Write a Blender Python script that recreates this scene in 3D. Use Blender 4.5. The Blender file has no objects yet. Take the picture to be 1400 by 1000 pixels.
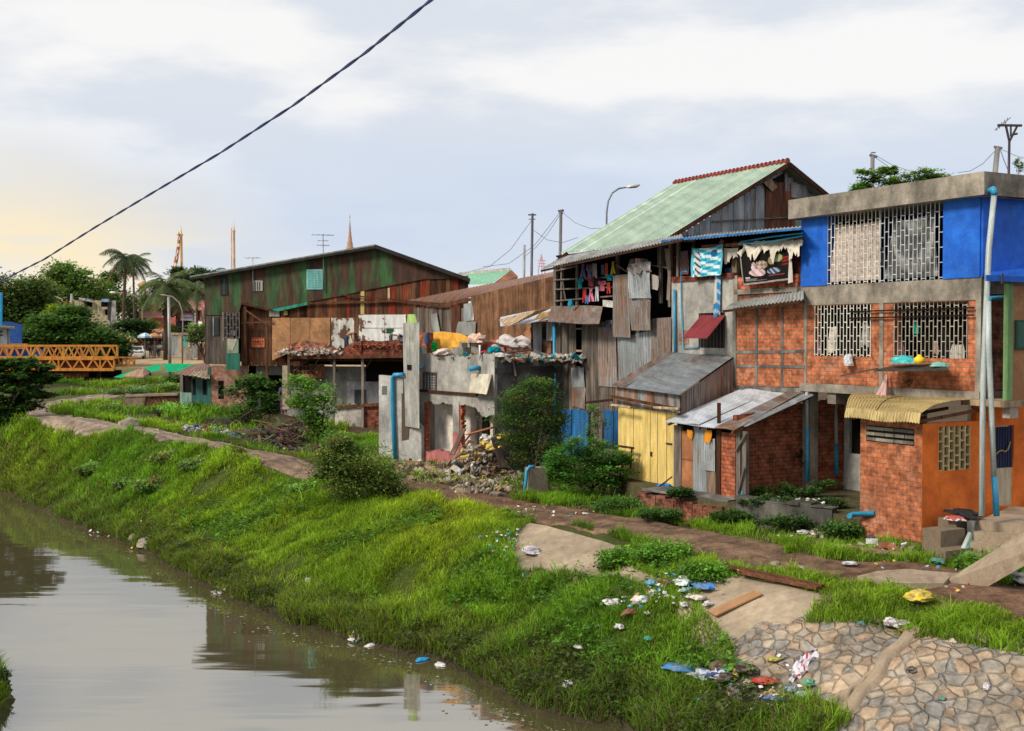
import bpy, math, random
import numpy as np
from mathutils import Vector
random.seed(7); rng = np.random.default_rng(7)
S = bpy.context.scene; COL = S.collection
V = Vector
# ------------------------------------------------------------------ camera model
F = 1600.0; CZ = 7.0; TH = math.atan(40/1600)
FW = V((0, math.cos(TH), -math.sin(TH))); UP = V((0, math.sin(TH), math.cos(TH)))
CAM = V((0, 0, CZ))
def ray(px, py):
    return FW + V((1, 0, 0))*((px-700)/F) + UP*((500-py)/F)
def at(px, py, Y):
    d = ray(px, py); return CAM + d*(Y/d.y)
# ------------------------------------------------------------------ terrain
RB = np.array([(30,-8),(14,8),(8,14.5),(4.5,18.0),(1.9,20.5),(.8,21.3),(0,22.4),(-1.55,24.8),(-3.3,26.4),(-5.25,28),(-7.9,31.5),(-12.1,38),(-16.6,43.9),(-23.1,52.8),(-34,62),(-60,78),(-120,110)], float)
LB = np.array([(-8,-20),(-8,5),(-8.6,18),(-9.55,22.2),(-10.6,24.2),(-14,27),(-24,40),(-38,53),(-64,68),(-130,100)], float)
def sdist(x, y, PL):
    x = np.asarray(x, float); y = np.asarray(y, float)
    best = np.full(x.shape, 1e9); sg = np.ones(x.shape)
    for a, b in zip(PL[:-1], PL[1:]):
        d = b-a; L = (d**2).sum()
        t = np.clip(((x-a[0])*d[0]+(y-a[1])*d[1])/L, 0, 1)
        qx = x-(a[0]+t*d[0]); qy = y-(a[1]+t*d[1])
        r = np.hypot(qx, qy); cr = d[0]*(y-a[1])-d[1]*(x-a[0])
        m = r < best-1e-9
        best = np.where(m, r, best); sg = np.where(m, np.sign(cr), sg)
    return best, sg
def idw(x, y, C, p=3.0):
    x = np.asarray(x, float); y = np.asarray(y, float)
    num = np.zeros(x.shape); den = np.zeros(x.shape)
    for cx, cy, z in C:
        w = 1/((x-cx)**2+(y-cy)**2+1.0)**(p/2)
        num += w*z; den += w
    return num/den
PC = [(14,10,2),(11,17,2),(.69,31.4,2.0),(4.2,24.2,2.0),(5.97,22.7,2.0),(8.75,20,2.0),(-3.6,37,2.1),(-6.5,38.6,2.3),(-9.9,42.7,2.6),(-12.2,44.2,2.8),(-17.2,49,3.0),
      (-21.2,52.9,3.1),(-3.6,45.7,2.0),(-.7,42,2.0),(2,38,2.1),(4,32,2.1),(8,27,2.1),(12,22,2.1),(11,26,2.4),(1,45,2.6),(8,38,2.7),(-16,62,3.05),(-10,59,2.4),(-5,57,1.95),(-12,52,2.7),(0,60,2.2),
      (-7,50,2.3),(-5.5,46.5,2.0),(-4,52,2.0),(-19,63,3.0),(-30,66,2.9),(-26,75,3.0),(-34,85,2.8),(-24,88,3.5),(-30,100,3.4),(-45,100,2.6),(-36,112,4.2),(-40,130,4.55),(-50,135,4.6),(-30,130,4.6),(-60,120,4),
      (-80,200,4.8),(0,200,4.8),(80,200,4.8),(30,80,3),(60,60,3),(40,30,3)]
WC = [(14,15,4.5),(7,21.5,4.5),(1,31,6.2),(-3.6,37,7),(-6.5,38.6,6),(-9.9,42.7,4.7),(-17,49,4),(-22,54,2.8),(-40,70,4)]
def wav(x, y):
    return (np.sin(x*.9+1.3*np.sin(y*.6))*np.cos(y*.8+.7*np.sin(x*.5))*.05 + np.sin(x*2.3+y*1.1)*np.sin(y*2.9-x*.7)*.025)
def H(x, y):
    x = np.asarray(x, float); y = np.asarray(y, float)
    d, s = sdist(x, y, RB); d = np.where(s < 0, d, -d) + wav(x*1.3, y*1.3)*4*np.clip(1-np.hypot(x,y-20)/400,0,1)
    P = idw(x, y, PC, 3.2); w = idw(x, y, WC)
    t = np.clip(d/w, 0, 1)
    f = np.clip(t*1.08, 0, 1); f = f - .06*np.sin(np.clip(t*1.08,0,1)*math.pi*2)
    zr = np.where(d > 0, P*f + .10*np.clip(d*6, 0, 1)*(1-t), np.maximum(-1.0, d*.5))
    zr = zr + wav(x, y)*np.clip(d, 0, 1)
    d2, s2 = sdist(x, y, LB); d2 = np.where(s2 > 0, d2, -d2)
    zl = np.where(d2 > 0, np.minimum(3.0, d2*.75+.1*np.clip(d2*6,0,1)), np.maximum(-1.0, d2*.5)) + wav(x, y)*np.clip(d2, 0, 1)
    return np.maximum(zr, zl)
def h(x, y): return float(H(np.array([x]), np.array([y]))[0])
def gp(px, py, lift=0):
    d = ray(px, py); ys = np.arange(12, 220, .1)
    X = CAM.x+d.x*ys/d.y; Z = CAM.z+d.z*ys/d.y
    g = H(X, ys); k = np.nonzero(Z < g)[0]
    Y = ys[k[0]] if len(k) else 200
    p = at(px, py, Y); p.z = h(p.x, p.y)+lift
    return p
# ------------------------------------------------------------------ mesh builder
class MB:
    def __init__(s): s.v = []; s.f = []; s.c = []; s.sm = []
    def face(s, pts, col=(1,1,1), sm=False):
        b = len(s.v); s.v += [tuple(p) for p in pts]; s.f.append(tuple(range(b, b+len(pts)))); s.c.append(col); s.sm.append(sm)
    def prism(s, pts, vec, col=(1,1,1)):
        pts = [V(p) for p in pts]; vec = V(vec); q = [p+vec for p in pts]
        nn = V((0,0,0))
        for i in range(len(pts)):
            a = pts[i]; b = pts[(i+1) % len(pts)]; nn += a.cross(b)
        if nn.dot(vec) > 0: pts, q = q, pts
        # pts now has outward normal opposite to (q-pts)
        s.face(pts, col); s.face(q[::-1], col)
        n = len(pts)
        for i in range(n):
            j = (i+1) % n; s.face([pts[i], q[i], q[j], pts[j]], col)
    def box3(s, o, a, b, c, col=(1,1,1)):
        o, a, b, c = V(o), V(a), V(b), V(c); s.prism([o, o+a, o+a+b, o+b], c, col)
    def box(s, cx, cy, cz, sx, sy, sz, col=(1,1,1), rz=0):
        ca, sa = math.cos(rz), math.sin(rz)
        a = V((ca*sx, sa*sx, 0)); b = V((-sa*sy, ca*sy, 0)); c = V((0,0,sz))
        s.box3(V((cx,cy,cz))-(a+b+c)/2, a, b, c, col)
    def bar(s, p, q, w=.05, hh=None, col=(1,1,1), up=V((0,0,1))):
        p, q = V(p), V(q); hh = hh or w; d = q-p
        if d.length < 1e-6: return
        dn = d.normalized()
        if abs(dn.dot(up)) > .95: up = V((0,1,0)) if abs(dn.y) < .9 else V((1,0,0))
        a = dn.cross(up).normalized(); b = a.cross(dn).normalized()
        s.box3(p-a*w/2-b*hh/2, a*w, b*hh, d, col)
    def tube(s, path, r, seg=8, col=(1,1,1), cap=True):
        path = [V(p) for p in path]; n = len(path)
        rs = r if isinstance(r, (list, tuple)) else [r]*n
        b0 = len(s.v); pa = None
        for i in range(n):
            d = (path[min(i+1, n-1)]-path[max(i-1, 0)]).normalized()
            if pa is None: pa = d.orthogonal().normalized()
            pa = (pa-d*pa.dot(d)).normalized(); pb = d.cross(pa)
            for k in range(seg):
                t = 2*math.pi*k/seg; s.v.append(tuple(path[i]+(pa*math.cos(t)+pb*math.sin(t))*rs[i]))
        for i in range(n-1):
            for k in range(seg):
                k2 = (k+1) % seg; a = b0+i*seg
                s.f.append((a+k, a+k2, a+seg+k2, a+seg+k)); s.c.append(col); s.sm.append(True)
        if cap:
            s.f.append(tuple(b0+k for k in range(seg))[::-1]); s.c.append(col); s.sm.append(False)
            e = b0+(n-1)*seg; s.f.append(tuple(e+k for k in range(seg))); s.c.append(col); s.sm.append(False)
    def grid(s, fn, nu, nv, cf=None, sm=True):
        b = len(s.v)
        for j in range(nv+1):
            for i in range(nu+1): s.v.append(tuple(fn(i/nu, j/nv)))
        for j in range(nv):
            for i in range(nu):
                a = b+j*(nu+1)+i; s.f.append((a, a+1, a+nu+2, a+nu+1))
                s.c.append(cf((i+.5)/nu, (j+.5)/nv) if cf else (1,1,1)); s.sm.append(sm)
    def corr(s, p00, p10, p11, p01, pitch=.08, amp=.014, nv=3, warp=.02, colf=None, kind='sine', jag=0):
        """sheet: corrugations run from the 0 edge to the 1 edge (p00->p01); p00->p10 runs across them"""
        p00, p10, p11, p01 = map(V, (p00, p10, p11, p01))
        n = (p10-p00).cross(p01-p00).normalized(); W = (p10-p00).length
        nu = max(4, min(1400, int(W/pitch)*6)); ph = random.random()*9
        jj = [random.uniform(-jag, jag) for _ in range(int(W/.7)+2)]
        L = max((p01-p00).length, .01)
        def fn(u, v):
            e = jj[int(u*W/.7)]/L if jag and v > .99 else 0
            p = (p00*(1-u)+p10*u)*(1-v-e)+(p01*(1-u)+p11*u)*(v+e)
            x = u*W/pitch*2*math.pi
            w = math.sin(x) if kind == 'sine' else (1 if math.sin(x) > .75 else -.3)
            return p+n*(amp*w+warp*math.sin(u*5+ph)*math.sin(v*3+ph*.7))
        shade = [random.uniform(.82, 1.08) for _ in range(int(W/.7)+2)]
        s.grid(fn, nu, nv, colf or (lambda u, v: (shade[int(u*W/.7)],)*3))
    def build(s, name, mat, parent=None, label=None, cat=None, group=None, kind=None, origin=None, bevel=0):
        me = bpy.data.meshes.new(name)
        base = V((0,0,0))
        if parent is not None:
            r = parent
            while r.parent: r = r.parent
            base = r.location.copy()
        elif origin is not None: base = V(origin)
        elif s.v:
            a = np.array(s.v); lo = a.min(0); hi = a.max(0); base = V(((lo[0]+hi[0])/2, (lo[1]+hi[1])/2, lo[2]))
        a = np.array(s.v, dtype=float)-np.array(base)
        me.from_pydata(a.tolist(), [], s.f)
        finish(me, s.c, s.sm, mat)
        o = bpy.data.objects.new(name, me); COL.objects.link(o)
        if parent is not None: o.parent = parent
        else: o.location = base
        props(o, label, cat, group, kind)
        if bevel:
            m = o.modifiers.new('bevel', 'BEVEL'); m.width = bevel; m.segments = 1; m.limit_method = 'ANGLE'
        return o
def finish(me, cols, sm, mat):
    nl = len(me.loops); nf = len(me.polygons)
    me.polygons.foreach_set('use_smooth', np.array(sm, dtype=bool)[:nf])
    tot = np.zeros(nf, dtype=np.int32); me.polygons.foreach_get('loop_total', tot)
    li = np.zeros(nl, dtype=np.int32); me.loops.foreach_get('vertex_index', li)
    co = np.zeros(len(me.vertices)*3); me.vertices.foreach_get('co', co); co = co.reshape(-1,3)[li]
    nr = np.zeros(nf*3, dtype=np.float32); me.polygons.foreach_get('normal', nr)
    nr = np.repeat(nr.reshape(-1,3), tot, axis=0)
    t = np.stack([-nr[:,1], nr[:,0], np.zeros(nl)], 1); L = np.linalg.norm(t, axis=1)
    flat = L < .25
    t[~flat] /= L[~flat][:,None]; t[flat] = (1,0,0)
    bt = np.cross(nr, t); bt[flat] = (0,1,0)
    uv = np.stack([(co*t).sum(1), (co*bt).sum(1)], 1)
    ul = me.uv_layers.new(name='UVMap'); ul.data.foreach_set('uv', uv.astype(np.float32).ravel())
    ca = me.color_attributes.new('Col', 'FLOAT_COLOR', 'CORNER')
    c = np.ones((nl,4), dtype=np.float32); cc = np.array(cols, dtype=np.float32)
    c[:,:3] = np.repeat(cc, tot, axis=0); ca.data.foreach_set('color', c.ravel())
    me.materials.append(mat)
def props(o, label=None, cat=None, group=None, kind=None):
    if label: o['label'] = label
    if cat: o['category'] = cat
    if group: o['group'] = group
    if kind: o['kind'] = kind
def thing(name, label, cat, loc, group=None):
    o = bpy.data.objects.new(name, None); COL.objects.link(o); o.location = V(loc); o.empty_display_size = .3
    props(o, label, cat, group); return o
def copy_tree(o, parent=None):
    c = o.copy(); COL.objects.link(c)
    if parent: c.parent = parent
    for ch in list(o.children): copy_tree(ch, c)
    return c
class Wall:
    """vertical plane; u runs left to right seen from the camera, n faces the camera"""
    def __init__(s, x, y, dx, dy):
        L = math.hypot(dx, dy); s.o = V((x, y, 0)); s.d = V((dx/L, dy/L, 0)); s.n = V((s.d.y, -s.d.x, 0))
        if s.n.dot(CAM-s.o) < 0: s.n = -s.n
    def P(s, px, py, off=0):
        d = ray(px, py); o = s.o+s.n*off
        t = (o-CAM).dot(s.n)/d.dot(s.n); return CAM+d*t
    def uz(s, px, py, off=0):
        p = s.P(px, py, off); return (p-s.o).dot(s.d), p.z
    def pt(s, u, z, off=0):
        p = s.o+s.d*u+s.n*off; return V((p.x, p.y, z))
    def R(s, x0, y0, x1, y1, off=0):
        ym = (y0+y1)/2; xm = (x0+x1)/2
        return s.uz(x0, ym, off)[0], s.uz(x1, ym, off)[0], s.uz(xm, y1, off)[1], s.uz(xm, y0, off)[1]
    def slab(s, mb, u0, u1, z0, z1, off=0, th=.1, col=(1,1,1)):
        mb.prism([s.pt(u0,z0,off), s.pt(u1,z0,off), s.pt(u1,z1,off), s.pt(u0,z1,off)], -s.n*th, col)
    def poly(s, mb, pxs, off=0, th=.1, col=(1,1,1)):
        mb.prism([s.P(x, y, off) for x, y in pxs], -s.n*th, col)
    def rect(s, mb, x0, y0, x1, y1, off=0, th=.1, col=(1,1,1)):
        s.slab(mb, *s.R(x0,y0,x1,y1,off), off, th, col)
    def holes(s, mb, R, hs, off=0, th=.15):
        u0,u1,z0,z1 = R
        us = sorted({u0,u1,*[min(max(v,u0),u1) for q in hs for v in q[:2]]}); zs = sorted({z0,z1,*[min(max(v,z0),z1) for q in hs for v in q[2:]]})
        for a, b in zip(us[:-1], us[1:]):
            for c, d in zip(zs[:-1], zs[1:]):
                mu, mz = (a+b)/2, (c+d)/2
                if b-a < 1e-4 or d-c < 1e-4 or any(q[0] < mu < q[1] and q[2] < mz < q[3] for q in hs): continue
                s.slab(mb, a, b, c, d, off, th)
    def planks(s, mb, u0, u1, z0, zt, off=0, w=.16, jz=.05, cols=((1,1,1),), gap=.012, th=.025, jo=.015, miss=0, zb=None):
        u = u0
        while u < u1:
            ww = min(w*random.uniform(.7, 1.3), u1-u)
            if ww < .03: break
            um = u+ww/2; zz = (zt(um) if callable(zt) else zt)+random.uniform(-jz, jz); z00 = (zb(um) if zb else z0)+random.uniform(-jz, jz*.3)
            if random.random() >= miss and zz > z00:
                c = random.choice(cols); k = random.uniform(.7, 1.2); s.slab(mb, u, u+ww-gap, z00, zz, off+random.uniform(-jo, jo), th, tuple(min(1.6, a*k) for a in c))
            u += ww
    def grille(s, mb, u0, u1, z0, z1, off=0, pitch=.12, r=.011, step=.36, col=(1,1,1)):
        n = max(2, round((u1-u0)/pitch)); p = (u1-u0)/n
        for i in range(n+1):
            u = u0+i*p; s.slab(mb, u-r, u+r, z0, z1, off, r*1.6, col)
            if i < n:
                z = z0+(step*.5 if i % 2 else step*.12)
                while z < z1:
                    s.slab(mb, u+r, u+p-r, z-r, z+r, off-.002, r*1.2, col); z += step*1.0
# ------------------------------------------------------------------ materials
def newmat(name):
    m = bpy.data.materials.new(name); m.use_nodes = True; nt = m.node_tree; nt.nodes.clear()
    return m, nt
def nd(nt, t, **k):
    n = nt.nodes.new(t)
    for a, b in k.items():
        if a.startswith('i_'): n.inputs[a[2:].replace('_', ' ')].default_value = b
        else: setattr(n, a, b)
    return n
def lk(nt, a, b): nt.links.new(a, b)
def mixc(nt, f, a, b, mode='MIX'):
    n = nt.nodes.new('ShaderNodeMix'); n.data_type = 'RGBA'; n.blend_type = mode; n.clamp_result = False
    for s, v in ((n.inputs[0], f), (n.inputs[6], a), (n.inputs[7], b)):
        if isinstance(v, (int, float)): s.default_value = v
        elif isinstance(v, (tuple, list)): s.default_value = (*v[:3], 1)
        else: lk(nt, v, s)
    return n.outputs[2]
def ramp(nt, f, a, b, ca=(0,0,0), cb=(1,1,1)):
    n = nt.nodes.new('ShaderNodeValToRGB'); e = n.color_ramp.elements
    e[0].position = a; e[1].position = b; e[0].color = (*ca,1); e[1].color = (*cb,1); lk(nt, f, n.inputs[0]); return n.outputs[0]
def uvn(nt, sx=1, sy=1, sz=1, obj=False):
    tc = nd(nt, 'ShaderNodeTexCoord'); mp = nd(nt, 'ShaderNodeMapping'); mp.inputs['Scale'].default_value = (sx, sy, sz)
    lk(nt, tc.outputs['Object' if obj else 'UV'], mp.inputs[0]); return mp.outputs[0]
def noise(nt, vec, scale, det=5, rough=.6):
    n = nd(nt, 'ShaderNodeTexNoise'); n.inputs['Scale'].default_value = scale; n.inputs['Detail'].default_value = det; n.inputs['Roughness'].default_value = rough
    lk(nt, vec, n.inputs['Vector']); return n.outputs[0]
def out(nt, col, rough=.85, metal=0, bump=None, bs=.3, bd=.02, spec=.3, emit=None):
    b = nd(nt, 'ShaderNodeBsdfPrincipled'); o = nd(nt, 'ShaderNodeOutputMaterial')
    at_ = nd(nt, 'ShaderNodeAttribute', attribute_name='Col')
    lk(nt, mixc(nt, 1.0, col, at_.outputs['Color'], 'MULTIPLY'), b.inputs['Base Color'])
    if isinstance(rough, (int, float)): b.inputs['Roughness'].default_value = rough
    else: lk(nt, rough, b.inputs['Roughness'])
    b.inputs['Metallic'].default_value = metal; b.inputs['Specular IOR Level'].default_value = spec
    if bump is not None:
        bm = nd(nt, 'ShaderNodeBump'); bm.inputs['Strength'].default_value = bs; bm.inputs['Distance'].default_value = bd
        lk(nt, bump, bm.inputs['Height']); lk(nt, bm.outputs[0], b.inputs['Normal'])
    lk(nt, b.outputs[0], o.inputs[0]); return b
def masonry(nt, c, amt):
    v = uvn(nt, 1, .8); n1 = noise(nt, v, 1.1, 9, .72); n2 = noise(nt, uvn(nt, 3.0, .45), 1.3, 5, .6); n3 = noise(nt, uvn(nt), 6, 6, .7)
    c = mixc(nt, 1, c, ramp(nt, n1, .38, .62, (1-amt,)*3, (1.12,)*3), 'MULTIPLY'); c = mixc(nt, 1, c, ramp(nt, n2, .52, .72, (1.03,)*3, (1-amt*.55,)*3), 'MULTIPLY')
    return mixc(nt, 1, c, ramp(nt, n3, .3, .7, (.86,)*3, (1.1,)*3), 'MULTIPLY')
def dirt(nt, c, amt=.5, streak=True):
    """weathering: vertical runs and soft blotches"""
    v = uvn(nt, 1.7, .28 if streak else 1.7); n1 = noise(nt, v, 2.2, 6, .65); n2 = noise(nt, uvn(nt, 1, 1, 1, True), .9, 4)
    k = ramp(nt, n1, .38, .62, (1-min(.9,amt*1.25),)*3, (1.12,)*3); k2 = ramp(nt, n2, .3, .7, (1-amt*.5,)*3, (1.08,)*3)
    return mixc(nt, 1, mixc(nt, 1, c, k, 'MULTIPLY'), k2, 'MULTIPLY')
def M_mix(name, a, b, lo=.45, hi=.6, sc=1.5, st=(1,1), rough=.85, d=.35, bump=.25, metal=0, streak=True, spec=.3, c3=None):
    m, nt = newmat(name); v = uvn(nt, *st); n = noise(nt, v, sc, 7, .65)
    c = mixc(nt, ramp(nt, n, lo, hi), a, b)
    if c3:
        n3 = noise(nt, uvn(nt, st[0]*1.3+.1, st[1]*.8), sc*1.7, 5, .6); c = mixc(nt, ramp(nt, n3, .56, .66), c, c3)
    fine = noise(nt, uvn(nt), 22, 4, .7)
    c = mixc(nt, 1, c, ramp(nt, fine, .3, .7, (.82,)*3, (1.12,)*3), 'MULTIPLY')
    out(nt, masonry(nt, c, d) if streak == 'm' else dirt(nt, c, d, streak), rough, metal, fine, bump, .02, spec); return m
def M_wood(name, a, b, d=.4):
    m, nt = newmat(name); v = uvn(nt, 9, .45); n = noise(nt, v, 2.5, 6, .7)
    c = mixc(nt, ramp(nt, n, .35, .7), a, b)
    out(nt, dirt(nt, c, d), .85, 0, n, .4, .01, .15); return m
def M_brick(name, c1, c2, mor, bw=.2, bh=.11, ms=.010, d=.45):
    m, nt = newmat(name); v = uvn(nt)
    wob = nd(nt, 'ShaderNodeMixRGB') if False else None
    nz = nd(nt, 'ShaderNodeTexNoise'); nz.inputs['Scale'].default_value = 5; lk(nt, v, nz.inputs['Vector'])
    v2 = mixc(nt, .006, v, nz.outputs['Color'], 'LINEAR_LIGHT')
    br = nd(nt, 'ShaderNodeTexBrick'); lk(nt, v2, br.inputs['Vector'])
    br.inputs['Color1'].default_value = (*c1,1); br.inputs['Color2'].default_value = (*c2,1); br.inputs['Mortar'].default_value = (*mor,1)
    br.inputs['Scale'].default_value = 1; br.inputs['Mortar Size'].default_value = ms; br.inputs['Mortar Smooth'].default_value = .25
    br.inputs['Brick Width'].default_value = bw; br.inputs['Row Height'].default_value = bh; br.inputs['Bias'].default_value = -.1
    n = noise(nt, uvn(nt, 5, 9), 1, 5, .7)
    c = mixc(nt, 1, br.outputs['Color'], ramp(nt, n, .3, .7, (.80,)*3, (1.18,)*3), 'MULTIPLY')
    n4 = noise(nt, uvn(nt), .9, 8, .75); c = mixc(nt, ramp(nt, n4, .50, .70, (0,)*3, (.62,)*3), c, tuple(x*1.25+.03 for x in mor)); n5 = noise(nt, uvn(nt, 1.3, .8), 1.6, 7, .7); c = mixc(nt, 1, c, ramp(nt, n5, .34, .56, (.82,)*3, (1.07,)*3), 'MULTIPLY')
    inv = nd(nt, 'ShaderNodeMath', operation='SUBTRACT'); inv.inputs[0].default_value = 1; lk(nt, br.outputs['Fac'], inv.inputs[1])
    out(nt, dirt(nt, c, d, False), .9, 0, inv.outputs[0], .8, .012, .15); return m
def M_leaf(name, tr=.35):
    m, nt = newmat(name); at_ = nd(nt, 'ShaderNodeAttribute', attribute_name='Col')
    n = noise(nt, uvn(nt, 1,1,1, True), 1.3, 3); c = mixc(nt, 1, at_.outputs['Color'], ramp(nt, n, .3, .7, (.72,)*3, (1.2,)*3), 'MULTIPLY')
    d = nd(nt, 'ShaderNodeBsdfPrincipled'); d.inputs['Roughness'].default_value = .6; d.inputs['Specular IOR Level'].default_value = .18; lk(nt, c, d.inputs['Base Color'])
    t = nd(nt, 'ShaderNodeBsdfTranslucent'); lk(nt, mixc(nt, 1, c, (1.3,1.25,.6), 'MULTIPLY'), t.inputs[0])
    mx = nd(nt, 'ShaderNodeMixShader'); mx.inputs[0].default_value = tr; lk(nt, d.outputs[0], mx.inputs[1]); lk(nt, t.outputs[0], mx.inputs[2])
    o = nd(nt, 'ShaderNodeOutputMaterial'); lk(nt, mx.outputs[0], o.inputs[0]); return m
def M_col(name, rough=.7, metal=0, spec=.3, d=.2, base=(1,1,1)):
    m, nt = newmat(name); n = noise(nt, uvn(nt), 14, 4); c = mixc(nt, ramp(nt, n, .3, .7), tuple(x*.85 for x in base), base)
    out(nt, dirt(nt, c, d), rough, metal, n, .15, .01, spec); return m
m_tin = M_mix('zinc sheet weathered', (.27,.30,.32), (.40,.43,.46), sc=1.2, st=(2,.3), rough=.5, metal=.35, d=.3, c3=(.24,.12,.06))
m_tinbright = M_mix('zinc sheet bright', (.62,.66,.72), (.40,.44,.50), .5, .68, sc=.9, st=(1.6,.35), rough=.42, metal=.25, d=.25)
m_tingrey = M_mix('fibre cement sheet', (.36,.37,.36), (.24,.24,.23), sc=1.4, st=(1,.5), rough=.8, d=.35)
m_rusttin = M_mix('rusty zinc sheet', (.27,.28,.29), (.29,.125,.055), .44, .60, sc=1.3, st=(2.2,.22), rough=.75, d=.5, c3=(.34,.19,.10))
m_rust = M_mix('deep rust sheet', (.115,.040,.022), (.20,.075,.035), sc=2, st=(2,.25), rough=.85, d=.45)
m_greenrust = M_mix('green painted rusty sheet', (.040,.112,.036), (.070,.030,.018), .41, .53, sc=.8, st=(1.7,.28), rough=.7, d=.45)
m_roofgreen = M_mix('pale green roof sheet', (.38,.49,.41), (.46,.56,.47), sc=1, st=(2,.3), rough=.45, d=.14, spec=.4)
m_roofrust = M_mix('brown tin roof', (.20,.105,.075), (.30,.16,.11), sc=1.5, st=(1.5,.4), rough=.7, d=.35, c3=(.30,.24,.21))
m_wood = M_wood('grey weathered boards', (.11,.09,.077), (.24,.205,.18))
m_woodbrown = M_wood('brown boards', (.095,.045,.027), (.22,.105,.058))
m_woodpale = M_wood('pale timber', (.26,.18,.11), (.42,.31,.20))
m_ply = M_mix('plywood', (.36,.185,.085), (.25,.125,.06), sc=1.8, st=(1,1), d=.3, streak='m')
m_plyd = M_mix('dark plywood', (.27,.13,.062), (.17,.082,.044), sc=1.5, st=(1,1), d=.45)
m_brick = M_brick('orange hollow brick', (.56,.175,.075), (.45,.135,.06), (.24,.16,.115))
m_brickred = M_brick('red brick', (.46,.135,.062), (.33,.095,.05), (.11,.08,.065))
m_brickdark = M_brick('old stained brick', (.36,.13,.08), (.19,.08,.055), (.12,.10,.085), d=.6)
m_brickpink = M_brick('pinkish brick', (.40,.19,.125), (.32,.135,.09), (.30,.24,.20))
m_conc = M_mix('stained concrete', (.33,.29,.24), (.20,.175,.145), .42, .62, sc=1.1, st=(1.2,.7), d=.55, bump=.4, streak='m')
m_concdark = M_mix('damp concrete', (.115,.11,.105), (.20,.19,.175), sc=1.1, st=(1,.6), d=.6, bump=.4, streak='m')
m_plaster = M_mix('grey cement plaster', (.37,.355,.33), (.23,.225,.215), .45, .62, sc=.8, st=(1,.6), d=.4, c3=(.44,.42,.39), streak='m')
m_whitewall = M_mix('dirty white wall', (.52,.51,.48), (.38,.37,.35), sc=1.2, st=(1,.5), d=.45, streak='m')
m_blue = M_mix('blue painted render', (.006,.095,.50), (.012,.125,.56), sc=2, d=.25, rough=.6, streak='m')
m_bluedoor = M_mix('blue painted tin', (.02,.14,.36), (.03,.10,.24), sc=2, st=(2,.4), d=.4, rough=.5)
m_orange = M_mix('orange render', (.72,.17,.024), (.62,.13,.02), sc=1.5, d=.3, streak='m')
m_yellowint = M_mix('yellow render', (.80,.42,.06), (.70,.33,.05), sc=2, d=.25, streak='m')
m_yellow = M_mix('yellow painted tin', (.78,.58,.20), (.70,.50,.16), sc=2, st=(2,.4), d=.25, rough=.55)
m_awnyellow = M_mix('dull yellow awning sheet', (.55,.42,.18), (.42,.30,.12), sc=2, st=(2,.5), d=.4, rough=.55, c3=(.20,.13,.06))
m_pink = M_mix('pink render', (.46,.16,.155), (.38,.13,.125), sc=1.5, d=.4, streak='m')
m_maroon = M_mix('maroon sheet', (.17,.02,.025), (.21,.03,.035), sc=2, d=.2, rough=.5)
m_pipeblue = M_mix('blue plastic pipe', (.03,.30,.52), (.04,.26,.45), sc=2, d=.2, rough=.35, bump=0)
m_pipegrey = M_mix('pale plastic pipe', (.40,.45,.44), (.33,.38,.38), sc=2, d=.25, rough=.4, bump=0)
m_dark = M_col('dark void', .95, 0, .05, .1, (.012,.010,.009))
m_paint = M_col('paint by colour', .65, 0, .3, .3)
m_cloth = M_col('cloth by colour', .9, 0, .05, .18)
m_plastic = M_col('thin plastic by colour', .4, 0, .4, .1)
m_metal = M_col('steel by colour', .5, .4, .4, .25)
m_clean = M_col('skin', .6, 0, .2, 0)
m_leaf = M_leaf('leaf')
m_bark = M_wood('bark', (.06,.045,.033), (.13,.10,.075))
m_stonebit = M_col('rubble by colour', .95, 0, .1, .3)
# ================================================================== camera, sky, sun
cd = bpy.data.cameras.new('camera'); cam = bpy.data.objects.new('camera', cd); COL.objects.link(cam)
cam.location = CAM; cam.rotation_euler = (math.pi/2-TH, 0, 0); cd.sensor_width = 36; cd.lens = F/1400*36; cd.clip_end = 5000; S.camera = cam
cd.dof.use_dof = True; cd.dof.focus_distance = 33; cd.dof.aperture_fstop = 1.8
S.view_settings.view_transform = 'Standard'; S.view_settings.look = 'None'; S.view_settings.exposure = 0
SUN_EL, SUN_AZ = math.radians(38), math.radians(-122)   # azimuth from +Y towards +X
w = bpy.data.worlds.new('World'); S.world = w; w.use_nodes = True; nt = w.node_tree; nt.nodes.clear()
sky = nd(nt, 'ShaderNodeTexSky', sky_type='NISHITA', sun_disc=False, sun_elevation=SUN_EL, sun_rotation=SUN_AZ)
b1 = nd(nt, 'ShaderNodeBackground'); b1.inputs[1].default_value = .1; lk(nt, sky.outputs[0], b1.inputs[0])
tc = nd(nt, 'ShaderNodeTexCoord'); sx = nd(nt, 'ShaderNodeSeparateXYZ'); lk(nt, tc.outputs['Generated'], sx.inputs[0])
mp = nd(nt, 'ShaderNodeMapping'); mp.inputs['Scale'].default_value = (2.0, 2.0, 6.0); mp.inputs['Location'].default_value = (5.3, 1.4, 2.15); lk(nt, tc.outputs['Generated'], mp.inputs[0])
n1 = noise(nt, mp.outputs[0], 1.9, 7, .52)
mp2 = nd(nt, 'ShaderNodeMapping'); mp2.inputs['Scale'].default_value = (2.6, 2.6, 9); mp2.inputs['Location'].default_value = (1.1, 2.4, 0); lk(nt, tc.outputs['Generated'], mp2.inputs[0])
n2 = noise(nt, mp2.outputs[0], 1.9, 7, .55)
def mth(op, a, b, clamp=False):
    n = nd(nt, 'ShaderNodeMath', operation=op); n.use_clamp = clamp
    for i, x in enumerate((a, b)):
        if isinstance(x, (int, float)): n.inputs[i].default_value = x
        else: lk(nt, x, n.inputs[i])
    return n.outputs[0]
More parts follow.
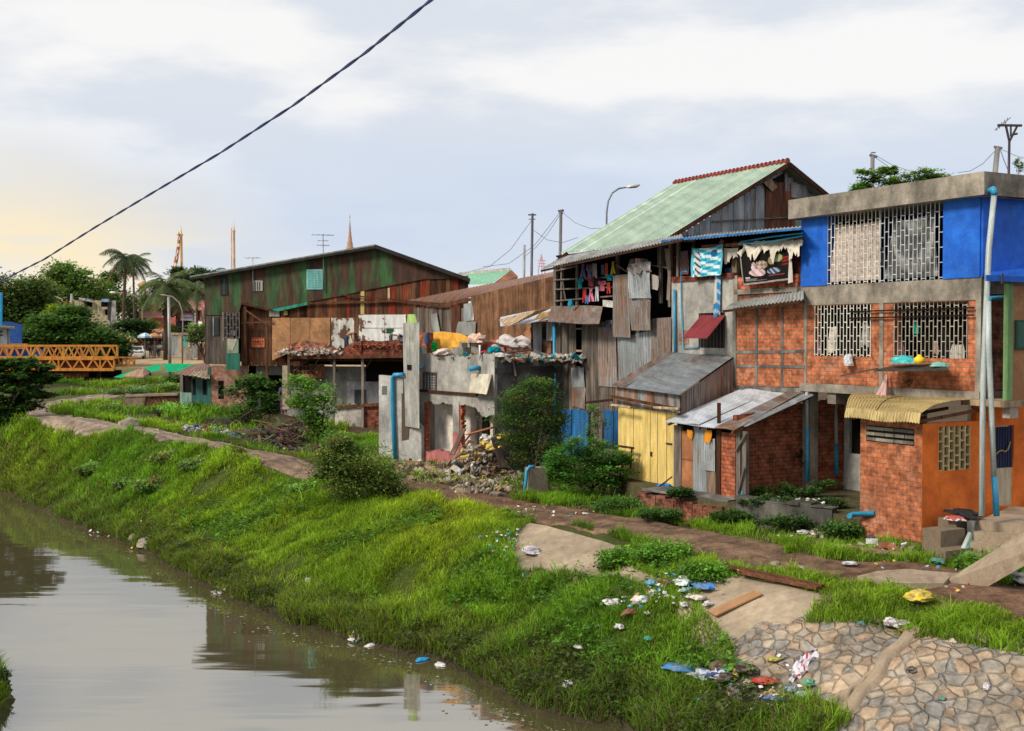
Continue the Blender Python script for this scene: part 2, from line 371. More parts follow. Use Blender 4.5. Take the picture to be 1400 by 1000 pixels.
f1 = mth('ADD', mth('MULTIPLY', n1, .65), mth('MULTIPLY', n2, .35))
def mrange(v, a, b):
    n = nd(nt, 'ShaderNodeMapRange'); n.interpolation_type = 'SMOOTHSTEP'; n.inputs[1].default_value = a; n.inputs[2].default_value = b; lk(nt, v, n.inputs[0]); return n.outputs[0]
cl = mixc(nt, mrange(f1, .43, .56), (.76,.80,.87), (1.0,.985,.97))
# bluish band of thicker cloud at 4 to 9 degrees, paler above
band = mth('MULTIPLY', mrange(sx.outputs[2], .025, .08), mth('SUBTRACT', 1.0, mrange(sx.outputs[2], .10, .21)))
cl = mixc(nt, mth('MULTIPLY', band, mth('ADD', .0, mth('MULTIPLY', n2, 1.35))), cl, (.60,.70,.88))
# warm light low on the left, towards the hidden sun
warm = mth('MULTIPLY', mrange(mth('SUBTRACT', mth('MULTIPLY', sx.outputs[0], -1.0), mth('MULTIPLY', sx.outputs[2], .6)), .08, .36), mth('SUBTRACT', 1.0, mrange(sx.outputs[2], .06, .19)))
cl = mixc(nt, mth('MULTIPLY', warm, mth('ADD', .15, mth('MULTIPLY', mrange(n2, .38, .6), .85)), True), cl, (1.05,.88,.58))
b2 = nd(nt, 'ShaderNodeBackground'); lk(nt, cl, b2.inputs[0]); b2.inputs[1].default_value = 1.0
mx = nd(nt, 'ShaderNodeMixShader'); mx.inputs[0].default_value = .93; lk(nt, b1.outputs[0], mx.inputs[1]); lk(nt, b2.outputs[0], mx.inputs[2])
wo = nd(nt, 'ShaderNodeOutputWorld'); lk(nt, mx.outputs[0], wo.inputs[0])
ld = bpy.data.lights.new('sun', 'SUN'); ld.energy = 3.9; ld.angle = math.radians(14); ld.color = (1, .91, .76)
so = bpy.data.objects.new('sun', ld); COL.objects.link(so)
sd = V((math.sin(SUN_AZ)*math.cos(SUN_EL), math.cos(SUN_AZ)*math.cos(SUN_EL), math.sin(SUN_EL)))
so.rotation_euler = sd.to_track_quat('Z', 'Y').to_euler(); so.location = sd*60
# ================================================================== ground sheet
xs = np.concatenate([[-1500,-700,-350,-200,-130,-100,-85,-72,-62,-54,-47,-41,-36,-32], np.arange(-29, 16, .3), [17,19,22,26,32,40,55,80,130,250,600,1500]])
ys = np.concatenate([[-200,-60,-20,-5,4,9], np.arange(12, 68, .3), [69,70.5,72,74,76,79,82,85,88,92,96,100,105,110,116,122,130,140,155,175,210,270,380,600,1000,2500]])
GX, GY = np.meshgrid(xs, ys); GZ = H(GX.ravel(), GY.ravel()).reshape(GX.shape)
GZ += rng.normal(0, .012, GZ.shape)*((GX>-29)&(GX<16)&(GY>12)&(GY<68))
def grid_obj(name, GX, GY, GZ, cols, mat, label=None, kind='structure', uvscale=1):
    nr, nc = GX.shape; vs = np.stack([GX.ravel(), GY.ravel(), GZ.ravel()], 1)
    i = np.arange(nr*nc).reshape(nr, nc)
    fs = np.stack([i[:-1,:-1], i[:-1,1:], i[1:,1:], i[1:,:-1]], -1).reshape(-1, 4)
    me = bpy.data.meshes.new(name); me.vertices.add(len(vs)); me.vertices.foreach_set('co', vs.astype(np.float32).ravel())
    me.loops.add(fs.size); me.loops.foreach_set('vertex_index', fs.astype(np.int32).ravel())
    me.polygons.add(len(fs)); me.polygons.foreach_set('loop_start', np.arange(0, fs.size, 4, dtype=np.int32)); me.update(); me.validate()
    ul = me.uv_layers.new(name='UVMap'); ul.data.foreach_set('uv', vs[fs.ravel()][:, :2].astype(np.float32).ravel())
    ca = me.color_attributes.new('Col', 'FLOAT_COLOR', 'CORNER'); c = np.ones((fs.size, 4), np.float32); c[:, :3] = cols.reshape(-1,3)[fs.ravel()]
    ca.data.foreach_set('color', c.ravel()); me.polygons.foreach_set('use_smooth', np.ones(len(fs), bool)); me.materials.append(mat)
    o = bpy.data.objects.new(name, me); COL.objects.link(o); props(o, label, None, None, kind); return o
m, nt = newmat('soil'); n = noise(nt, uvn(nt, 1,1,1, True), 1.6, 8, .7); n2 = noise(nt, uvn(nt, 1,1,1, True), 11, 6, .7)
c = mixc(nt, ramp(nt, n, .35, .65), (.72,.70,.66), (1.25,1.25,1.25)); c = mixc(nt, 1, c, ramp(nt, n2, .25, .75, (.6,)*3, (1.35,)*3), 'MULTIPLY')
out(nt, c, .95, 0, n2, .8, .06, .08); m_soil = m
d, s = sdist(GX.ravel(), GY.ravel(), RB); d = np.where(s < 0, d, -d)
soil = np.array([.085,.060,.038]); greenish = np.array([.055,.075,.018]); mud = np.array([.05,.040,.025]); sand = np.array([.42,.31,.19])
k = np.clip((d-.15)/.8, 0, 1)[:,None]; cols = mud*(1-k)+greenish*k
k = np.clip((d-5)/3, 0, 1)[:,None]; cols = cols*(1-k)+soil*k
cols = np.where(((GY.ravel()>58)&(GX.ravel()<-18))[:,None], np.array([.07,.075,.03]), cols)
k = np.clip((GY.ravel()-104)/14, 0, 1)[:,None]; cols = cols*(1-k)+sand*k
d2, s2 = sdist(GX.ravel(), GY.ravel(), LB); k = (s2 > 0)[:,None]*1.0; cols = cols*(1-k)+greenish*k
grid_obj('ground', GX, GY, GZ, cols, m_soil, 'brown soil of the canal bank and the yards behind it')
# ================================================================== water
m, nt = newmat('muddy water'); g = nd(nt, 'ShaderNodeBsdfGlossy'); g.inputs['Roughness'].default_value = .04; g.inputs[0].default_value = (1,.985,.95,1)
dd = nd(nt, 'ShaderNodeBsdfDiffuse'); lk(nt, mixc(nt, ramp(nt, noise(nt, uvn(nt, .12,.12,.12, True), 1, 4), .35, .65), (.080,.068,.034), (.060,.052,.026)), dd.inputs[0])
fr = nd(nt, 'ShaderNodeFresnel'); fr.inputs[0].default_value = 5.0
w1 = noise(nt, uvn(nt, .35, 1.5, 1, True), 1.0, 2, .4); w2 = noise(nt, uvn(nt, .12, .5, 1, True), 1.0, 2, .5)
ad = nd(nt, 'ShaderNodeMath', operation='MULTIPLY_ADD'); lk(nt, w2, ad.inputs[0]); ad.inputs[1].default_value = 2.2; lk(nt, w1, ad.inputs[2])
bm = nd(nt, 'ShaderNodeBump'); bm.inputs['Strength'].default_value = .17; bm.inputs['Distance'].default_value = .030; lk(nt, ad.outputs[0], bm.inputs['Height'])
for q in (g, fr, dd): lk(nt, bm.outputs[0], q.inputs['Normal'])
mxs = nd(nt, 'ShaderNodeMixShader'); lk(nt, fr.outputs[0], mxs.inputs[0]); lk(nt, dd.outputs[0], mxs.inputs[1]); lk(nt, g.outputs[0], mxs.inputs[2])
oo = nd(nt, 'ShaderNodeOutputMaterial'); lk(nt, mxs.outputs[0], oo.inputs[0])
mb = MB(); mb.face([(-140,-60,0),(60,-60,0),(60,130,0),(-140,130,0)]); mb.build('water', m, label='still murky brown canal water reflecting the sky', kind='structure', origin=(0,0,0))
# ================================================================== path
pth = [(14.5,15.0),(11.5,19.5),(8.2,23.4)]+[tuple(gp(*q)[:2]) for q in ((1105,780),(1010,758),(900,728),(800,712),(720,698),(640,683),(560,668),(480,655),(410,640),(350,622),(290,607),(230,596),(170,587),(110,577))]
pth += [(-26,62),(-27.5,70),(-27,80)]
PTH = np.array(pth); wid = [3.0]*3+[2.6,2.7,2.6,2.4,2.2,2.3,2.2,1.9,1.8,1.8,1.8,1.8,2,2.2,2.4,2.6,2.6]
wid += [2.6]*(len(PTH)-len(wid))
seg = np.r_[0, np.cumsum(np.hypot(*np.diff(PTH, axis=0).T))]
ss = np.arange(0, seg[-1], .22); cx = np.interp(ss, seg, PTH[:,0]); cy = np.interp(ss, seg, PTH[:,1])
ker = np.hanning(17); ker /= ker.sum()
cx = np.convolve(np.pad(cx, 8, 'edge'), ker, 'valid'); cy = np.convolve(np.pad(cy, 8, 'edge'), ker, 'valid')
ww = np.interp(ss, seg, wid)*(1+.14*np.sin(ss*.9)+.1*np.sin(ss*2.3+1))
tx, ty = np.gradient(cx), np.gradient(cy); L = np.hypot(tx, ty); nx, ny = -ty/L, tx/L
q = np.linspace(-.5, .5, 17)[None,:]
PX = cx[:,None]+nx[:,None]*q*ww[:,None]; PY = cy[:,None]+ny[:,None]*q*ww[:,None]
rut = -.05*np.exp(-((np.abs(q)-.21)/.07)**2)
PZ = H(PX.ravel(), PY.ravel()).reshape(PX.shape)+.065+rut-np.clip(np.abs(q)-.40, 0, 1)*1.1+rng.normal(0,.008,PX.shape)
a = np.array([.150,.088,.055]); b = np.array([.21,.145,.10]); kk = np.clip(.5+.5*np.sin(ss*.35+2), 0, 1)[:,None,None]*np.ones((1,17,1)); far = np.clip((ss-30)/14, 0, 1)[:,None,None]
pc = a*(1-kk*.6)+b*kk*.6; pc = pc*(1-far*.8)+np.array([.30,.24,.19])*far*.8; pc = pc*(1-1.0*np.exp(-((np.abs(q)-.21)/.09)**2)[:,:,None]*.28)
m, nt = newmat('muddy path soil'); n = noise(nt, uvn(nt, 1,1,1, True), 2.2, 8, .75); n2 = noise(nt, uvn(nt, 1,1,1, True), 14, 6, .7)
c = mixc(nt, ramp(nt, n, .38, .62), (.50,.47,.44), (1.45,1.42,1.4)); c = mixc(nt, 1, c, ramp(nt, n2, .3, .7, (.72,)*3, (1.2,)*3), 'MULTIPLY')
out(nt, c, ramp(nt, n, .42, .52, (.55,)*3, (.95,)*3), 0, n2, .8, .05, .15)
grid_obj('path', PX, PY, PZ, pc*np.ones((1,1,3)), m, 'rutted brown mud path running along the top of the bank')
# ================================================================== paved embankment (ribbon from bank top to water)
def inpoly(x, y, P):
    r = np.zeros(x.shape, bool); n = len(P)
    for i in range(n):
        x1, y1 = P[i]; x2, y2 = P[(i+1) % n]
        c = ((y1 > y) != (y2 > y)); xi = (x2-x1)*(y-y1)/((y2-y1) if y2 != y1 else 1e-9)+x1
        r ^= c & (x < xi)
    return r
def wpoly(px): return [tuple(gp(*q)[:2]) for q in px]
AP = wpoly([(700,765),(708,734),(736,713),(800,726),(866,748),(845,778),(905,796),(880,806),(800,793),(740,783),(712,790)])
SP = wpoly([(985,866),(1000,885),(1008,918),(1040,948),(1110,962),(1168,999)])+[(3.9,18.2),(8,14),(12,14.5),(13,17.5)]+wpoly([(1400,905),(1330,893),(1250,880),(1180,862),(1100,858),(1122,820),(1055,800),(990,786),(958,802),(955,838)])
ST = np.array([(13,7.5),(9.5,13),(7.0,15.6),(4.5,18.0),(1.9,20.5),(.0,22.4),(-1.55,24.8),(-3.3,26.6)]); TP = np.array([(17,12.5),(13.8,16.2),(11.2,18.6),(8.3,21.2),(5.97,23.1),(4.2,24.9),(2.3,27.5),(.1,30.8)])
t = np.linspace(0, 7, 150); bx = np.interp(t, range(8), ST[:,0]); by = np.interp(t, range(8), ST[:,1]); ux = np.interp(t, range(8), TP[:,0]); uy = np.interp(t, range(8), TP[:,1])
s_ = np.linspace(-.04, 1.08, 66)[None,:]
EX = bx[:,None]*(1-s_)+ux[:,None]*s_; EY = by[:,None]*(1-s_)+uy[:,None]*s_
EZ = H(EX.ravel(), EY.ravel()).reshape(EX.shape)+.05
_x, _y = EX.ravel(), EY.ravel(); _in = inpoly(_x, _y, AP)|inpoly(_x, _y, SP)
for _P in (AP, SP):
    _d, _ = sdist(_x, _y, np.array(_P+[_P[0]])); _in |= _d < .45
EZ = np.where(_in.reshape(EX.shape), EZ, EZ-.5)
m, nt = newmat('stone pitching'); ob = uvn(nt, 1,1,1, True); nz = nd(nt, 'ShaderNodeTexNoise'); nz.inputs['Scale'].default_value = 2.5; lk(nt, ob, nz.inputs['Vector'])
ov = mixc(nt, .10, ob, nz.outputs['Color'], 'LINEAR_LIGHT')
vo = nd(nt, 'ShaderNodeTexVoronoi'); vo.inputs['Scale'].default_value = 4.4; vo.inputs['Randomness'].default_value = .85; lk(nt, ov, vo.inputs['Vector'])
ve = nd(nt, 'ShaderNodeTexVoronoi', feature='DISTANCE_TO_EDGE'); ve.inputs['Scale'].default_value = 4.4; ve.inputs['Randomness'].default_value = .85; lk(nt, ov, ve.inputs['Vector'])
sp = nd(nt, 'ShaderNodeSeparateColor'); lk(nt, vo.outputs['Color'], sp.inputs[0])
rp = nd(nt, 'ShaderNodeValToRGB'); rp.color_ramp.interpolation = 'CONSTANT'; lk(nt, sp.outputs[0], rp.inputs[0]); e = rp.color_ramp.elements
e[0].position = 0; e[0].color = (.185,.19,.185,1); e[1].position = .24; e[1].color = (.36,.24,.145,1)
for p_, c_ in ((.40,(.27,.235,.19)),(.55,(.15,.16,.165)),(.68,(.42,.30,.19)),(.80,(.31,.27,.22)),(.91,(.24,.155,.095))): x = e.new(p_); x.color = (*c_,1)
fn = noise(nt, ob, 6, 7, .7); sc = mixc(nt, 1, mixc(nt, .35, rp.outputs[0], (.33,.275,.225)), ramp(nt, fn, .3, .7, (.68,)*3, (1.25,)*3), 'MULTIPLY')
morf = ramp(nt, ve.outputs[0], .0, .035); big = noise(nt, ob, .8, 5, .6)
jn = noise(nt, ob, 2.2, 4, .6); mj = mixc(nt, ramp(nt, jn, .40, .60), morf, (1,1,1)); sc = mixc(nt, mj, (.235,.19,.14), sc); dn = noise(nt, ob, 1.5, 8, .75); sc = mixc(nt, ramp(nt, dn, .46, .66, (0,)*3, (.75,)*3), sc, (.36,.28,.195)); sc = mixc(nt, 1, sc, ramp(nt, noise(nt, ob, 3.2, 8, .75), .32, .62, (.62,)*3, (1.15,)*3), 'MULTIPLY')
cc = mixc(nt, ramp(nt, fn, .3, .7), (.26,.20,.14), (.40,.32,.23))
at_ = nd(nt, 'ShaderNodeAttribute', attribute_name='Col'); s3 = nd(nt, 'ShaderNodeSeparateColor'); lk(nt, at_.outputs['Color'], s3.inputs[0])
sm_ = nd(nt, 'ShaderNodeMath', operation='ADD'); lk(nt, s3.outputs[0], sm_.inputs[0]); q_ = nd(nt, 'ShaderNodeMath', operation='MULTIPLY_ADD'); lk(nt, big, q_.inputs[0]); q_.inputs[1].default_value = .5; q_.inputs[2].default_value = -.25; lk(nt, q_.outputs[0], sm_.inputs[1])
kf = ramp(nt, sm_.outputs[0], .48, .54); col = mixc(nt, kf, sc, cc); col = mixc(nt, 1, col, ramp(nt, big, .35, .65, (.70,)*3, (1.1,)*3), 'MULTIPLY')
hm = nd(nt, 'ShaderNodeMath', operation='MULTIPLY_ADD'); lk(nt, ramp(nt, ve.outputs[0], 0, .12), hm.inputs[0]); iv = nd(nt, 'ShaderNodeMath', operation='SUBTRACT'); iv.inputs[0].default_value = 1; lk(nt, kf, iv.inputs[1]); lk(nt, iv.outputs[0], hm.inputs[1]); fm = nd(nt, 'ShaderNodeMath', operation='MULTIPLY'); lk(nt, fn, fm.inputs[0]); fm.inputs[1].default_value = .35; lk(nt, fm.outputs[0], hm.inputs[2])
bp = nd(nt, 'ShaderNodeBsdfPrincipled'); bp.inputs['Roughness'].default_value = .85; bp.inputs['Specular IOR Level'].default_value = .2; lk(nt, col, bp.inputs[0])
bu = nd(nt, 'ShaderNodeBump'); bu.inputs['Strength'].default_value = .9; bu.inputs['Distance'].default_value = .05; lk(nt, hm.outputs[0], bu.inputs['Height']); lk(nt, bu.outputs[0], bp.inputs['Normal'])
o_ = nd(nt, 'ShaderNodeOutputMaterial'); lk(nt, bp.outputs[0], o_.inputs[0])
# red channel: smooth render (1) or stones (0)
ec = np.zeros(EX.shape+(3,)); tt = t[:,None]
ec[...,0] = np.clip((s_*1.0-.62+np.where(tt > 3.9, .22, 0)+np.where(tt > 5, .3, 0)-np.where(tt<3.7,.3,0))*3+.5, 0, 1)
grid_obj('embankment', EX, EY, EZ, ec, m, 'sloping stone paved canal embankment with worn smooth concrete along its top')
m_ramp = M_mix('tan concrete', (.36,.28,.20), (.25,.19,.13), sc=1.5, st=(1,1), d=.35, bump=.5, streak='m')
# concrete rib running down the stones, and a smaller broken one
for a, b_, w_, lab in (((1253,868),(1150,985),.30,'long narrow concrete rib running down the stone paved slope'),((1190,935),(1132,975),.12,'short thin concrete rib lying left of the long one on the stone slope')):
    p0, p1 = gp(*a), gp(*b_); mb = MB(); pr = None
    dd_ = (p1-p0).normalized(); sd_ = dd_.cross(V((0,0,1))).normalized()
    def fn_(u, v): p = p0+(p1-p0)*u; z = h(p.x, p.y); o = sd_*w_*(v-.5)+sd_*.03*math.sin(u*19); return V((p.x, p.y, z+.02+.13*min(1, 4*min(v, 1-v))))+o
    mb.grid(fn_, 40, 8, None, True); mb.build('concrete_rib', m_ramp, label=lab, cat='concrete strip')
# ================================================================== grass
def np_mesh(name, V_, F_, C_, mat, parent=None, smooth=False):
    """V_ (n,3) float, F_ (m,k) int, C_ (m,3) colours per face"""
    me = bpy.data.meshes.new(name); me.vertices.add(len(V_)); base = np.zeros(3)
    if parent is not None:
        r = parent
        while r.parent: r = r.parent
        base = np.array(r.location)
    me.vertices.foreach_set('co', (V_-base).astype(np.float32).ravel()); k = F_.shape[1]
    me.loops.add(F_.size); me.loops.foreach_set('vertex_index', F_.astype(np.int32).ravel())
    me.polygons.add(len(F_)); me.polygons.foreach_set('loop_start', np.arange(0, F_.size, k, dtype=np.int32)); me.update()
    ca = me.color_attributes.new('Col', 'FLOAT_COLOR', 'CORNER'); c = np.ones((F_.size, 4), np.float32); c[:,:3] = np.repeat(C_, k, axis=0); ca.data.foreach_set('color', c.ravel())
    me.materials.append(mat); o = bpy.data.objects.new(name, me); COL.objects.link(o)
    if parent is not None: o.parent = parent
    return o
def blades(P, hgt, wd, lean, cols):
    """P (n,3) bases; two-quad tapered blades"""
    n = len(P); a = rng.uniform(0, 2*np.pi, n); b = rng.uniform(0, 2*np.pi, n)
    side = np.stack([np.cos(a), np.sin(a), np.zeros(n)], 1)*wd[:,None]/2; ln = np.stack([np.cos(b), np.sin(b), np.zeros(n)], 1)*(lean*hgt)[:,None]
    up = np.zeros((n,3)); up[:,2] = hgt
    p0 = P-side; p1 = P+side; m0 = P+up*.55+ln*.3; t = P+up*(1-.35*lean[:,None])+ln
    Vv = np.stack([p0, p1, m0+side*.8, m0-side*.8, t], 1).reshape(-1,3)
    i = np.arange(n)*5; F4 = np.stack([i, i+1, i+2, i+3], 1); F3 = np.stack([i+3, i+2, i+4, i+4], 1)
    # tip as a degenerate-free triangle: give it its own two-vertex tip
    tip2 = t+side*.12
    Vv = np.stack([p0, p1, m0+side*.8, m0-side*.8, t-side*.1, tip2], 1).reshape(-1,3); i = np.arange(n)*6
    F = np.concatenate([np.stack([i, i+1, i+2, i+3], 1), np.stack([i+3, i+2, i+5, i+4], 1)])
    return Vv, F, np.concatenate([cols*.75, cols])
def vnoise(x, y, s, seed=0):
    r = np.zeros(x.shape)
    g = np.random.default_rng(seed)
    for k in range(7):
        a, b, c = g.uniform(0, 6.28, 3); f = s*g.uniform(.6, 1.9)
        r += np.sin(f*(x*np.cos(a)+y*np.sin(a))+b+1.5*np.sin(f*.6*(x*np.sin(c)-y*np.cos(c))+c))
    return r/3.2
def pdist(x, y):
    st = np.stack([cx, cy], 1)[::4]; d, _ = sdist(x, y, st); 
    return d
TER = [(3.0,36.5),(3.75,32.9),(5.5,30.25),(5.9,29.9),(8.3,27.9),(8.6,27.6),(12,29),(14,32),(9,42),(4.3,41)]
RUB = [wpoly([(535,628),(575,636),(690,640),(722,668),(712,684),(640,676),(560,668),(528,648)]), wpoly([(340,575),(430,578),(440,612),(400,626),(330,612),(300,602),(245,600),(250,584),(330,580)])]
def inside_any(x, y):
    r = inpoly(x, y, TER)
    for P in BUILT: r |= inpoly(x, y, P)
    return r
BUILT = [[(9.0,26.0),(8.2,27.7),(12,31),(16,28),(12.5,24.8)], [(-15.9,62),(-5.3,60),(-4.2,57),(-3.6,45.8),(-.6,41.9),(3,42),(12,60),(-10,72),(-16,70)]]
def grass_area(n, x0, x1, y0, y1, keep):
    x = rng.uniform(x0, x1, n); y = rng.uniform(y0, y1, n)
    d, s = sdist(x, y, RB); d = np.where(s < 0, d, -d); k = keep(x, y, d); x, y, d = x[k], y[k], d[k]
    return x, y, d
def vis(x, y): return (np.abs(x/y) < .47)
VV, FF, CC = [], [], []; off = 0
YG = gp(610, 700); AX, AY = YG.x, YG.y  # sunlit patch of the bank, painted as yellower grass around this point
def add_grass(x, y, d, hs, ws, dark=1.0):
    global off
    z = H(x, y)+.03; n = len(x)
    n1 = vnoise(x, y, .7, 1); n2 = vnoise(x, y, 2.5, 2); n3 = vnoise(x, y, .25, 5)
    n4_ = vnoise(x, y, 5.5, 31); hg = rng.uniform(.4, 1.25, n)*hs*(1+.45*n2+.3*n1+.35*n4_); hg = np.clip(hg, .03, 1)
    base = np.array([.160,.335,.022]); yel = np.array([.38,.48,.025]); deep = np.array([.075,.20,.016]); dry = np.array([.16,.13,.045])
    ky = np.clip(1.15-np.hypot((x-AX)/3.2, (y-AY)/5.5), 0, 1)*.9+np.clip(n3*.35+.12, 0, .45)
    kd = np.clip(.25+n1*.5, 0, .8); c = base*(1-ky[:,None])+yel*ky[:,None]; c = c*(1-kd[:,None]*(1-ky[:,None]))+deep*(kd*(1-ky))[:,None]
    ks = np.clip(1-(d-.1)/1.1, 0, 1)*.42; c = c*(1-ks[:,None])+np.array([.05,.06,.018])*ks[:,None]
    c = c*(1+.22*n4_+.15*n2)[:,None]; m = rng.random(n) < np.where(d < 1.6, .28, .05)+.12*np.clip(vnoise(x, y, 1.4, 41), 0, 1); c[m] = dry*rng.uniform(.6, 1.3, (m.sum(),1))
    c = c*rng.uniform(.6, 1.4, (n,1))*dark
    v, f, k = blades(np.stack([x, y, z], 1), hg, ws*rng.uniform(.7,1.3,n), rng.uniform(.15, 1.0, n), c)
    VV.append(v); FF.append(f+off); CC.append(k); off += len(v)
def keepbank(x, y, d):
    p = pdist(x, y); edge = vnoise(x, y, 3, 9)*.22
    k = (d > -.6)&vis(x, y)&(p > 1.02+edge)&~inpoly(x, y, AP)&~inpoly(x, y, SP)&~inside_any(x, y)
    k &= ~((vnoise(x, y, 1.7, 51)+.5*vnoise(x, y, 4.5, 52) > .85+np.clip(d-.6,0,2)*.22)&(rng.random(x.shape) < .85))
    zz = np.full(x.shape, -1.0); i_ = np.nonzero(k)[0]; zz[i_] = H(x[i_], y[i_]); k &= (zz > .035)|((zz > .0)&(rng.random(x.shape) < .35))
    for P_ in RUB: k &= ~(inpoly(x, y, P_)&(rng.random(x.shape) < .93))
    # patchy bare soil between the path and the houses
    yard = (p > 0)&(d > 6.0+.2*edge)&(y > 27)
    k &= ~(yard&(vnoise(x, y, 1.1, 11) < .0)&(rng.random(x.shape) < .93))
    return k
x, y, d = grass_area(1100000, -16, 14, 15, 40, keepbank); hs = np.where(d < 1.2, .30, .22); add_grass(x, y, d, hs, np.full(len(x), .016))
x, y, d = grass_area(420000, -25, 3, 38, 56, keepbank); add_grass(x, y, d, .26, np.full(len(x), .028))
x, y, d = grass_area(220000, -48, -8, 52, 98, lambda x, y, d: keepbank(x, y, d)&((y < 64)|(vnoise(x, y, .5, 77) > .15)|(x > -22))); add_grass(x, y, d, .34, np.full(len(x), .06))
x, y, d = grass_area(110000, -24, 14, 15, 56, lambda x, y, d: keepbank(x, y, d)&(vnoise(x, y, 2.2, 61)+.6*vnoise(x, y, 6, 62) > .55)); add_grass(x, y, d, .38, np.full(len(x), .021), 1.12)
def keepleft(x, y, d):
    e, s = sdist(x, y, LB); return (s > 0)&(np.abs(x/y) < .55)&(e > .05)
x, y, d = grass_area(60000, -16, -8, 16, 28, keepleft); add_grass(x, y, d*0+3, .3, np.full(len(x), .018))
o = np_mesh('grass', np.concatenate(VV), np.concatenate(FF), np.concatenate(CC), m_leaf); props(o, 'bright green long grass covering the sloping canal bank', kind='stuff')
# ------------------------------------------------------------------ leaves
def leafset(P, size, cols, flat=.5, asp=.5, droop=.0):
    n = len(P); nrm = rng.normal(0, 1, (n,3)); nrm[:,2] = np.abs(nrm[:,2])+flat*2; nrm /= np.linalg.norm(nrm, axis=1)[:,None]
    a = rng.normal(0, 1, (n,3)); a -= nrm*(a*nrm).sum(1)[:,None]; a /= np.linalg.norm(a, axis=1)[:,None]; a[:,2] -= droop; b = np.cross(nrm, a)
    s = (size*rng.uniform(.6, 1.3, n))[:,None]; tip = P+a*s; mid = P+a*s*.45
    Vv = np.stack([P, mid+b*s*asp*.5, tip, mid-b*s*asp*.5], 1).reshape(-1,3); i = np.arange(n)*4
    return Vv, np.stack([i, i+1, i+2, i+3], 1), cols
def lobe_leaves(lobes, nclump, nleaf, size, col, var=.35, flat=.5, squash=.35, asp=.5, droop=0, tipc=None, shell=.55):
    Vs, Fs, Cs = [], [], []; o_ = 0; cl = []
    for (c, r) in lobes:
        c = np.array(c); r = np.array(r)
        k = max(3, int(nclump)); dr = rng.normal(0, 1, (k,3)); dr /= np.linalg.norm(dr, axis=1)[:,None]
        rad = (rng.uniform(shell, 1.0, k)*np.where(rng.random(k) < .2, rng.uniform(1.1,1.45,k), 1))[:,None]; cc = c+dr*r*rad
        for j in range(k):
            cl.append(cc[j]); m_ = max(4, int(nleaf*rng.uniform(.5, 1.4))); sp_ = min(r[0], r[2]*1.6)*squash*rng.uniform(.6, 1.3)
            P = cc[j]+rng.normal(0, 1, (m_,3))*np.array([sp_, sp_, sp_*.42])
            hz = (P[:,2]-(c[2]-r[2]))/(2*r[2]); sh = (.45+.85*np.clip(hz, 0, 1))*rng.uniform(1-var, 1+var)  # crown shading painted in: lobe tops lighter, undersides darker; clumps vary at random
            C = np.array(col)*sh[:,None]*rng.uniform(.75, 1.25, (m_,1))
            if tipc is not None and rng.random() < .22: C = np.array(tipc)*sh[:,None]*rng.uniform(.75,1.25,(m_,1))
            v, f, q_ = leafset(P, np.full(m_, size), C, flat, asp, droop); Vs.append(v); Fs.append(f+o_); Cs.append(q_); o_ += len(v)
    return np.concatenate(Vs), np.concatenate(Fs), np.concatenate(Cs), cl
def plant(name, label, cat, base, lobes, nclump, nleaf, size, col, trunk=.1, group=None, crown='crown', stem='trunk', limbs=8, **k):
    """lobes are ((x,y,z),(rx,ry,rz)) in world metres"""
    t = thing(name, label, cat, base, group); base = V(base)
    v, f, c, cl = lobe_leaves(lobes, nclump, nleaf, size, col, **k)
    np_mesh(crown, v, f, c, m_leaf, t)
    mb = MB(); cen = V((0,0,0))
    for l in lobes: cen += V(l[0])
    cen /= len(lobes); top = base.lerp(V((cen.x, cen.y, min(l[0][2]-l[1][2]*.3 for l in lobes))), .9)
    if top.z < base.z+.2: top = base+V((0,0,.25))
    midp = base.lerp(top, .5)+V((random.uniform(-.06,.06),random.uniform(-.06,.06),0))*(top-base).length
    mb.tube([base-V((0,0,.2)), midp, top], [trunk, trunk*.85, trunk*.7], 8)
    for _ in range(min(limbs, 14)):
        e = V(random.choice(cl)); s0 = midp.lerp(top, random.random()); m2 = s0.lerp(e, .5)+V((0,0,(e-s0).length*.12))
        mb.tube([s0, m2, e], [trunk*.5, trunk*.3, trunk*.1], 5)
    mb.build(stem, m_bark, t); return t
def plobes(Y, L, dy=.8):
    return [(tuple(at(px, py, Y+o_)), (rx*Y/F, rx*Y/F*dy, ry*Y/F)) for px, py, rx, ry, *oo in L for o_ in [oo[0] if oo else 0]]
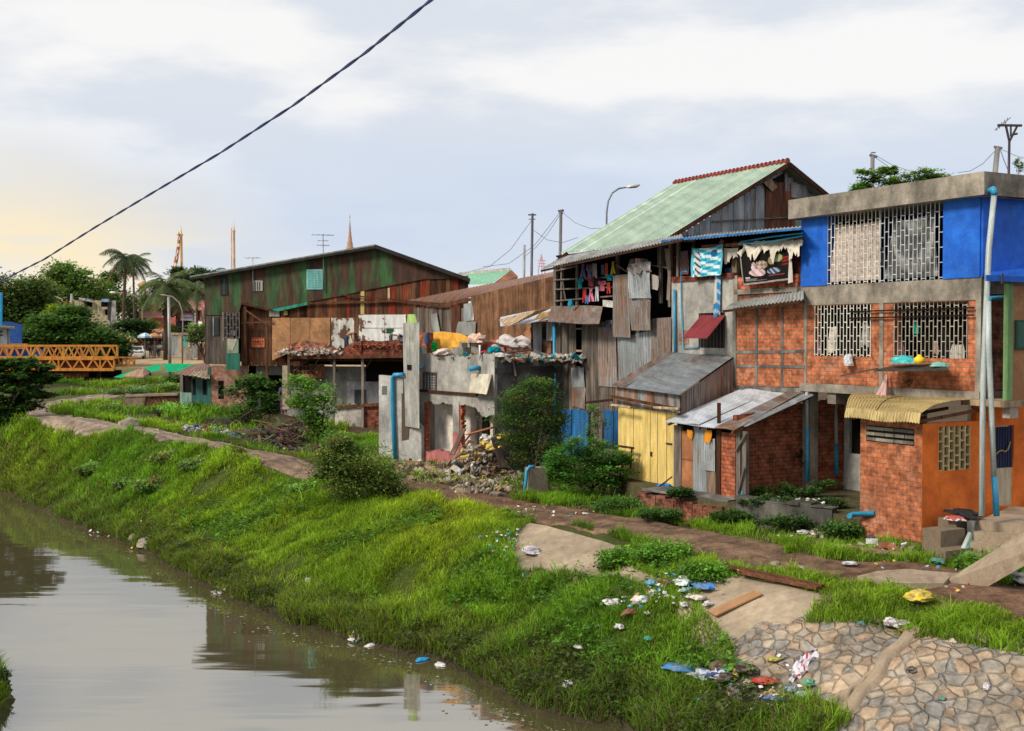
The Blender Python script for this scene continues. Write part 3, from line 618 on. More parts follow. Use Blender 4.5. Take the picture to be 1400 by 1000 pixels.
# ================================================================== helpers for buildings
Z3 = V((0,0,1))
def pipe(name_parent, pts, r, mat, name='drain_pipe', label=None, cat=None, group=None, col=(1,1,1)):
    mb = MB(); mb.tube(pts, r, 10, col); return mb.build(name, mat, name_parent, label, cat, group)
def part(name, mat, parent, fn, label=None, **k):
    mb = MB(); fn(mb); return mb.build(name, mat, parent, label, **k)
def cloth(name, label, cat, c00, c10, c11, c01, colf=None, folds=6, amp=.05, sag=.0, mat=None, nu=36, nv=24, group=None, parent=None, rag=0, swag=0):
    """hanging cloth: c01-c11 is the top edge"""
    c00, c10, c11, c01 = map(V, (c00, c10, c11, c01)); n = (c10-c00).cross(c01-c00).normalized(); mb = MB(); ph = random.random()*6; Hh = (c01-c00).length
    rg = [rag*(.5*math.sin(i*.35+ph)+.35*math.sin(i*.83+2*ph)+.3*random.uniform(-1,1)) for i in range(nu+1)]
    def fn(u, v):
        top = c01*(1-u)+c11*u; bot = c00*(1-u)+c10*u; p = bot*(1-v)+top*v
        p += n*(amp*math.sin(u*folds*6.28+ph+v*1.5)*(.4+.6*(1-v))+amp*.5*math.sin(u*folds*2.7*6.28+v*5))
        p += V((0,0,-1))*(sag*4*u*(1-u)*v+ (rg[int(u*nu)]*Hh*(1-v)**3))
        if swag: p += n*amp*1.6*math.sin((v*9+4*u*(1-u)*5))*math.sin(math.pi*min(1,max(0,u)))
        return p
    mb.grid(fn, nu, nv, colf)
    return mb.build(name, mat or m_cloth, parent, label, cat, group)
FD = (-.482, .876)
WF = Wall(10.8, 27.0, *FD)      # street-side line of the row of facades
WS = Wall(10.8, 27.0, .876, .482)
# Wall() orients d as given: make u grow to the right for WF
WF = Wall(10.8, 27.0, .482, -.876)
# ================================================================== terrace
mb = MB(); T = [(x, y) for x, y in TER]
mb.prism([V((x, y, 2.70)) for x, y in TER], V((0,0,-1.4)), (.09,.08,.045)); mb.build('terrace', m_soil, label='raised earth yard behind the low brick wall', kind='structure')
# ================================================================== concrete, brick and blue house on the right
bh = thing('concrete_house', 'three storey house with bright blue top walls, white window grilles and orange brick middle', 'house', WF.pt(-3, 2.2, -2))
uL = WF.uz(1098, 460)[0]; uR = 0.0
UZ = WF.uz
upw = WF.R(1132.5, 291, 1291, 381); upw = (upw[0], upw[1], 8.361, 10.2)
w1_ = WF.R(1115, 418, 1191, 489); w2_ = WF.R(1223.5, 412, 1323, 491)
w1_ = (w1_[0], w1_[1], 6.47, 7.82); w2_ = (w2_[0], w2_[1], 6.47, 7.82)
def f(mb):
    WF.holes(mb, (uL, w1_[0]-.42, 5.72, 7.83), [], 0, .2); 
part('brick_wall', m_brick, bh, lambda mb: WF.holes(mb, (uL+.16, -.12, 5.72, 7.84), [w1_, w2_], .0, .22))
[part('blue_wall', m_blue, bh, lambda mb: WF.slab(mb, a_, b_, 8.361, 10.2, .05, .25)) for a_, b_ in ((uL-.05, upw[0]), (upw[1], .0))]
part('blue_wall', m_blue, bh, lambda mb: WS.slab(mb, .0, 3.2, 8.36, 10.2, .05, .22)); part('blue_wall', m_blue, bh, lambda mb: WF.slab(mb, uL-.05, uL+.15, 8.362, 10.19, .05-.25, 3.5))
def f(mb):
    WF.slab(mb, uL-.02, .03, 7.84, 8.36, .02, .3); WF.slab(mb, uL, uL+.16, 5.72, 7.84, .02, .24)
    WF.slab(mb, -.12, .03, 5.72, 7.84, .02, .24); a = UZ(1203, 455)[0]; WF.slab(mb, a, a+.13, 5.72, 7.84, .025, .2)
    WS.slab(mb, .03, 3.2, 7.98, 8.36, .02, .2)
part('concrete_frame', m_conc, bh, f)
part('floor_slab', m_conc, bh, lambda mb: (WF.slab(mb, uL-.05, .05, 5.50, 5.72, .08, 5.5), WS.slab(mb, .05, 3.2, 5.50, 5.72, .05, .4)))
def f(mb):
    WF.slab(mb, uL-.2, .38, 10.2, 10.72, .38, .16); WS.slab(mb, -.22, 3.2, 10.2, 10.72, .38, .16); WF.slab(mb, uL-.2, .3, 10.2, 10.36, .22, 6)
    WF.slab(mb, uL-.2, uL-.04, 10.2, 10.71, .2, 6)
part('parapet', m_conc, bh, f)
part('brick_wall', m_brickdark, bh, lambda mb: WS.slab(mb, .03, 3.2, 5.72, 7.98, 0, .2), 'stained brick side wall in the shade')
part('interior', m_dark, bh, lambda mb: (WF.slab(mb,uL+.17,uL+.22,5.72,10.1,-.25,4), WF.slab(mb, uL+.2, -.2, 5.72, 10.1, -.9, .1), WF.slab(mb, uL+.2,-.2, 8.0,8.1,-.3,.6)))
# lower storey: recessed white wall, orange rendered wall with door
part('white_wall', m_whitewall, bh, lambda mb: WF.holes(mb, (UZ(1137,600,-1.6)[0], UZ(1262,600,-1.6)[0], 2.6, 5.5), [WF.R(1161,572,1178,621,-1.6), WF.R(1164,542,1195,561,-1.6)], -1.6, .15))
part('window', m_dark, bh, lambda mb: WF.rect(mb, 1160,571,1179,622,-1.7,.05), 'small dark ground floor window')
def f(mb):
    r = WF.R(1164,542,1195,561,-1.6); WF.slab(mb, *r, -1.72, .03, (.03,.03,.03))
    for i in range(6):
        for j in range(3):
            du = (r[1]-r[0])/6; dz = (r[3]-r[2])/3; WF.slab(mb, r[0]+i*du+du*.35, r[0]+i*du+du*.5, r[2], r[3], -1.62, .08, (.45,.40,.33)); WF.slab(mb, r[0], r[1], r[2]+j*dz-.02, r[2]+j*dz+.02, -1.615, .08, (.45,.40,.33))
part('vent_block', m_paint, bh, f)
part('orange_wall', m_orange, bh, lambda mb: WS.holes(mb, (-.1, 3.2, 2.9, 5.5), [WS.R(1357,582,1386,692)], -.5 if False else 0, .15))
def f(mb):
    WS.rect(mb, 1357,584,1386,639.5,-.05,.04,(.018,.025,.075))
    r = WS.R(1357,584,1386,639)
    for k in range(8): u = r[0]+(r[1]-r[0])*(k+.5)/8; WS.slab(mb, u-.012, u+.012, r[2], r[3], -.03, .02, (.03,.04,.11))
dr_ = part('door', m_paint, bh, f, 'dark blue slatted door with pale lower panel')
part('lower_panel', m_paint, dr_, lambda mb: WS.rect(mb, 1357,640,1386,692,-.04,.04,(.50,.43,.30))); part('frame', m_paint, dr_, lambda mb: WS.rect(mb, 1356,582,1358,692,0.01,.08,(.25,.18,.10)))
part('scroll_ornament', m_paint, dr_, lambda mb: mb.tube([WS.P(x,y,0) for x, y in ((1358,623),(1362,621),(1366,617),(1370,616),(1374,618),(1378,615),(1380,609),(1381,604))], .018, 6, (.45,.30,.12)))
# grilles
for nm, r, col, pt_, lab in (('window_grille', (upw[0], upw[0]+(upw[1]-upw[0])*.475, upw[2], upw[3]), (.72,.70,.64), .13, 'white barred grille over the top left window'), ('window_grille', (upw[0]+(upw[1]-upw[0])*.485, upw[1], upw[2], upw[3]), (.50,.55,.62), .13, 'blue and white barred grille over the top right window'),
                        ('window_grille', w1_, (.72,.70,.62), .12, None), ('window_grille', w2_, (.42,.38,.31), .12, 'rusty cream barred grille over the right middle window')):
    part(nm, m_paint, bh, lambda mb: WF.grille(mb, *r, .03, pt_, .0095, .36, col), lab)
def f(mb):
    r = w2_; WF.slab(mb, r[0]-.02, r[1]+.02, r[3]-.06, r[3], .03, .2, (.12,.10,.08))
    for a, z in ((.93,7.62),(.30,7.45)): mb.bar(WF.pt(UZ(1160,430)[0]+.1, z+.02, .09), WF.pt(r[1]+.25, z+.04, .10), .035, .035, (.10,.07,.05))
part('wooden_rail', m_woodbrown, bh, f)
part('concrete_column', m_conc, bh, lambda mb: (WF.slab(mb, uL, uL+.28, 2.6, 5.5, .0, .3), WF.slab(mb, uL+.95, uL+1.25, 5.2, 5.5, -.0, 3)), 'short stained concrete column stub under the slab')
# curtains behind the bars
def lace(a, b):
    def f_(u, v):
        k = .85+.2*math.sin(u*60)*math.sin(v*50); return tuple(x*k for x in (a if math.sin(u*13+v*3)>-.4 else b))
    return f_
r = upw; um = r[0]+(r[1]-r[0])*.47
cloth('curtain', 'beige lace curtain hanging behind the left top floor grille', 'curtain', WF.pt(r[0]+.05,8.45,-.12), WF.pt(um-.05,8.45,-.12), WF.pt(um-.1,9.95,-.12), WF.pt(r[0]+.1,9.98,-.12), lace((.62,.52,.48),(.55,.47,.42)), 5, .05, .05)
cloth('curtain', 'grey swagged curtain hanging behind the right top floor grille', 'curtain', WF.pt(um+.12,8.45,-.12), WF.pt(r[1]-.25,8.45,-.12), WF.pt(r[1]-.4,10.08,-.12), WF.pt(um+.35,10.0,-.12), lambda u, v: tuple((.10+.30*max(0,math.sin((v*9+4*u*(1-u)*5)*1.0+1.2)))*k for k in (1,.97,.93)), 4, .06, .18, swag=1, nv=50)  # colour bands follow the folds, painting their light and shade
mb = MB(); mb.grid(lambda u, v: WF.pt(um+.02+.16*u, 8.75+.5*v, -.03+.05*math.sin(u*3.1)+.03*math.sin(v*9)), 8, 12, lambda u, v: (.02,.02,.03)); mb.build('bag', m_cloth, None, 'black bag hung between the two curtains at the top floor grille', 'bag')
# things hung behind the middle grilles
for (x0,y0,x1,y1,c,lab) in ((1132,446,1145,484,(.62,.58,.52),'white shirt hanging behind the left middle window grille, left of its grey one'),(1177,440,1188,474,(.40,.38,.36),'grey shirt hanging at the right end of the left middle window'),(1113,466,1122,484,(.22,.14,.22),'purple cloth bunched in the corner of the left middle window'),
        (1282,448,1298,491,(.012,.012,.014),'black coat hanging behind the right middle window grille'),(1300,470,1320,491,(.55,.52,.48),'pale sack standing at the right end of the right middle window'),(1249,438,1257,456,(.03,.30,.24),'teal cloth hanging behind the right middle window grille'),(1276,466,1286,484,(.45,.28,.24),'pinkish cloth hanging beside the black coat'),(1226,466,1236,490,(.16,.08,.10),'dark red cloth in the left corner of the right middle window')):
    cloth('hanging_cloth', lab, 'cloth', WF.P(x0,y1,-.08), WF.P(x1,y1,-.08), WF.P(x1-1.5,y0,-.08), WF.P(x0+1.5,y0,-.08), lambda u, v, c=c: c, 2, .04, .03, nu=12, nv=12, rag=.1)
# pipes
def ppx(W, L, off): return [W.P(x, y, o) for (x, y, *oo) in L for o in [oo[0] if oo else off]]
pipe(None, [WF.P(1359,268,.40), WF.P(1352,340,.8), WF.P(1344,520,1.3), WF.P(1342,706,1.75)], .062, m_pipegrey, 'drain_pipe', 'long pale plastic drain pipe leaning from the roof edge with blue elbow at its top', 'pipe')
pipe(None, [WF.P(1352,262,.2), WF.P(1358,259,.42), WF.P(1360,266,.42)], .072, m_pipeblue, 'pipe_elbow', 'short blue pipe elbow poking out of the concrete parapet', 'pipe')
p = thing('drain_pipe', 'pale plastic drain pipe with blue foot standing right of the longest one', 'pipe', WF.P(1363,705,1.2))
pipe(p, ppx(WF, [(1351,412),(1352,480),(1356,580),(1359,655)], 1.2), .06, m_pipegrey, 'upper_pipe'); pipe(p, ppx(WF, [(1358.8,652),(1361,680),(1362.5,706)], 1.2), .064, m_pipeblue, 'lower_pipe')
p = thing('drain_pipe', 'thin drain pipe at the left corner of the brick house, blue in its lower half', 'pipe', WF.P(1104,655,.12))
pipe(p, ppx(WF, [(1103,536),(1103.5,587)], .12), .045, m_pipegrey, 'upper_pipe'); pipe(p, ppx(WF, [(1103.5,585),(1104,658)], .12), .048, m_pipeblue, 'lower_pipe')
p = thing('drain_pipe', 'drain pipe standing against the dirty white wall under the house', 'pipe', WF.P(1143,650,-1.3))
pipe(p, ppx(WF, [(1142.5,540),(1143,610)], -1.3), .06, m_pipegrey, 'upper_pipe'); pipe(p, ppx(WF, [(1143,608),(1143,650)], -1.3), .064, m_pipeblue, 'lower_pipe')
pipe(None, [WS.P(1350,415,.3), WS.P(1354,408,.3), WS.P(1410,405,.3)], .05, m_pipeblue, 'water_pipe', 'teal water pipe running level below the blue side awning', 'pipe')
pipe(None, [WF.P(1161,706,2.4), WF.P(1166,703.5,2.15), WF.P(1196,702,1.96)], .06, m_pipeblue, 'outlet_pipe', 'blue outlet pipe poking out of the foot of the orange brick wall', 'pipe')
# tray with bags under the window
mb = MB(); A = [WF.P(1196,506,.75), WF.P(1296,505,.75), WF.P(1290,497,.1), WF.P(1224,499,.1)]
mb.prism(A, V((0,0,-.04)), (.05,.045,.04)); mb.bar(WF.P(1150,514,.3), WF.P(1200,504,.7), .03, .03, (.08,.06,.05)); mb.build('shelf', m_paint, bh, 'dark tray shelf under the right middle window')
def crumple(name, label, cat, c, r, col, mat=None, group=None, sub=2, amp=.35, sc=(1,1,.6), parent=None, col2=None):
    import bmesh
    bm = bmesh.new(); bmesh.ops.create_icosphere(bm, subdivisions=sub+1, radius=1); sd_ = random.random()*100
    from mathutils import noise as mn
    for v_ in bm.verts:
        k = 1+amp*(mn.noise(v_.co*1.5+V((sd_,0,0)))*1.1+.55*abs(mn.noise(v_.co*3.6+V((0,sd_,0))))+.4*mn.noise(v_.co*8+V((0,sd_,3)))); v_.co = V((v_.co.x*k*sc[0], v_.co.y*k*sc[1], max(v_.co.z*k*sc[2], -.25*sc[2])))*r
    rz = random.random()*6.28; mb = MB()
    for v_ in bm.verts: x, y, z = v_.co; mb.v.append((c[0]+x*math.cos(rz)-y*math.sin(rz), c[1]+x*math.sin(rz)+y*math.cos(rz), c[2]+z))
    for fc in bm.faces:
        cc_ = col2 if (col2 and mn.noise(fc.calc_center_median()/r*1.6+V((sd_,9,0))) > .08) else col
        mb.f.append(tuple(x.index for x in fc.verts)); k = random.uniform(.8,1.15); mb.c.append(tuple(a*k for a in cc_)); mb.sm.append(False)
    bm.free(); return mb.build(name, mat or m_plastic, parent, label, cat, group)
crumple('plastic_bag', 'teal plastic bag lying on the shelf under the right middle window', 'bag', WF.P(1236,495,.5), .26, (.03,.40,.42), sc=(1.3,.6,.5))
crumple('plastic_bag', 'pale green bag at the right end of the window shelf', 'bag', WF.P(1285,500,.5), .16, (.18,.42,.36), sc=(1.2,.6,.5))
mb = MB(); q = WF.P(1257,496.5,.5); mb.tube([q, q+V((0,0,.11)), q+V((0,0,.16)), q+V((0,0,.20))], [.13,.13,.06,.05], 14, (.85,.55,.02)); mb.build('jerrycan', m_plastic, None, 'small yellow canister standing on the window shelf', 'canister')
crumple('plastic_bag', 'pale grey plastic bag hanging from the left middle window', 'bag', WF.P(1160,497,.15), .17, (.55,.57,.60), sc=(.9,.6,1.5))
mb = MB(); a = WF.P(1213,512,.12); b = [WF.P(x, y, o) for x, y, o in ((1187,552,.9),(1198,556,1.0),(1212,552,.9),(1216,540,.3))]
mb.grid(lambda u, v: a.lerp(b[min(2,int(u*3))].lerp(b[min(3,int(u*3)+1)], u*3-int(u*3)) if u < 1 else b[3], v)+V((0,0,-.05*math.sin(v*3.1)))+WF.n*.04*math.sin(u*20), 18, 12, lambda u, v: (.60,.40,.38) if math.sin(u*40+v*4)>-.2 else (.45,.28,.27))
mb.build('net', m_cloth, None, 'pinkish net hung from a nail and draped onto the yellow awning', 'net')
# orange brick extension
ex = thing('brick_outbuilding', 'small brick kitchen with orange side wall and curved yellow roof sheet', 'building', (9.13, 26.6, 2.3))
WE = Wall(9.13, 26.0, .482, -.876); WO = Wall(9.13, 26.0, .876, .482)
a0 = WE.uz(1176,640)[0]
v_ = WE.R(1184,584,1250,607)
part('brick_wall', m_brick, ex, lambda mb: WE.holes(mb, (a0, 0, 1.9, 5.05), [v_], 0, .14))
part('brick_wall', m_brick, ex, lambda mb: WE.slab(mb, a0, a0+.14, 1.9, 5.05, -.14, 1.9))
def f(mb):
    WE.slab(mb, *v_, -.09, .04, (.02,.018,.016)); n = 5
    for i in range(n):
        for j in range(3):
            u = v_[0]+(v_[1]-v_[0])*(i+.5)/n; z = v_[2]+(v_[3]-v_[2])*(j+.5)/3; du = (v_[1]-v_[0])/n*.47; k = random.uniform(.4,1.2)
            WE.slab(mb, u-du, u+du, z-.035, z+.035, -.01+random.uniform(0,.03), .06, (.28*k,.25*k,.20*k))
part('vent_block', m_paint, ex, f, 'dark vent blocks')  # uneven grey-brown blocks over a near-black backing
ow = WO.R(1283,583,1327,643)
part('orange_wall', m_orange, ex, lambda mb: WO.holes(mb, (0.003, 2.4, 1.9, 5.05), [ow], 0.004, .14))
def f(mb):
    WO.slab(mb, *ow, -.1, .03, (.012,.011,.012)); n = 6; du = (ow[1]-ow[0])/n
    for i in range(n+1): WO.slab(mb, ow[0]+i*du-.022, ow[0]+i*du+.022, ow[2], ow[3], .0, .09, (.55,.43,.22))
    for i in range(n):
        for j in range(5):
            z = ow[2]+(ow[3]-ow[2])*(j+(.5 if i % 2 else 0))/4.5
            if z < ow[3]: WO.slab(mb, ow[0]+i*du, ow[0]+(i+1)*du, z-.02, z+.02, -.005, .08, (.55,.43,.22))
part('window_grille', m_paint, ex, f, 'cream breeze block window')
def f(mb):
    t0 = [WF.P(1213,543,.03), WF.P(1346,550,.03)]; f0 = [WF.P(1171,566,2.15), WF.P(1310,580,2.15)]
    s0 = WE.pt(a0-.12, 5.25, .35); s1 = WE.pt(.28, 5.25, .35); w0 = WF.pt(UZ(1176,460)[0]-.15, 5.52, .06); w1 = WF.pt(-.0, 5.52, .06)
    def fn(u, v):
        p = (w0*(1-u)+w1*u)*(1-v)+(s0*(1-u)+s1*u)*v
        p = p+Z3*(.16*math.sin(v*math.pi*.72)-.20*max(0,v-.8)**1*5*.35+.012*math.sin(u*170)+.02*math.sin(u*9))
        return p
    mb.grid(fn, 420, 16, lambda u, v: (1,1,1) if not (abs(u-.42)<.008) else (.4,.35,.3))
    def fn2(u, v): p = s0*(1-u)+s1*u; return p+Z3*(.16*math.sin(math.pi*.72)-.07-.22*v+.012*math.sin(u*170)+.02*math.sin(u*9))+WF.n*.05*math.sin(v*1.5)
    mb.grid(fn2, 420, 4)
part('awning_roof', m_awnyellow, ex, f, 'dull yellow curved sheet roof')
[part('rafter', m_woodbrown, ex, lambda mb: mb.bar(WE.pt(u,5.08,.3), WE.pt(u,5.30,-1.85), .05, .07)) for u in (a0+.05,-.9,-.02)]
part('foundation', m_brickdark, ex, lambda mb: (WE.slab(mb, a0+.5, .1, 1.6, 2.28, .12, .4), WO.slab(mb, -.1, .9, 1.6, 2.2, .15, .3)))
# side: blue awning, neighbouring green framed booth
sb = thing('side_booth', 'wooden booth with green painted frame under the blue awning at the picture edge', 'booth', WS.P(1392,560,.9))
part('post', m_paint, sb, lambda mb: WS.rect(mb, 1378,388,1385,548,.9,.12,(.16,.30,.12)), 'green painted corner post')
part('panel', m_ply, sb, lambda mb: WS.rect(mb, 1385,392,1440,548,.86,.06))
part('shutter', m_paint, sb, lambda mb: (WS.rect(mb, 1390,438,1430,478,.92,.05,(.02,.07,.05)),WS.rect(mb, 1392,441,1408,475,.925,.02,(.035,.11,.08)),WS.rect(mb, 1411,441,1428,475,.925,.02,(.035,.11,.08))))
part('floor', m_woodpale, sb, lambda mb: (WS.rect(mb, 1374,548,1440,556,1.0,1.2)))
part('post', m_conc, sb, lambda mb: WS.rect(mb, 1381,556,1392,572,.95,.2,(1.4,1.4,1.5)))
aw = thing('blue_awning', 'bright blue sheet awning on the side wall of the concrete house', 'awning', WS.P(1380,380,.6))
def f(mb): mb.corr(WS.P(1349,378,1.1), WS.P(1460,378,1.1), WS.P(1470,360,0.06), WS.P(1352,372,.06), .1, .012, 3, .01)
part('sheet', m_blue, aw, f); part('fascia', m_blue, aw, lambda mb: WS.rect(mb, 1349,378,1450,386,1.1,.04)); part('bracket', m_paint, aw, lambda mb: WS.rect(mb,1370,374,1372,388,1.13,.03,(.05,.05,.06)))
# porch, steps, ramp, junk
WP = Wall(*at(1342,705,25.3)[:2], .876, .482)
po = thing('porch_steps', 'weathered concrete porch landing with three steps below the orange wall', 'steps', at(1370,720,25))
c0 = gp(1335,722); zz = 2.98
A = [WF.pt(-.15,0,1.95), WF.pt(4.2,0,1.95), WF.pt(4.2,0,-.1), WF.pt(.05,0,-.1), WF.pt(.02,0,0.1), WF.pt(-.15,0,.1)]
def f(mb):
    P0 = at(1337,704,25.4); r = V((.80,-.6,0)); q = V((.6,.8,0)); P0.z = 0
    for k in range(4):
        o = P0-q*(.30*k); o.z = 2.98-.19*k; mb.box3(o+V((0,0,-1.2)), r*4, q*(2.8 if k == 0 else .34), V((0,0,1.2)))
part('step', m_ramp, po, f)
part('side_wall', m_concdark, po, lambda mb: mb.box3(V((*at(1330,704,25.6)[:2],1.9)), V((.12,-.09,0)), V((-.72,-.96,0))*.35, V((0,0,1.09))))
rp_ = thing('ramp_plank', 'long concrete ramp slab with rings scratched into it, leaning up to the porch', 'ramp', at(1340,780,22.5))
r0 = [gp(1288,800,.02), gp(1335,806,.02)]; r1 = [at(1418,716,22.6), at(1448,738,21.6)]
def f(mb): mb.prism([r0[0], r0[1], r1[1], r1[0]], V((0,0,-.11)))
part('slab', m_ramp, rp_, f)
def f(mb):
    ct = lambda u, v: (r0[0]*(1-v)+r0[1]*v)*(1-u)+(r1[0]*(1-v)+r1[1]*v)*u
    for (u, v, r) in ((.10,.5,.30),(.30,.48,.13),(.42,.45,.26),(.56,.5,.20),(.70,.5,.28),(.84,.5,.22)):
        mb.tube([ct(u+r*.22*math.cos(a), v+r*.9*math.sin(a))+V((0,0,.004)) for a in np.linspace(0, 6.28, 22)], .011, 5, (.13,.10,.08), False)
    for (u, v, u2, v2) in ((.22,.25,.25,.75),(.20,.5,.27,.5),(.34,.3,.36,.7),(.50,.3,.48,.75),(.63,.3,.64,.7),(.77,.3,.76,.72)): mb.tube([ct(u,v)+V((0,0,.004)), ct(u2,v2)+V((0,0,.004))], .011, 5, (.13,.10,.08), False)
part('scratched_rings', m_paint, rp_, f)
for i, (a, b, c_, lab) in enumerate((((1309,768,24.6),(1330,722,25.4),(.45,.50,.47),'pale plastic pipe leaning on the porch side, uppermost of the bundle'),((1304,775,24.5),(1329,729,25.3),(.42,.48,.46),'pale mossy pipe leaning in the middle of the bundle by the steps'),((1313,775,24.4),(1328,738,25.2),(.10,.36,.36),'teal pipe leaning lowest in the bundle by the steps'))):
    mb = MB(); mb.tube([at(*a), at(*b)], .055, 10, c_); mb.build('loose_pipe', m_plastic, None, lab, 'pipe')
for (x, y, w_, hh_, Y, lab) in ((1290,735,.75,.5,25.3,'big grey concrete block under the window of the orange wall, resting on the lower one'),(1300,757,.9,.35,24.9,'low grey concrete block lying at the foot of the orange wall'),(1312,714,.8,.3,25.9,'narrow concrete step block topped with dark rags')):
    p = at(x, y, Y); mb = MB(); mb.box(p.x, p.y, p.z-.1, w_, .5, hh_+.1, (.62,.6,.58), .5); mb.build('concrete_block', m_ramp, None, lab, 'block', bevel=.03)
crumple('rag_heap', 'dark rags heaped on the step block by the two drain pipes', 'rags', at(1318,703,25.8), .22, (.03,.028,.03), m_cloth, sc=(1.9,.8,.4), amp=.6); crumple('white_rag', 'white rag draped over the grey block below the orange wall', 'cloth', at(1305,710,25.5), .16, (.6,.58,.58), m_cloth, sc=(1.4,.8,.5), col2=(.4,.1,.1))
# ================================================================== retaining wall, low brick wall
rw = thing('retaining_wall', 'dark damp concrete retaining wall below the brick lean-to', 'wall', (7, 28.6, 2))
WR = Wall(5.75, 29.95, 2.5, -2.05)
part('wall', m_concdark, rw, lambda mb: WR.slab(mb, 0, 2.6, 1.6, 2.82, 0, .3, (.65,.65,.6)))
part('coping', m_concdark, rw, lambda mb: [WR.slab(mb, a, a+.3, 2.82, 2.86+random.uniform(-.03,.04), random.uniform(.0,.05), .38, (.7,.7,.65)) for a in np.arange(-.05,2.55,.3)])
lw = thing('low_brick_wall', 'low broken brick wall in front of the yellow doors', 'wall', (4.6, 31.5, 2.2))
WL = Wall(5.5, 30.15, .63, -.78)
l0 = WL.uz(873,680)[0]; l1 = WL.uz(990,690)[0]
part('wall', m_brickdark, lw, lambda mb: [WL.slab(mb, a, a+.34, 1.7, 2.78-.02*k_+random.uniform(-.16,.0), random.uniform(0,.05), .25, (.95,.85,.8)) for k_, a in enumerate(np.arange(l0, l1, .34))])
part('floor_edge', m_concdark, lw, lambda mb: WL.slab(mb, l0, l1, 2.68, 2.74, -.15, .8))
# ================================================================== lean-to with shiny roof (brick shed)
s2 = thing('brick_shed', 'brick lean-to with shiny zinc roof, orange door and grey sheet front', 'shed', (6.2, 31.8, 2.7))
WG = Wall(5.81, 31.0, .482, -.876); WGs = Wall(5.81+.03, 31.0, .876, .482); zf = 2.65
e0 = WG.P(909,577,.35); e1 = WG.P(1004,589,.35); k1 = WF.P(1110,540,.05); k0 = WF.P(1011,533,.05)
part('roof', m_tinbright, s2, lambda mb: (mb.corr(e0.lerp(e1,.0), e0.lerp(e1,.74), k0.lerp(k1,.74), k0, .076, .012, 6, .015, jag=.04), mb.corr(e0.lerp(e1,.18)+Z3*.03, e0.lerp(e1,.5)+Z3*.03, k0.lerp(k1,.45)+Z3*.03, k0.lerp(k1,.1)+Z3*.03, .076, .012, 4, .02)))
part('roof_sheet', m_rusttin, s2, lambda mb: mb.corr(e0.lerp(e1,.72)+Z3*.02, e1+Z3*.0, k0.lerp(k1,.86)+Z3*.03, k0.lerp(k1,.70)+Z3*.03, .076, .014, 6, .02), 'rusty strip of roof sheet')
part('roof_sheet', m_tin, s2, lambda mb: mb.corr(e1.lerp(e0,.06)+Z3*.01+(k1-e1)*.12, e1+(k1-e1)*.12+WGs.n*.12, k1+Z3*.01+WGs.n*.1, k0.lerp(k1,.84)+Z3*.0, .076, .012, 5, .02), 'dark grey strip of roof sheet')
part('timber', m_woodbrown, s2, lambda mb: [mb.bar(e0.lerp(e1,a)+Z3*-.07, k0.lerp(k1,a)+Z3*-.07, .06, .06) for a in (.05,.5,.97)])
part('chimney_post', m_woodbrown, s2, lambda mb: mb.bar(WG.P(983,583,0), WG.P(983,551,0), .09, .09, (.4,.35,.33)))
part('post', m_wood, s2, lambda mb: WG.rect(mb, 921,582,931,671,.0,.09)); part('door', m_ply, s2, lambda mb: (WG.rect(mb, 932,590,948.5,668,-.03,.04,(1.05,.85,.8)), WG.rect(mb, 932,628,948,629.5,-.025,.04,(.5,.4,.4))))
part('sheet', m_tin, s2, lambda mb: (mb.corr(WG.P(948,672,.03), WG.P(966,677,.03), WG.P(966,584,.03), WG.P(948,583,.03), .076,.01,3,.02), mb.corr(WG.P(963,643,.07), WG.P(977,645,.07), WG.P(977,600,.07), WG.P(962,600,.07), .076,.01,3,.02)), 'blue grey zinc sheets closing the shed front')
part('plank', m_wood, s2, lambda mb: WG.rect(mb, 966,644,978,679,.03,.03,(1.3,1.1,.95)))
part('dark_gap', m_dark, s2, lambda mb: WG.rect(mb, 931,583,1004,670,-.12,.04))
part('post', m_woodbrown, s2, lambda mb: WG.rect(mb, 979,586,985,679,.03,.09,(.5,.45,.45)), 'dark upright post')
part('brick_wall', m_brickred, s2, lambda mb: (WG.rect(mb, 986,592,1005,679,.0,.12,(1.25,1.15,1.1)), WG.rect(mb,986,640,1003,700,-.03,.12)))
part('post', m_wood, s2, lambda mb: (WG.rect(mb, 1006,589,1012,682,.04,.1), WG.rect(mb, 1014,590,1020,684,.04,.1), mb.bar(WG.P(1006,617,.1), WG.P(1021,592,.1), .05,.04), mb.bar(WG.P(1009,675,.1), WG.P(1018,640,.1), .05,.04)), 'pair of grey corner posts with a brace')
def f(mb):
    L = 4.1; n = 16
    for i in range(n):
        u = .15+L*i/n; z = 5.02+(WF.P(1110,540)[2]-4.98)*(i/n)*1.0-.12; WGs.slab(mb, u, u+L/n, 2.2, min(z,5.5), 0, .15)
part('brick_side_wall', m_brickred, s2, f)
part('outlet_pipe', m_pipeblue, s2, lambda mb: mb.tube([WG.P(1015,672,.15), WG.P(1013,680,.2), WG.P(1006,680,.3)], .03, 8))
for x, lab in ((943,'small orange rag hung over the orange door of the brick shed'),(969,'larger orange cloth hung on the grey sheets of the brick shed')):
    w_ = 3.5 if x < 950 else 5; hh_ = 8 if x < 950 else 15
    cloth('rag', lab, 'cloth', WG.P(x-w_,589+hh_,.12), WG.P(x+w_*.6,592+hh_,.12), WG.P(x+w_,588,.12), WG.P(x-w_,587,.12), lambda u, v: (.75,.30,.03), 2, .03, .02, nu=10, nv=8, rag=.2)
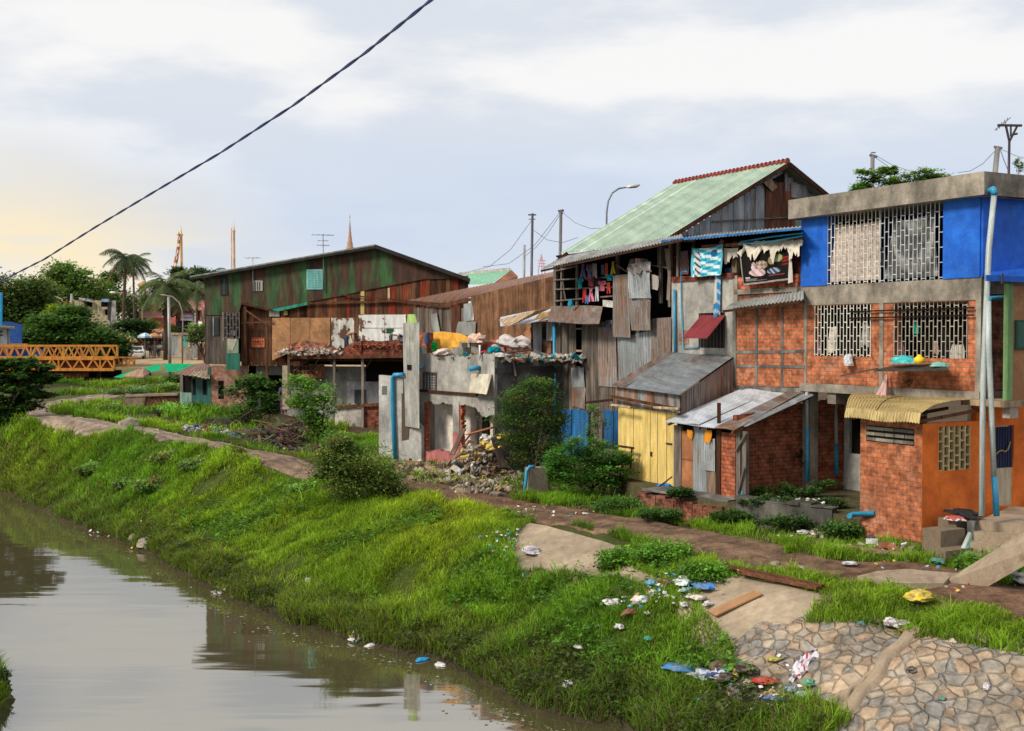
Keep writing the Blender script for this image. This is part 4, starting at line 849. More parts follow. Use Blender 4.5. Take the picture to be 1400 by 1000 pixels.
# ================================================================== tin shed with yellow doors
s1 = thing('tin_shed', 'tin roofed shed with yellow sheet doors', 'shed', (4.3, 34, 2.75))
WY = Wall(4.5, 33.7, .482, -.876); y0 = WY.uz(845,620)[0]; y1 = WY.uz(926,620)[0]
g0 = WY.P(838,528,.25); g1 = WY.P(928,540,.25); h1 = WF.P(1003,487,.05); h0 = WF.P(915,482,.05)
part('roof', m_tin, s1, lambda mb: mb.corr(g0.lerp(g1,.16), g1, h1, h0.lerp(h1,.10), .076, .013, 6, .02, jag=.03))
part('roof_sheet', m_rusttin, s1, lambda mb: mb.corr(g0+Z3*.02-WY.d*.1, g0.lerp(g1,.2)+Z3*.02, h0.lerp(h1,.16)+Z3*.02, h0+Z3*.02-WY.d*.1, .076, .015, 6, .02, jag=.05), 'ridged rusty strip along the left of the roof')
part('front_sheet', m_rusttin, s1, lambda mb: mb.corr(WY.P(842,555,.05), WY.P(930,566,.05), WY.P(929,540,.05), WY.P(842,529,.05), .3,.01,3,.02))
part('side_sheet', m_rusttin, s1, lambda mb: mb.corr(WY.P(930,610,.0), WF.P(1004,590,0), WF.P(1004,490,0), WY.P(930,541,.0), .15,.014,3,.02))
def f(mb):
    for a, b in ((845,866),(866,889),(889,899),(899,911.5),(911.5,926)):
        k = random.uniform(.88,1.08); yb = 655+(a-845)*.13; WY.poly(mb, [(a+.4,556+(a-845)*.09), (b-.4,556+(b-845)*.09), (b-.4,yb+2.5), (a+.4,yb)], random.uniform(0,.02), .03, (k,k,k))
part('yellow_door', m_yellow, s1, f)
part('door_lock', m_paint, s1, lambda mb: WY.rect(mb,888.5,618,890.5,624,.05,.03,(.05,.04,.03))); part('hinge', m_paint, s1, lambda mb: WY.rect(mb,910,606,918,608,.05,.03,(.05,.04,.03)))
[part('batten', m_woodpale, s1, lambda mb: mb.bar(WY.P(a,b,.45), WY.P(c,d_,.45), .06,.06,(1.5,1.6,1.7)), 'pale batten under the roof edge') for a,b,c,d_ in ((833,553,862,557),(894,557,928,559))]
[part('timber', m_woodbrown, s1, lambda mb: mb.bar(WY.P(*a), WY.P(*b), w_, w_, c_)) for a,b,w_,c_ in (((836,542,.3),(930,560,.3),.08,(.6,.55,.5)),((800,551,.9),(837,547,.5),.08,(.3,.28,.28)),((898,668,.5),(919,652,.2),.04,(.3,.3,.3)))]
part('backing', m_dark, s1, lambda mb: WY.slab(mb, y0, y1, 2.75, 5.3, -.15, .05))
# railing in front of the blue doors
rl = thing('wooden_railing', 'low wooden railing with upright post left of the yellow doors', 'railing', WY.P(822,620,.3))
part('rail', m_woodbrown, rl, lambda mb: (mb.bar(WY.P(810,605,.3), WY.P(866,613,.3), .06,.06,(.35,.3,.28)), mb.bar(WY.P(864,612,.3), WY.P(862,640,.3), .05,.05,(.35,.3,.28))))
part('post', m_wood, rl, lambda mb: WY.rect(mb, 818,577,823,625,.25,.09))
part('board', m_wood, rl, lambda mb: WY.rect(mb, 819,613,845,628,.2,.04,(1.2,1.1,1.05)))
crumple('plastic_bag', 'blue plastic bag dropped in front of the yellow doors', 'bag', WY.P(908,664,.3), .14, (.03,.22,.55), sc=(1.5,.9,.5))
# ================================================================== brick annex between the blue house and the plaster house
an = thing('brick_annex', 'windowless orange brick room with thin concrete ribs under a grey sheet roof', 'building', WF.pt(WF.uz(1050,460)[0], 5.6, -1))
ua, ub = UZ(1003,460)[0], uL-.02
part('brick_wall', m_brick, an, lambda mb: WF.poly(mb, [(1004,527),(1099,530),(1099,409),(1004,421)], 0.02, .2))
def f(mb):
    for x in (1034,1069): WF.rect(mb, x-1.6,420,x+1.6,529,.035,.02)
    for yl, yr in ((482,480.5),(500.5,502)): WF.poly(mb, [(1004,yl-2),(1099,yr-2),(1099,yr+2),(1004,yl+2)], .04, .02)
    WF.rect(mb, 1001,421,1006,529,.05,.2); WF.poly(mb, [(1004,527),(1099,531),(1099,537),(1004,533)], .04,.3)
part('concrete_rib', m_concdark, an, f)
q = [WF.P(989,423,.55), WF.P(1099,410,.55), WF.P(1098,381,-.7), WF.P(1010,411,-.2)]
part('roof', m_tingrey, an, lambda mb: mb.corr(*q, .15, .02, 5, .02)); part('roof_edge', m_woodbrown, an, lambda mb: mb.bar(q[0]-Z3*.06, q[1]-Z3*.06, .05, .07, (.35,.33,.32)))
part('inner_wall', m_dark, an, lambda mb: WF.rect(mb, 1010,414,1099,424,-.15,.1))
crumple('litter', 'small dark scrap lying on the grey annex roof', 'scrap', WF.P(1060,396,-.05), .16, (.08,.06,.05), sc=(1.6,.6,.4))
# ================================================================== plaster house with maroon awning
ph = thing('plaster_house', 'grey plaster house front with open upper balcony and maroon window awning', 'house', WF.pt(UZ(960,460)[0], 5.4, -1))
pw = WF.R(955,428,991,476)
part('plaster_wall', m_plaster, ph, lambda mb: WF.holes(mb, (UZ(918,460)[0], UZ(1003,460)[0], 5.6, 8.75), [pw], 0, .18))
def f(mb):
    WF.slab(mb, *pw, -.1, .04, (.015,.013,.012))
    for i in range(8): u = pw[0]+(pw[1]-pw[0])*(i+.5)/8; WF.slab(mb, u-.014,u+.014,pw[2],pw[3],-.02,.03,(.07,.06,.055))
part('window', m_paint, ph, f)
part('awning', m_maroon, ph, lambda mb: mb.prism([WF.P(933,461,.85), WF.P(967,462,.85), WF.P(992,431,.03), WF.P(959,431,.03)], V((0,0,-.03))), 'maroon sheet awning propped over the window')
part('brick_patch', m_brickpink, ph, lambda mb: WF.rect(mb, 928,452,942,471,.01,.05))
part('brick_band', m_brickdark, ph, lambda mb: (WF.rect(mb, 1003,377,1098,394,.0,.15,(2.0,1.35,1.2)), WF.rect(mb,1003,400,1098,420,-.03,.12)))
part('concrete_band', m_conc, ph, lambda mb: WF.rect(mb, 1003,394,1098,401,.02,.2)); part('column', m_conc, ph, lambda mb: (WF.rect(mb, 1002,377,1008,422,.02,.15), WF.rect(mb,1000,335,1007,380,-.1,.12,(.7,.6,.5))))
part('sill', m_brickdark, ph, lambda mb: WF.rect(mb, 918,376,1003,383,.06,.3,(.8,.5,.5)))
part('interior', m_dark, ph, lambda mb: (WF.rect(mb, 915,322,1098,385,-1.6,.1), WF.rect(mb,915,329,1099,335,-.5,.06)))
def f(mb):
    for x, c in ((921,.7),(927,.9),(947,.6),(1003,1),(1052,.7),(1090,.9)): WF.rect(mb, x-1.5,330,x+1.5,382,-.25,.08,(c,c*.9,c*.8))
    mb.bar(WF.P(918,352,-.2), WF.P(1098,345,-.2), .04,.05); mb.bar(WF.P(960,338,.1), WF.P(1098,328,.1), .05,.1,(1.6,1.3,.9)); mb.bar(WF.P(985,336,.2), WF.P(988,328,.2), .08,.1)
part('timber_frame', m_woodbrown, ph, f)
rr = [WF.P(905,330.5,.7), WF.P(1097,314,.7), WF.P(1097,309,-1.9), WF.P(905,326,-1.9)]
part('roof', m_tin, ph, lambda mb: mb.corr(*rr, .15, .02, 3, .01)); part('roof_edge', m_bluedoor, ph, lambda mb: mb.bar(rr[0]+WF.n*.02+Z3*.02, rr[1]+WF.n*.02+Z3*.02, .04, .055, (.9,1.3,1.5)), 'blue painted roof edge')
# clutter of the balcony
def poster_blue(u, v):
    if u < .06 or u > .95: return (.10,.38,.50)
    s_ = math.sin(u*9+v*23)+.6*math.sin(v*37-u*11)
    if .10 < u < .27 and v < .88: return (.55,.58,.60) if math.sin(v*28+u*31) > -.3 else (.06,.08,.10)
    if (u-.72)**2+((v-.78)*.9)**2 < .012: return (.02,.12,.30)
    return (.62,.74,.80) if s_ > .35 else ((.03,.28,.45) if s_ < -.6 else (.10,.45,.60))
cloth('banner', 'light blue and white banner tied up on the balcony', 'banner', WF.P(946,379.5,.25), WF.P(987,376,.25), WF.P(989,333.5,.25), WF.P(945.5,339,.25), poster_blue, 2, .03, .07, nu=64, nv=64)
def poster_black(u, v):
    if v < .06 or u < .02: return (.28,.24,.22)
    if .08 < u < .55 and .10 < v < .13: return (.12,.10,.10)
    if (.07 < u < .2 and .19 < v < .225): return (.45,.43,.42)
    if (.07 < u < .34 and .155 < v < .165) or (.07<u<.30 and .13<v<.14): return (.30,.28,.27)
    if .92 > u > .6 and .22 < v < .24: return (.25,.05,.05)
    d1 = ((u-.78)/.10)**2+((v-.78)/.13)**2
    if d1 < 1: return (.25,.36,.12) if d1 > .35 else (.42,.40,.28)
    if ((u-.66)/.07)**2+((v-.72)/.13)**2 < 1: return (.30,.22,.14)
    if ((u-.45)/.13)**2+((v-.60)/.15)**2 < 1: return (.22,.16,.12) if math.sin(u*60)+math.sin(v*44) > 0 else (.42,.33,.26)
    if ((u-.36)/.17)**2+((v-.36)/.12)**2 < 1 or ((u-.28)/.05)**2+((v-.52)/.17)**2 < 1: return (.62,.45,.48) if math.sin(u*37+v*21) > -.5 else (.40,.26,.30)
    if ((u-.70)/.13)**2+((v-.37)/.10)**2 < 1: return (.25,.33,.48) if math.sin(u*60+v*31) > 0 else (.05,.05,.07)
    if .86 < u < 1 and (.62 < v < .68 or .72 < v < .78 or .52 < v < .56): return (.20,.02,.02)
    return (.012,.011,.011)
cloth('banner', 'black banner with a pastel picture hung on the balcony', 'banner', WF.P(1016,391,.3), WF.P(1077,383,.3), WF.P(1078.5,340,.3), WF.P(1010,342,.3), poster_black, 2, .025, .10, nu=80, nv=70)
cloth('tarpaulin', 'long torn white cloth draped above the black banner', 'cloth', WF.P(1008,347,.4), WF.P(1098,346,.4), WF.P(1097,328,.15), WF.P(1030,330,.15), lambda u, v: (.62,.58,.50), 7, .04, .01, rag=.5, nu=60)
cloth('rag', 'white ragged cloth hanging between the blue and the black banner', 'cloth', WF.P(989,360,.1), WF.P(1008,350,.1), WF.P(1009,339,.1), WF.P(989,339,.1), lambda u, v: (.60,.56,.50), 3, .03, .02, rag=.3, nu=24)
cloth('rag', 'white strip of cloth hanging along the right edge of the black banner', 'cloth', WF.P(1077,388,.35), WF.P(1083,386,.35), WF.P(1082,341,.35), WF.P(1079,341,.35), lambda u, v: (.58,.55,.50), 1, .02, 0, nu=8)
cloth('flag_strip', 'long blue and white strip of cloth hanging below the light blue banner', 'cloth', WF.P(977,434,.1), WF.P(984,434,.1), WF.P(984.5,376,.1), WF.P(977,377,.1), lambda u, v: (.60,.58,.52) if (v > .35 and u < .45) else ((.04,.22,.48) if math.sin(v*24+u*4) > -.5 else (.35,.45,.52)), 1.5, .03, .0, nu=14, nv=40, rag=.12)
cloth('clothes', 'red patterned cloth hanging left of the light blue banner', 'cloth', WF.P(929,376,-.1), WF.P(941,375,-.1), WF.P(941,343,-.1), WF.P(929,344,-.1), lambda u, v: (.20,.10,.10) if math.sin(u*25)*math.sin(v*19) > 0 else (.10,.08,.09), 2, .03, 0, nu=16)
cloth('clothes', 'dark red patterned cloth hanging at the right end of the balcony', 'cloth', WF.P(1083,374,-.1), WF.P(1098,373,-.1), WF.P(1098,344,-.1), WF.P(1084,345,-.1), lambda u, v: (.16,.03,.03) if math.sin(u*30)*math.sin(v*23) > 0 else (.05,.03,.03), 2, .03, 0, nu=16)
mb = MB(); WF.rect(mb, 991,367,999,374,-.05,.2,(.02,.05,.16)); mb.build('box', m_plastic, None, 'small navy blue box standing on the balcony between the banners', 'box', bevel=.01)
pipe(None, [WF.P(922,396,.08), WF.P(922.5,440,.08), WF.P(923,486,.08)], .045, m_pipeblue, 'water_pipe', 'thick blue pipe rising at the left edge of the grey plaster wall', 'pipe')
pipe(None, [WF.P(940,371,.06), WF.P(931.5,372,.06), WF.P(931.5,420,.06), WF.P(934,476,.06), WF.P(955,475,.06)], .022, m_pipeblue, 'water_pipe', 'thin bent blue pipe crossing the grey plaster wall to the window', 'pipe')
for i, (a, b, lab) in enumerate((((1012,331),(1097,319),'upper blue pipe lying under the blue roof edge'),((1010,334),(1096,323),'lower blue pipe lying under the blue roof edge'))):
    pipe(None, [WF.P(a[0],a[1],.3+.1*i), WF.P((a[0]+b[0])/2,(a[1]+b[1])/2+(2 if i else -1),.3+.1*i), WF.P(b[0],b[1],.3+.1*i)], .022, m_pipeblue, 'water_pipe', lab, 'pipe')
# ================================================================== tall wooden house with pale green roof
wh = thing('wooden_house', 'tall wood and tin house with pale green roof', 'house', WF.pt(UZ(840,460)[0], 2.7, -2))
E1 = V((4.87,37.8,10.10)); dd = V((-.482,.876,0)); pp = V((.876,.482,0)); A1 = E1+pp*5.29+Z3*2.88; E0 = E1+dd*6.15; A0 = A1+dd*6.55; E2 = E1+pp*10.6+Z3*.0
part('roof', m_roofgreen, wh, lambda mb: (mb.corr(E0-Z3*.08-pp*.15, E1-Z3*.08-pp*.15, A1, A0, .22, .03, 2, .01, (lambda u, v: (.62,.66,.62) if .30 < (u*6.15/.22)%1 < .5 else (1,1,1)), kind='rib'), mb.corr(A1, A0, E2+dd*6.5, E2, .2, .022, 2, .01, kind='rib')))  # dark bands paint shade along one side of each front rib
def f(mb):
    n = 30
    for i in range(n):
        a = A0.lerp(A1, i/n); b = A0.lerp(A1, (i+.85)/n)
        mb.tube([a+Z3*.02, b+Z3*.07], [.07,.095], 8, tuple(x*random.uniform(.8,1.2) for x in (.30,.055,.04)))
part('ridge_tile', m_paint, wh, f)
part('barge_board', m_woodbrown, wh, lambda mb: (mb.bar(E1-Z3*.12-dd*.02-pp*.1, A1-Z3*.07-dd*.02, .05,.14,(.5,.45,.45)), mb.bar(A1-Z3*.07-dd*.02, E2-Z3*.1-dd*.02, .05,.16,(.4,.35,.35))))
gx = E1+dd*.35
WGb = Wall(gx.x, gx.y, .876, .482)
def gabz(u): return 9.95+2.88*(u/5.29 if u < 5.29 else (10.6-u)/5.3)-.1
part('gable_wall', m_tin, wh, lambda mb: [WGb.slab(mb, u, u+.24, 9.3, gabz(u+.12), 0+(.015 if int(u/.24)%2 else 0), .03, (k_,)*3) for u in np.arange(.05,10.4,.24) for k_ in [random.uniform(.62,.92)]])
part('rust_panel', m_rust, wh, lambda mb: [WGb.rect(mb, a, y_, b, 313, .05, .03, (k,k,k)) for a, b, y_, k in ((1047,1060,249,1),(1060,1074,248,1.1),(1074,1088,262,.9))])
part('rust_panel', m_rusttin, wh, lambda mb: WGb.poly(mb, [(1082,250),(1103,254),(1105,272),(1082,270)], .09, .03), 'pale rusty sheet near the ridge')
part('gap', m_dark, wh, lambda mb: WGb.poly(mb, [(1058,245),(1073,236),(1073,249),(1062,250)], .06, .03)); part('loose_plank', m_woodpale, wh, lambda mb: WGb.poly(mb, [(1043,249),(1052,243),(1063,256),(1056,262)], .14, .03), 'loose pale plank under the roof edge')
part('rail', m_wood, wh, lambda mb: mb.bar(WGb.P(975,303,.08), WGb.P(1088,297,.08), .05,.04))
# lower front: planks
cw = ((1.0,1,1),(.8,.78,.75),(1.15,1.1,1.05),(.65,.62,.62),(.9,.8,.7))
ud, ue = UZ(757,460)[0], UZ(918,460)[0]
gp_ = WF.R(787,442,795,502)
def zt(u): return 7.75 if u < UZ(838,460)[0] else 7.3
def f(mb):
    WF.planks(mb, ud, gp_[0], 2.7, 7.7, 0, .17, .06, cw); WF.planks(mb, gp_[1], ue, 2.7, 7.5, 0, .17, .06, cw); WF.planks(mb, gp_[0], gp_[1], 2.7, gp_[2], 0, .17, .03, cw)
    WF.slab(mb, gp_[0]-.02, gp_[1]+.02, gp_[2]+.55, gp_[2]+.62, -.02, .04, (2,1.8,1.5)); WF.slab(mb, gp_[0]-.02, gp_[1]+.02, gp_[2]+1.35, gp_[2]+1.41, -.02, .04, (1.6,1.4,1.2))
part('board_wall', m_wood, wh, f); part('backing', m_dark, wh, lambda mb: (WF.slab(mb, ud+.12, ud+.18, 7.2, 10.0, -.1, 7), WF.slab(mb, ud, ue, 2.7, 7.6, -.25, .08), WF.slab(mb, ud, ue+.3, 7.0, 10.0, -2.6, .1), WF.slab(mb, ud, ue, 9.95,10.02,-.1,7), WF.slab(mb, ud-.0, ue, 7.2, 7.3, -.2, 2.5)))
def sheet(name, mat, W, pxs, off, pitch=.076, label=None, amp=.012, parent=None, warp=.03, jag=0):
    P = [W.P(x, y, off) for x, y in pxs]; return part(name, mat, parent or wh, lambda mb: mb.corr(P[0], P[1], P[2], P[3], pitch, amp, 6, warp, jag=jag), label)
sheet('tin_sheet', m_rusttin, WF, [(838,461),(863,462),(861,375),(838,377)], .25, label='rusty sheet left of the bulging one')
sheet('tin_sheet', m_tin, WF, [(862,408),(891,408),(888,358),(858,362)], .40, label='bulging blue grey sheet at the balcony', amp=.015, warp=.08)
sheet('tin_sheet', m_rusttin, WF, [(864,452),(890,452),(890,404),(862,404)], .32, warp=.05)
sheet('tin_sheet', m_rusttin, WF, [(891,520),(917,515),(917,434),(890,436)], .06); sheet('tin_sheet', m_tin, WF, [(846,540),(892,530),(890,452),(844,462)], .04, .15)
sheet('tin_sheet', m_rusttin, WF, [(818,528),(845,530),(843,446),(818,448)], .04, .15, 'brown streaked sheet strip between the boards')
sheet('tin_patch', m_tin, WF, [(781,530),(800,530),(799,503),(781,503)], .05, .076); sheet('tin_patch', m_rusttin, WF, [(782,555),(800,560),(800,529),(783,529)], .04)
P_ = [WF.P(749,441,.9), WF.P(819,443,.9), WF.P(824,419,.15), WF.P(754,418,.15)]
part('balcony_awning', m_rusttin, wh, lambda mb: mb.corr(*P_, .076, .012, 4, .04, jag=.03), 'rusty sheet awning below the balcony')
Q_ = [WF.P(740,368,1.3), WF.P(934,325.5,.75), WF.P(932,321,.0), WF.P(777,349,.0)]
part('lean_to_roof', m_tingrey, wh, lambda mb: mb.corr(*Q_, .15, .022, 4, .03, jag=.04)); part('roof_edge', m_woodbrown, wh, lambda mb: (mb.bar(Q_[0]-Z3*.07, Q_[1]-Z3*.07, .05,.07,(.3,.3,.3)), mb.bar(WF.P(761,358,.5), WF.P(776,346,.1), .06,.12,(.5,.4,.4))))
def f(mb):
    for x, yt, yb, w_ in ((758,362,440,3.2),(767,362,420,2),(788,357,430,2.5),(843,347,376,3.5),(902,338,415,3),(915,330,420,3),(926,328,380,3)): WF.rect(mb, x-w_/2, yt, x+w_/2, yb, .0, .08)
    for a, b in (((757,383),(842,379)),((757,396),(838,393)),((757,412),(838,405)),((758,371),(790,364)),((842,362),(858,372)),((885,362),(917,367))): mb.bar(WF.P(*a,.05), WF.P(*b,.05), .045,.05)
    mb.bar(WF.P(769,385,.02), WF.P(773,411,.02), .05,.04); WF.poly(mb, [(908,340),(916,341),(917,372),(916,412),(911,410),(913,376)], .02, .04, (1.3,1.2,1.1))
part('balcony_frame', m_wood, wh, f)
part('side_boards', m_woodbrown, wh, lambda mb: [mb.bar(WF.P(757,366+i*4.9,-.12), WF.P(801,360+i*4.9,-2.2), .03, .19,(k,k,k)) for i in range(-1,16) for k in [random.uniform(.3,.6)]])
[part('blue_door', m_bluedoor, wh, lambda mb: WF.rect(mb, a, 560+(a-757)*.02, b, 622, .05+random.uniform(0,.03), .03, (k,k,k)), 'blue painted sheet at ground level') for a, b, k in ((757,768,.7),(768,781,.9),(782,805,1.25),(825,838,.9),(839,846,.7))]
part('white_block', m_whitewall, wh, lambda mb: mb.box3(WF.P(824,419,.1), WF.P(838,421,.1)-WF.P(824,419,.1), Z3*.22, -WF.n*.2))
# left flank pieces of the wooden house
fl = thing('lean_to_stall', 'narrow lean-to of tin strip and brick pier squeezed beside the wooden house', 'lean-to', WF.P(742,560,.2))
part('tin_strip', m_tin, fl, lambda mb: mb.corr(WF.P(729,520,.15), WF.P(740,522,.15), WF.P(741,440,.15), WF.P(729,441,.15), .076,.01,3,.02)); part('brick_pier', m_brickpink, fl, lambda mb: WF.rect(mb, 742,464,753,540,.05,.3,(.9,.85,.7)))
part('dark_gap', m_dark, fl, lambda mb: WF.rect(mb, 726,440,757,600,-.4,.05)); part('tin_strip', m_tin, fl, lambda mb: WF.rect(mb, 747,436,755,466,.12,.03), 'short grey tin strip above the brick pier')
r_ = [WF.P(684,447,1.6), WF.P(752,437,.6), WF.P(753,421,-.2), WF.P(684,434,.9)]
part('roof_sheet', m_tinbright, fl, lambda mb: mb.corr(*r_, .076, .012, 4, .03, jag=.05)); part('torn_plywood', m_woodpale, fl, lambda mb: (mb.prism([WF.P(682,437,1.5), WF.P(734,424,.8), WF.P(753,421,.3), WF.P(716,437,1.2), WF.P(695,446,1.7)], V((0,0,-.03)), (1.2,1.2,1.2)), mb.prism([WF.P(738,428,.7), WF.P(752,426,.5), WF.P(752,432,.55), WF.P(730,437,1.0)], V((0,0,-.03)), (1.1,.9,.6))))
pipe(None, [WF.P(757.5,441,.3), WF.P(758.5,520,.3), WF.P(758.5,600,.3)], .06, m_pipeblue, 'drain_pipe', 'blue drain pipe down the left edge of the wooden wall', 'pipe')
# ---------- washing hung on the balcony
def garment(kind, x, y, w_, h_, col, lab, off=.12):
    mb = MB(); P = lambda a, b: WF.P(x+a*w_, y+b*h_, off+.04*math.sin(a*9+b*4))
    if kind == 'shirt': pts = [(-.5,.0),(-.16,-.02),(0,.06),(.16,-.02),(.5,.0),(.62,.35),(.42,.42),(.36,.28),(.34,1),(-.34,1),(-.36,.28),(-.42,.42),(-.62,.35)]
    elif kind == 'trousers': pts = [(-.34,0),(.34,0),(.42,1),(.12,1),(0,.38),(-.12,1),(-.42,1)]
    elif kind == 'dress': pts = [(-.25,0),(-.1,.05),(.1,.05),(.25,0),(.22,.3),(.5,1),(.1,.95),(-.2,1.02),(-.5,.98),(-.22,.3)]
    else: pts = [(-.4,0),(.4,.02),(.45,.95),(.1,1.05),(-.2,.93),(-.45,1)]
    ctr = P(0,.45); n = len(pts)
    for i in range(n):
        a, b = pts[i], pts[(i+1) % n]; A_, B_ = P(*a), P(*b); M_ = A_.lerp(B_,.5)
        k = random.uniform(.75,1.2); c2 = tuple(v_*k for v_ in col)
        mb.face([ctr+WF.n*.03, A_, M_], c2, True); k = random.uniform(.75,1.2); mb.face([ctr+WF.n*.03, M_, B_], tuple(v_*k for v_ in col), True)
    mb.build(kind if kind != 'cloth' else 'towel', m_cloth, None, lab, 'clothing', 'washing hung on the wooden balcony')
G = [('dress',797,360,8,20,(.18,.12,.38),'purple dress hung high at the left end of the washing line'),('shirt',793,380,8,14,(.02,.28,.30),'teal shirt at the far left of the washing'),('trousers',799,396,7,18,(.42,.03,.03),'red trousers hung low at the left of the washing'),
('shirt',806,362,8,22,(.18,.16,.26),'grey violet shirt in the upper row of washing'),('cloth',813,360,7,22,(.34,.30,.34),'pale grey cloth in the upper row of washing'),('shirt',808,378,10,14,(.30,.05,.07),'dark red shirt in the middle of the washing'),
('shirt',816,378,10,14,(.025,.02,.03),'black shirt hung in the middle of the washing'),('dress',808,394,9,19,(.60,.22,.34),'pink dress hung low on the balcony rail'),('trousers',816,390,6,22,(.58,.56,.62),'white trousers hung low on the balcony rail'),
('shirt',823,384,10,14,(.42,.12,.16),'pink and red patterned top left of the corner post'),('cloth',829,360,5,18,(.55,.10,.03),'orange red cloth hanging near the corner post'),('shirt',833,375,9,9,(.02,.34,.42),'turquoise shirt hung near the corner post'),
('dress',838,357,7,18,(.62,.44,.06),'yellow dress hung against the corner post'),('trousers',832,386,6,16,(.45,.05,.04),'short red trousers below the turquoise shirt'),('cloth',802,404,5,12,(.05,.20,.45),'small blue cloth low on the balcony rail'),('cloth',824,362,5,14,(.10,.14,.30),'navy cloth hung high between the grey and the orange ones')]
for g_ in G: garment(*g_)
cloth('bedding', 'heap of grey and pink bedding thrown over the bulging tin sheet', 'bedding', WF.P(855,372,.45), WF.P(890,372,.45), WF.P(884,354,.3), WF.P(862,355,.3), lambda u, v: (.60,.33,.30) if (.25 < u < .6 and v > .5) else (.17,.14,.13), 3, .08, -.02, rag=.3, nu=26)
cloth('towel', 'pale grey towel hanging right of the bulging tin sheet', 'cloth', WF.P(889,395,.3), WF.P(899,397,.3), WF.P(900,378,.3), WF.P(889,374,.3), lambda u, v: (.42,.38,.36), 2, .03, 0, nu=14)
crumple('plastic_bag', 'blue bag hung on the boards below the balcony corner', 'bag', WF.P(832,446,.15), .09, (.02,.07,.35), sc=(1,.8,1)); crumple('cloth_bundle', 'small blue cloth knotted on the rusty balcony awning', 'cloth', WF.P(780.5,417,.5), .10, (.02,.26,.42), m_cloth, sc=(.9,.7,1.9))
# ================================================================== demolished grey house
dh = thing('demolished_house', 'half demolished grey concrete house with two broken openings and rubble on top', 'house', V((-2.2,45,2)))
WC_ = Wall(-3.63, 45.7, 2.97, -3.8); cu = lambda x, y=540: WC_.uz(x, y)[0]; c0_, c1_ = cu(573), cu(676)
zt_ = WC_.uz(620,489)[1]; o1 = WC_.R(580,547,620,611); o2 = WC_.R(628,550,662,605); ww_ = WC_.R(580,511,596,533)
WCs = Wall(*WC_.pt(c1_,0)[:2], .876, .482)
def f(mb):
    WC_.holes(mb, (c0_, c1_, o1[3], zt_), [ww_], 0, .2)
    n = 110; k = .1; e = .0; du = (c1_-c0_)/n
    for i in range(n):
        a = c0_+du*i; x = i/n
        k = min(.3, max(.02, k+random.uniform(-.05,.05))); e = min(.16, max(-.04, e+random.uniform(-.035,.035)))
        WC_.slab(mb, a, a+du, zt_, zt_+k+(.35*max(0,.06-x)/.06), 0, .19)
        if a > o1[0]-.1: WC_.slab(mb, a, a+du, o1[3]-.02-max(0,e)-(.38*min(1,max(0,(x-.74)/.12))), o1[3], -.005, .18)
    WC_.slab(mb, c0_, o1[0], o1[2]-1.2, o1[3], 0, .2)
    WC_.slab(mb, o1[1]-.02, o2[0]+.0, o2[2]+.3, o1[3], .02, .22)
part('concrete_wall', m_plaster, dh, f)
part('side_wall', m_concdark, dh, lambda mb: (WCs.slab(mb, .02, 3.6, 1.8, zt_-.1, -.02, .15, (.8,.8,.8)), WCs.slab(mb,.02,3.6,zt_-.55,zt_-.35,.01,.2,(.6,.6,.6))))
part('beam', m_woodbrown, dh, lambda mb: mb.bar(WC_.P(573,534,.05), WC_.P(652,540,.05), .08,.09,(.45,.35,.33)))
part('window', m_paint, dh, lambda mb: (WC_.slab(mb, *ww_, -.08,.03,(.10,.11,.12)), [WC_.slab(mb, ww_[0]+(ww_[1]-ww_[0])*k/4-.012, ww_[0]+(ww_[1]-ww_[0])*k/4+.012, ww_[2], ww_[3], -.04,.03,(.45,.47,.48)) for k in range(5)], [WC_.slab(mb, ww_[0], ww_[1], ww_[2]+(ww_[3]-ww_[2])*k/6-.01, ww_[2]+(ww_[3]-ww_[2])*k/6+.01, -.038,.03,(.45,.47,.48)) for k in range(7)],
     WC_.slab(mb, ww_[0]-.07, ww_[0], ww_[2]-.05, ww_[3]+.06, .03,.1,(.10,.05,.04)), WC_.slab(mb, ww_[1], ww_[1]+.07, ww_[2]-.05, ww_[3]+.06, .03,.1,(.10,.05,.04)), WC_.slab(mb, ww_[0], ww_[1], ww_[3], ww_[3]+.06, .03,.1,(.10,.05,.04)), WC_.slab(mb, ww_[0], ww_[1], ww_[2]-.05, ww_[2], .03,.1,(.10,.05,.04))), 'small barred window with brown frame')
def jag(mb, u, z0, z1, side, W=WC_):
    z = z0
    while z < z1:
        w_ = random.uniform(.06,.20); W.slab(mb, u if side > 0 else u-w_, u+w_ if side > 0 else u, z, z+.075, -.01, .17, tuple(x*random.uniform(.7,1.2) for x in (.42,.12,.07))); z += .085
[part('broken_brick_edge', m_stonebit, dh, lambda mb: jag(mb, q_[0], q_[2]-.15, q_[3], 1)) for q_ in (o1, o2)]
part('inner_wall', m_whitewall, dh, lambda mb: (WC_.slab(mb, c0_, o1[1]+.3, 1.9, o1[3]+.3, -.75, .1, (1.7,1.6,1.5)), WC_.slab(mb, o1[1]+.3, c1_-.3, 1.9, o1[3]+.3, -1.0, .1, (1.4,1.25,1.1)), WC_.slab(mb, c0_-.0, c1_, o1[3], o1[3]+.1, -.2, 2)))
part('dark_doorway', m_dark, dh, lambda mb: WC_.rect(mb, 659,550,667,602,-.9,.1))
def f(mb):
    n = 80; e = .05
    for i in range(n):
        a = c0_+(c1_-c0_)*i/n; x = i/n; e = min(.14, max(-.02, e+random.uniform(-.04,.04))); zt2 = o1[2]-.1-.16*math.sin(x*9)-.35*max(0,.5-abs(x-.42)*3)+e
        if x < .06: zt2 = o1[2]+.35
        WC_.slab(mb, a, a+(c1_-c0_)/n, 1.6, zt2, .0, .2)
    WC_.slab(mb, o1[1]-.02, o2[0], 2, o2[2]+.3, .015, .21)
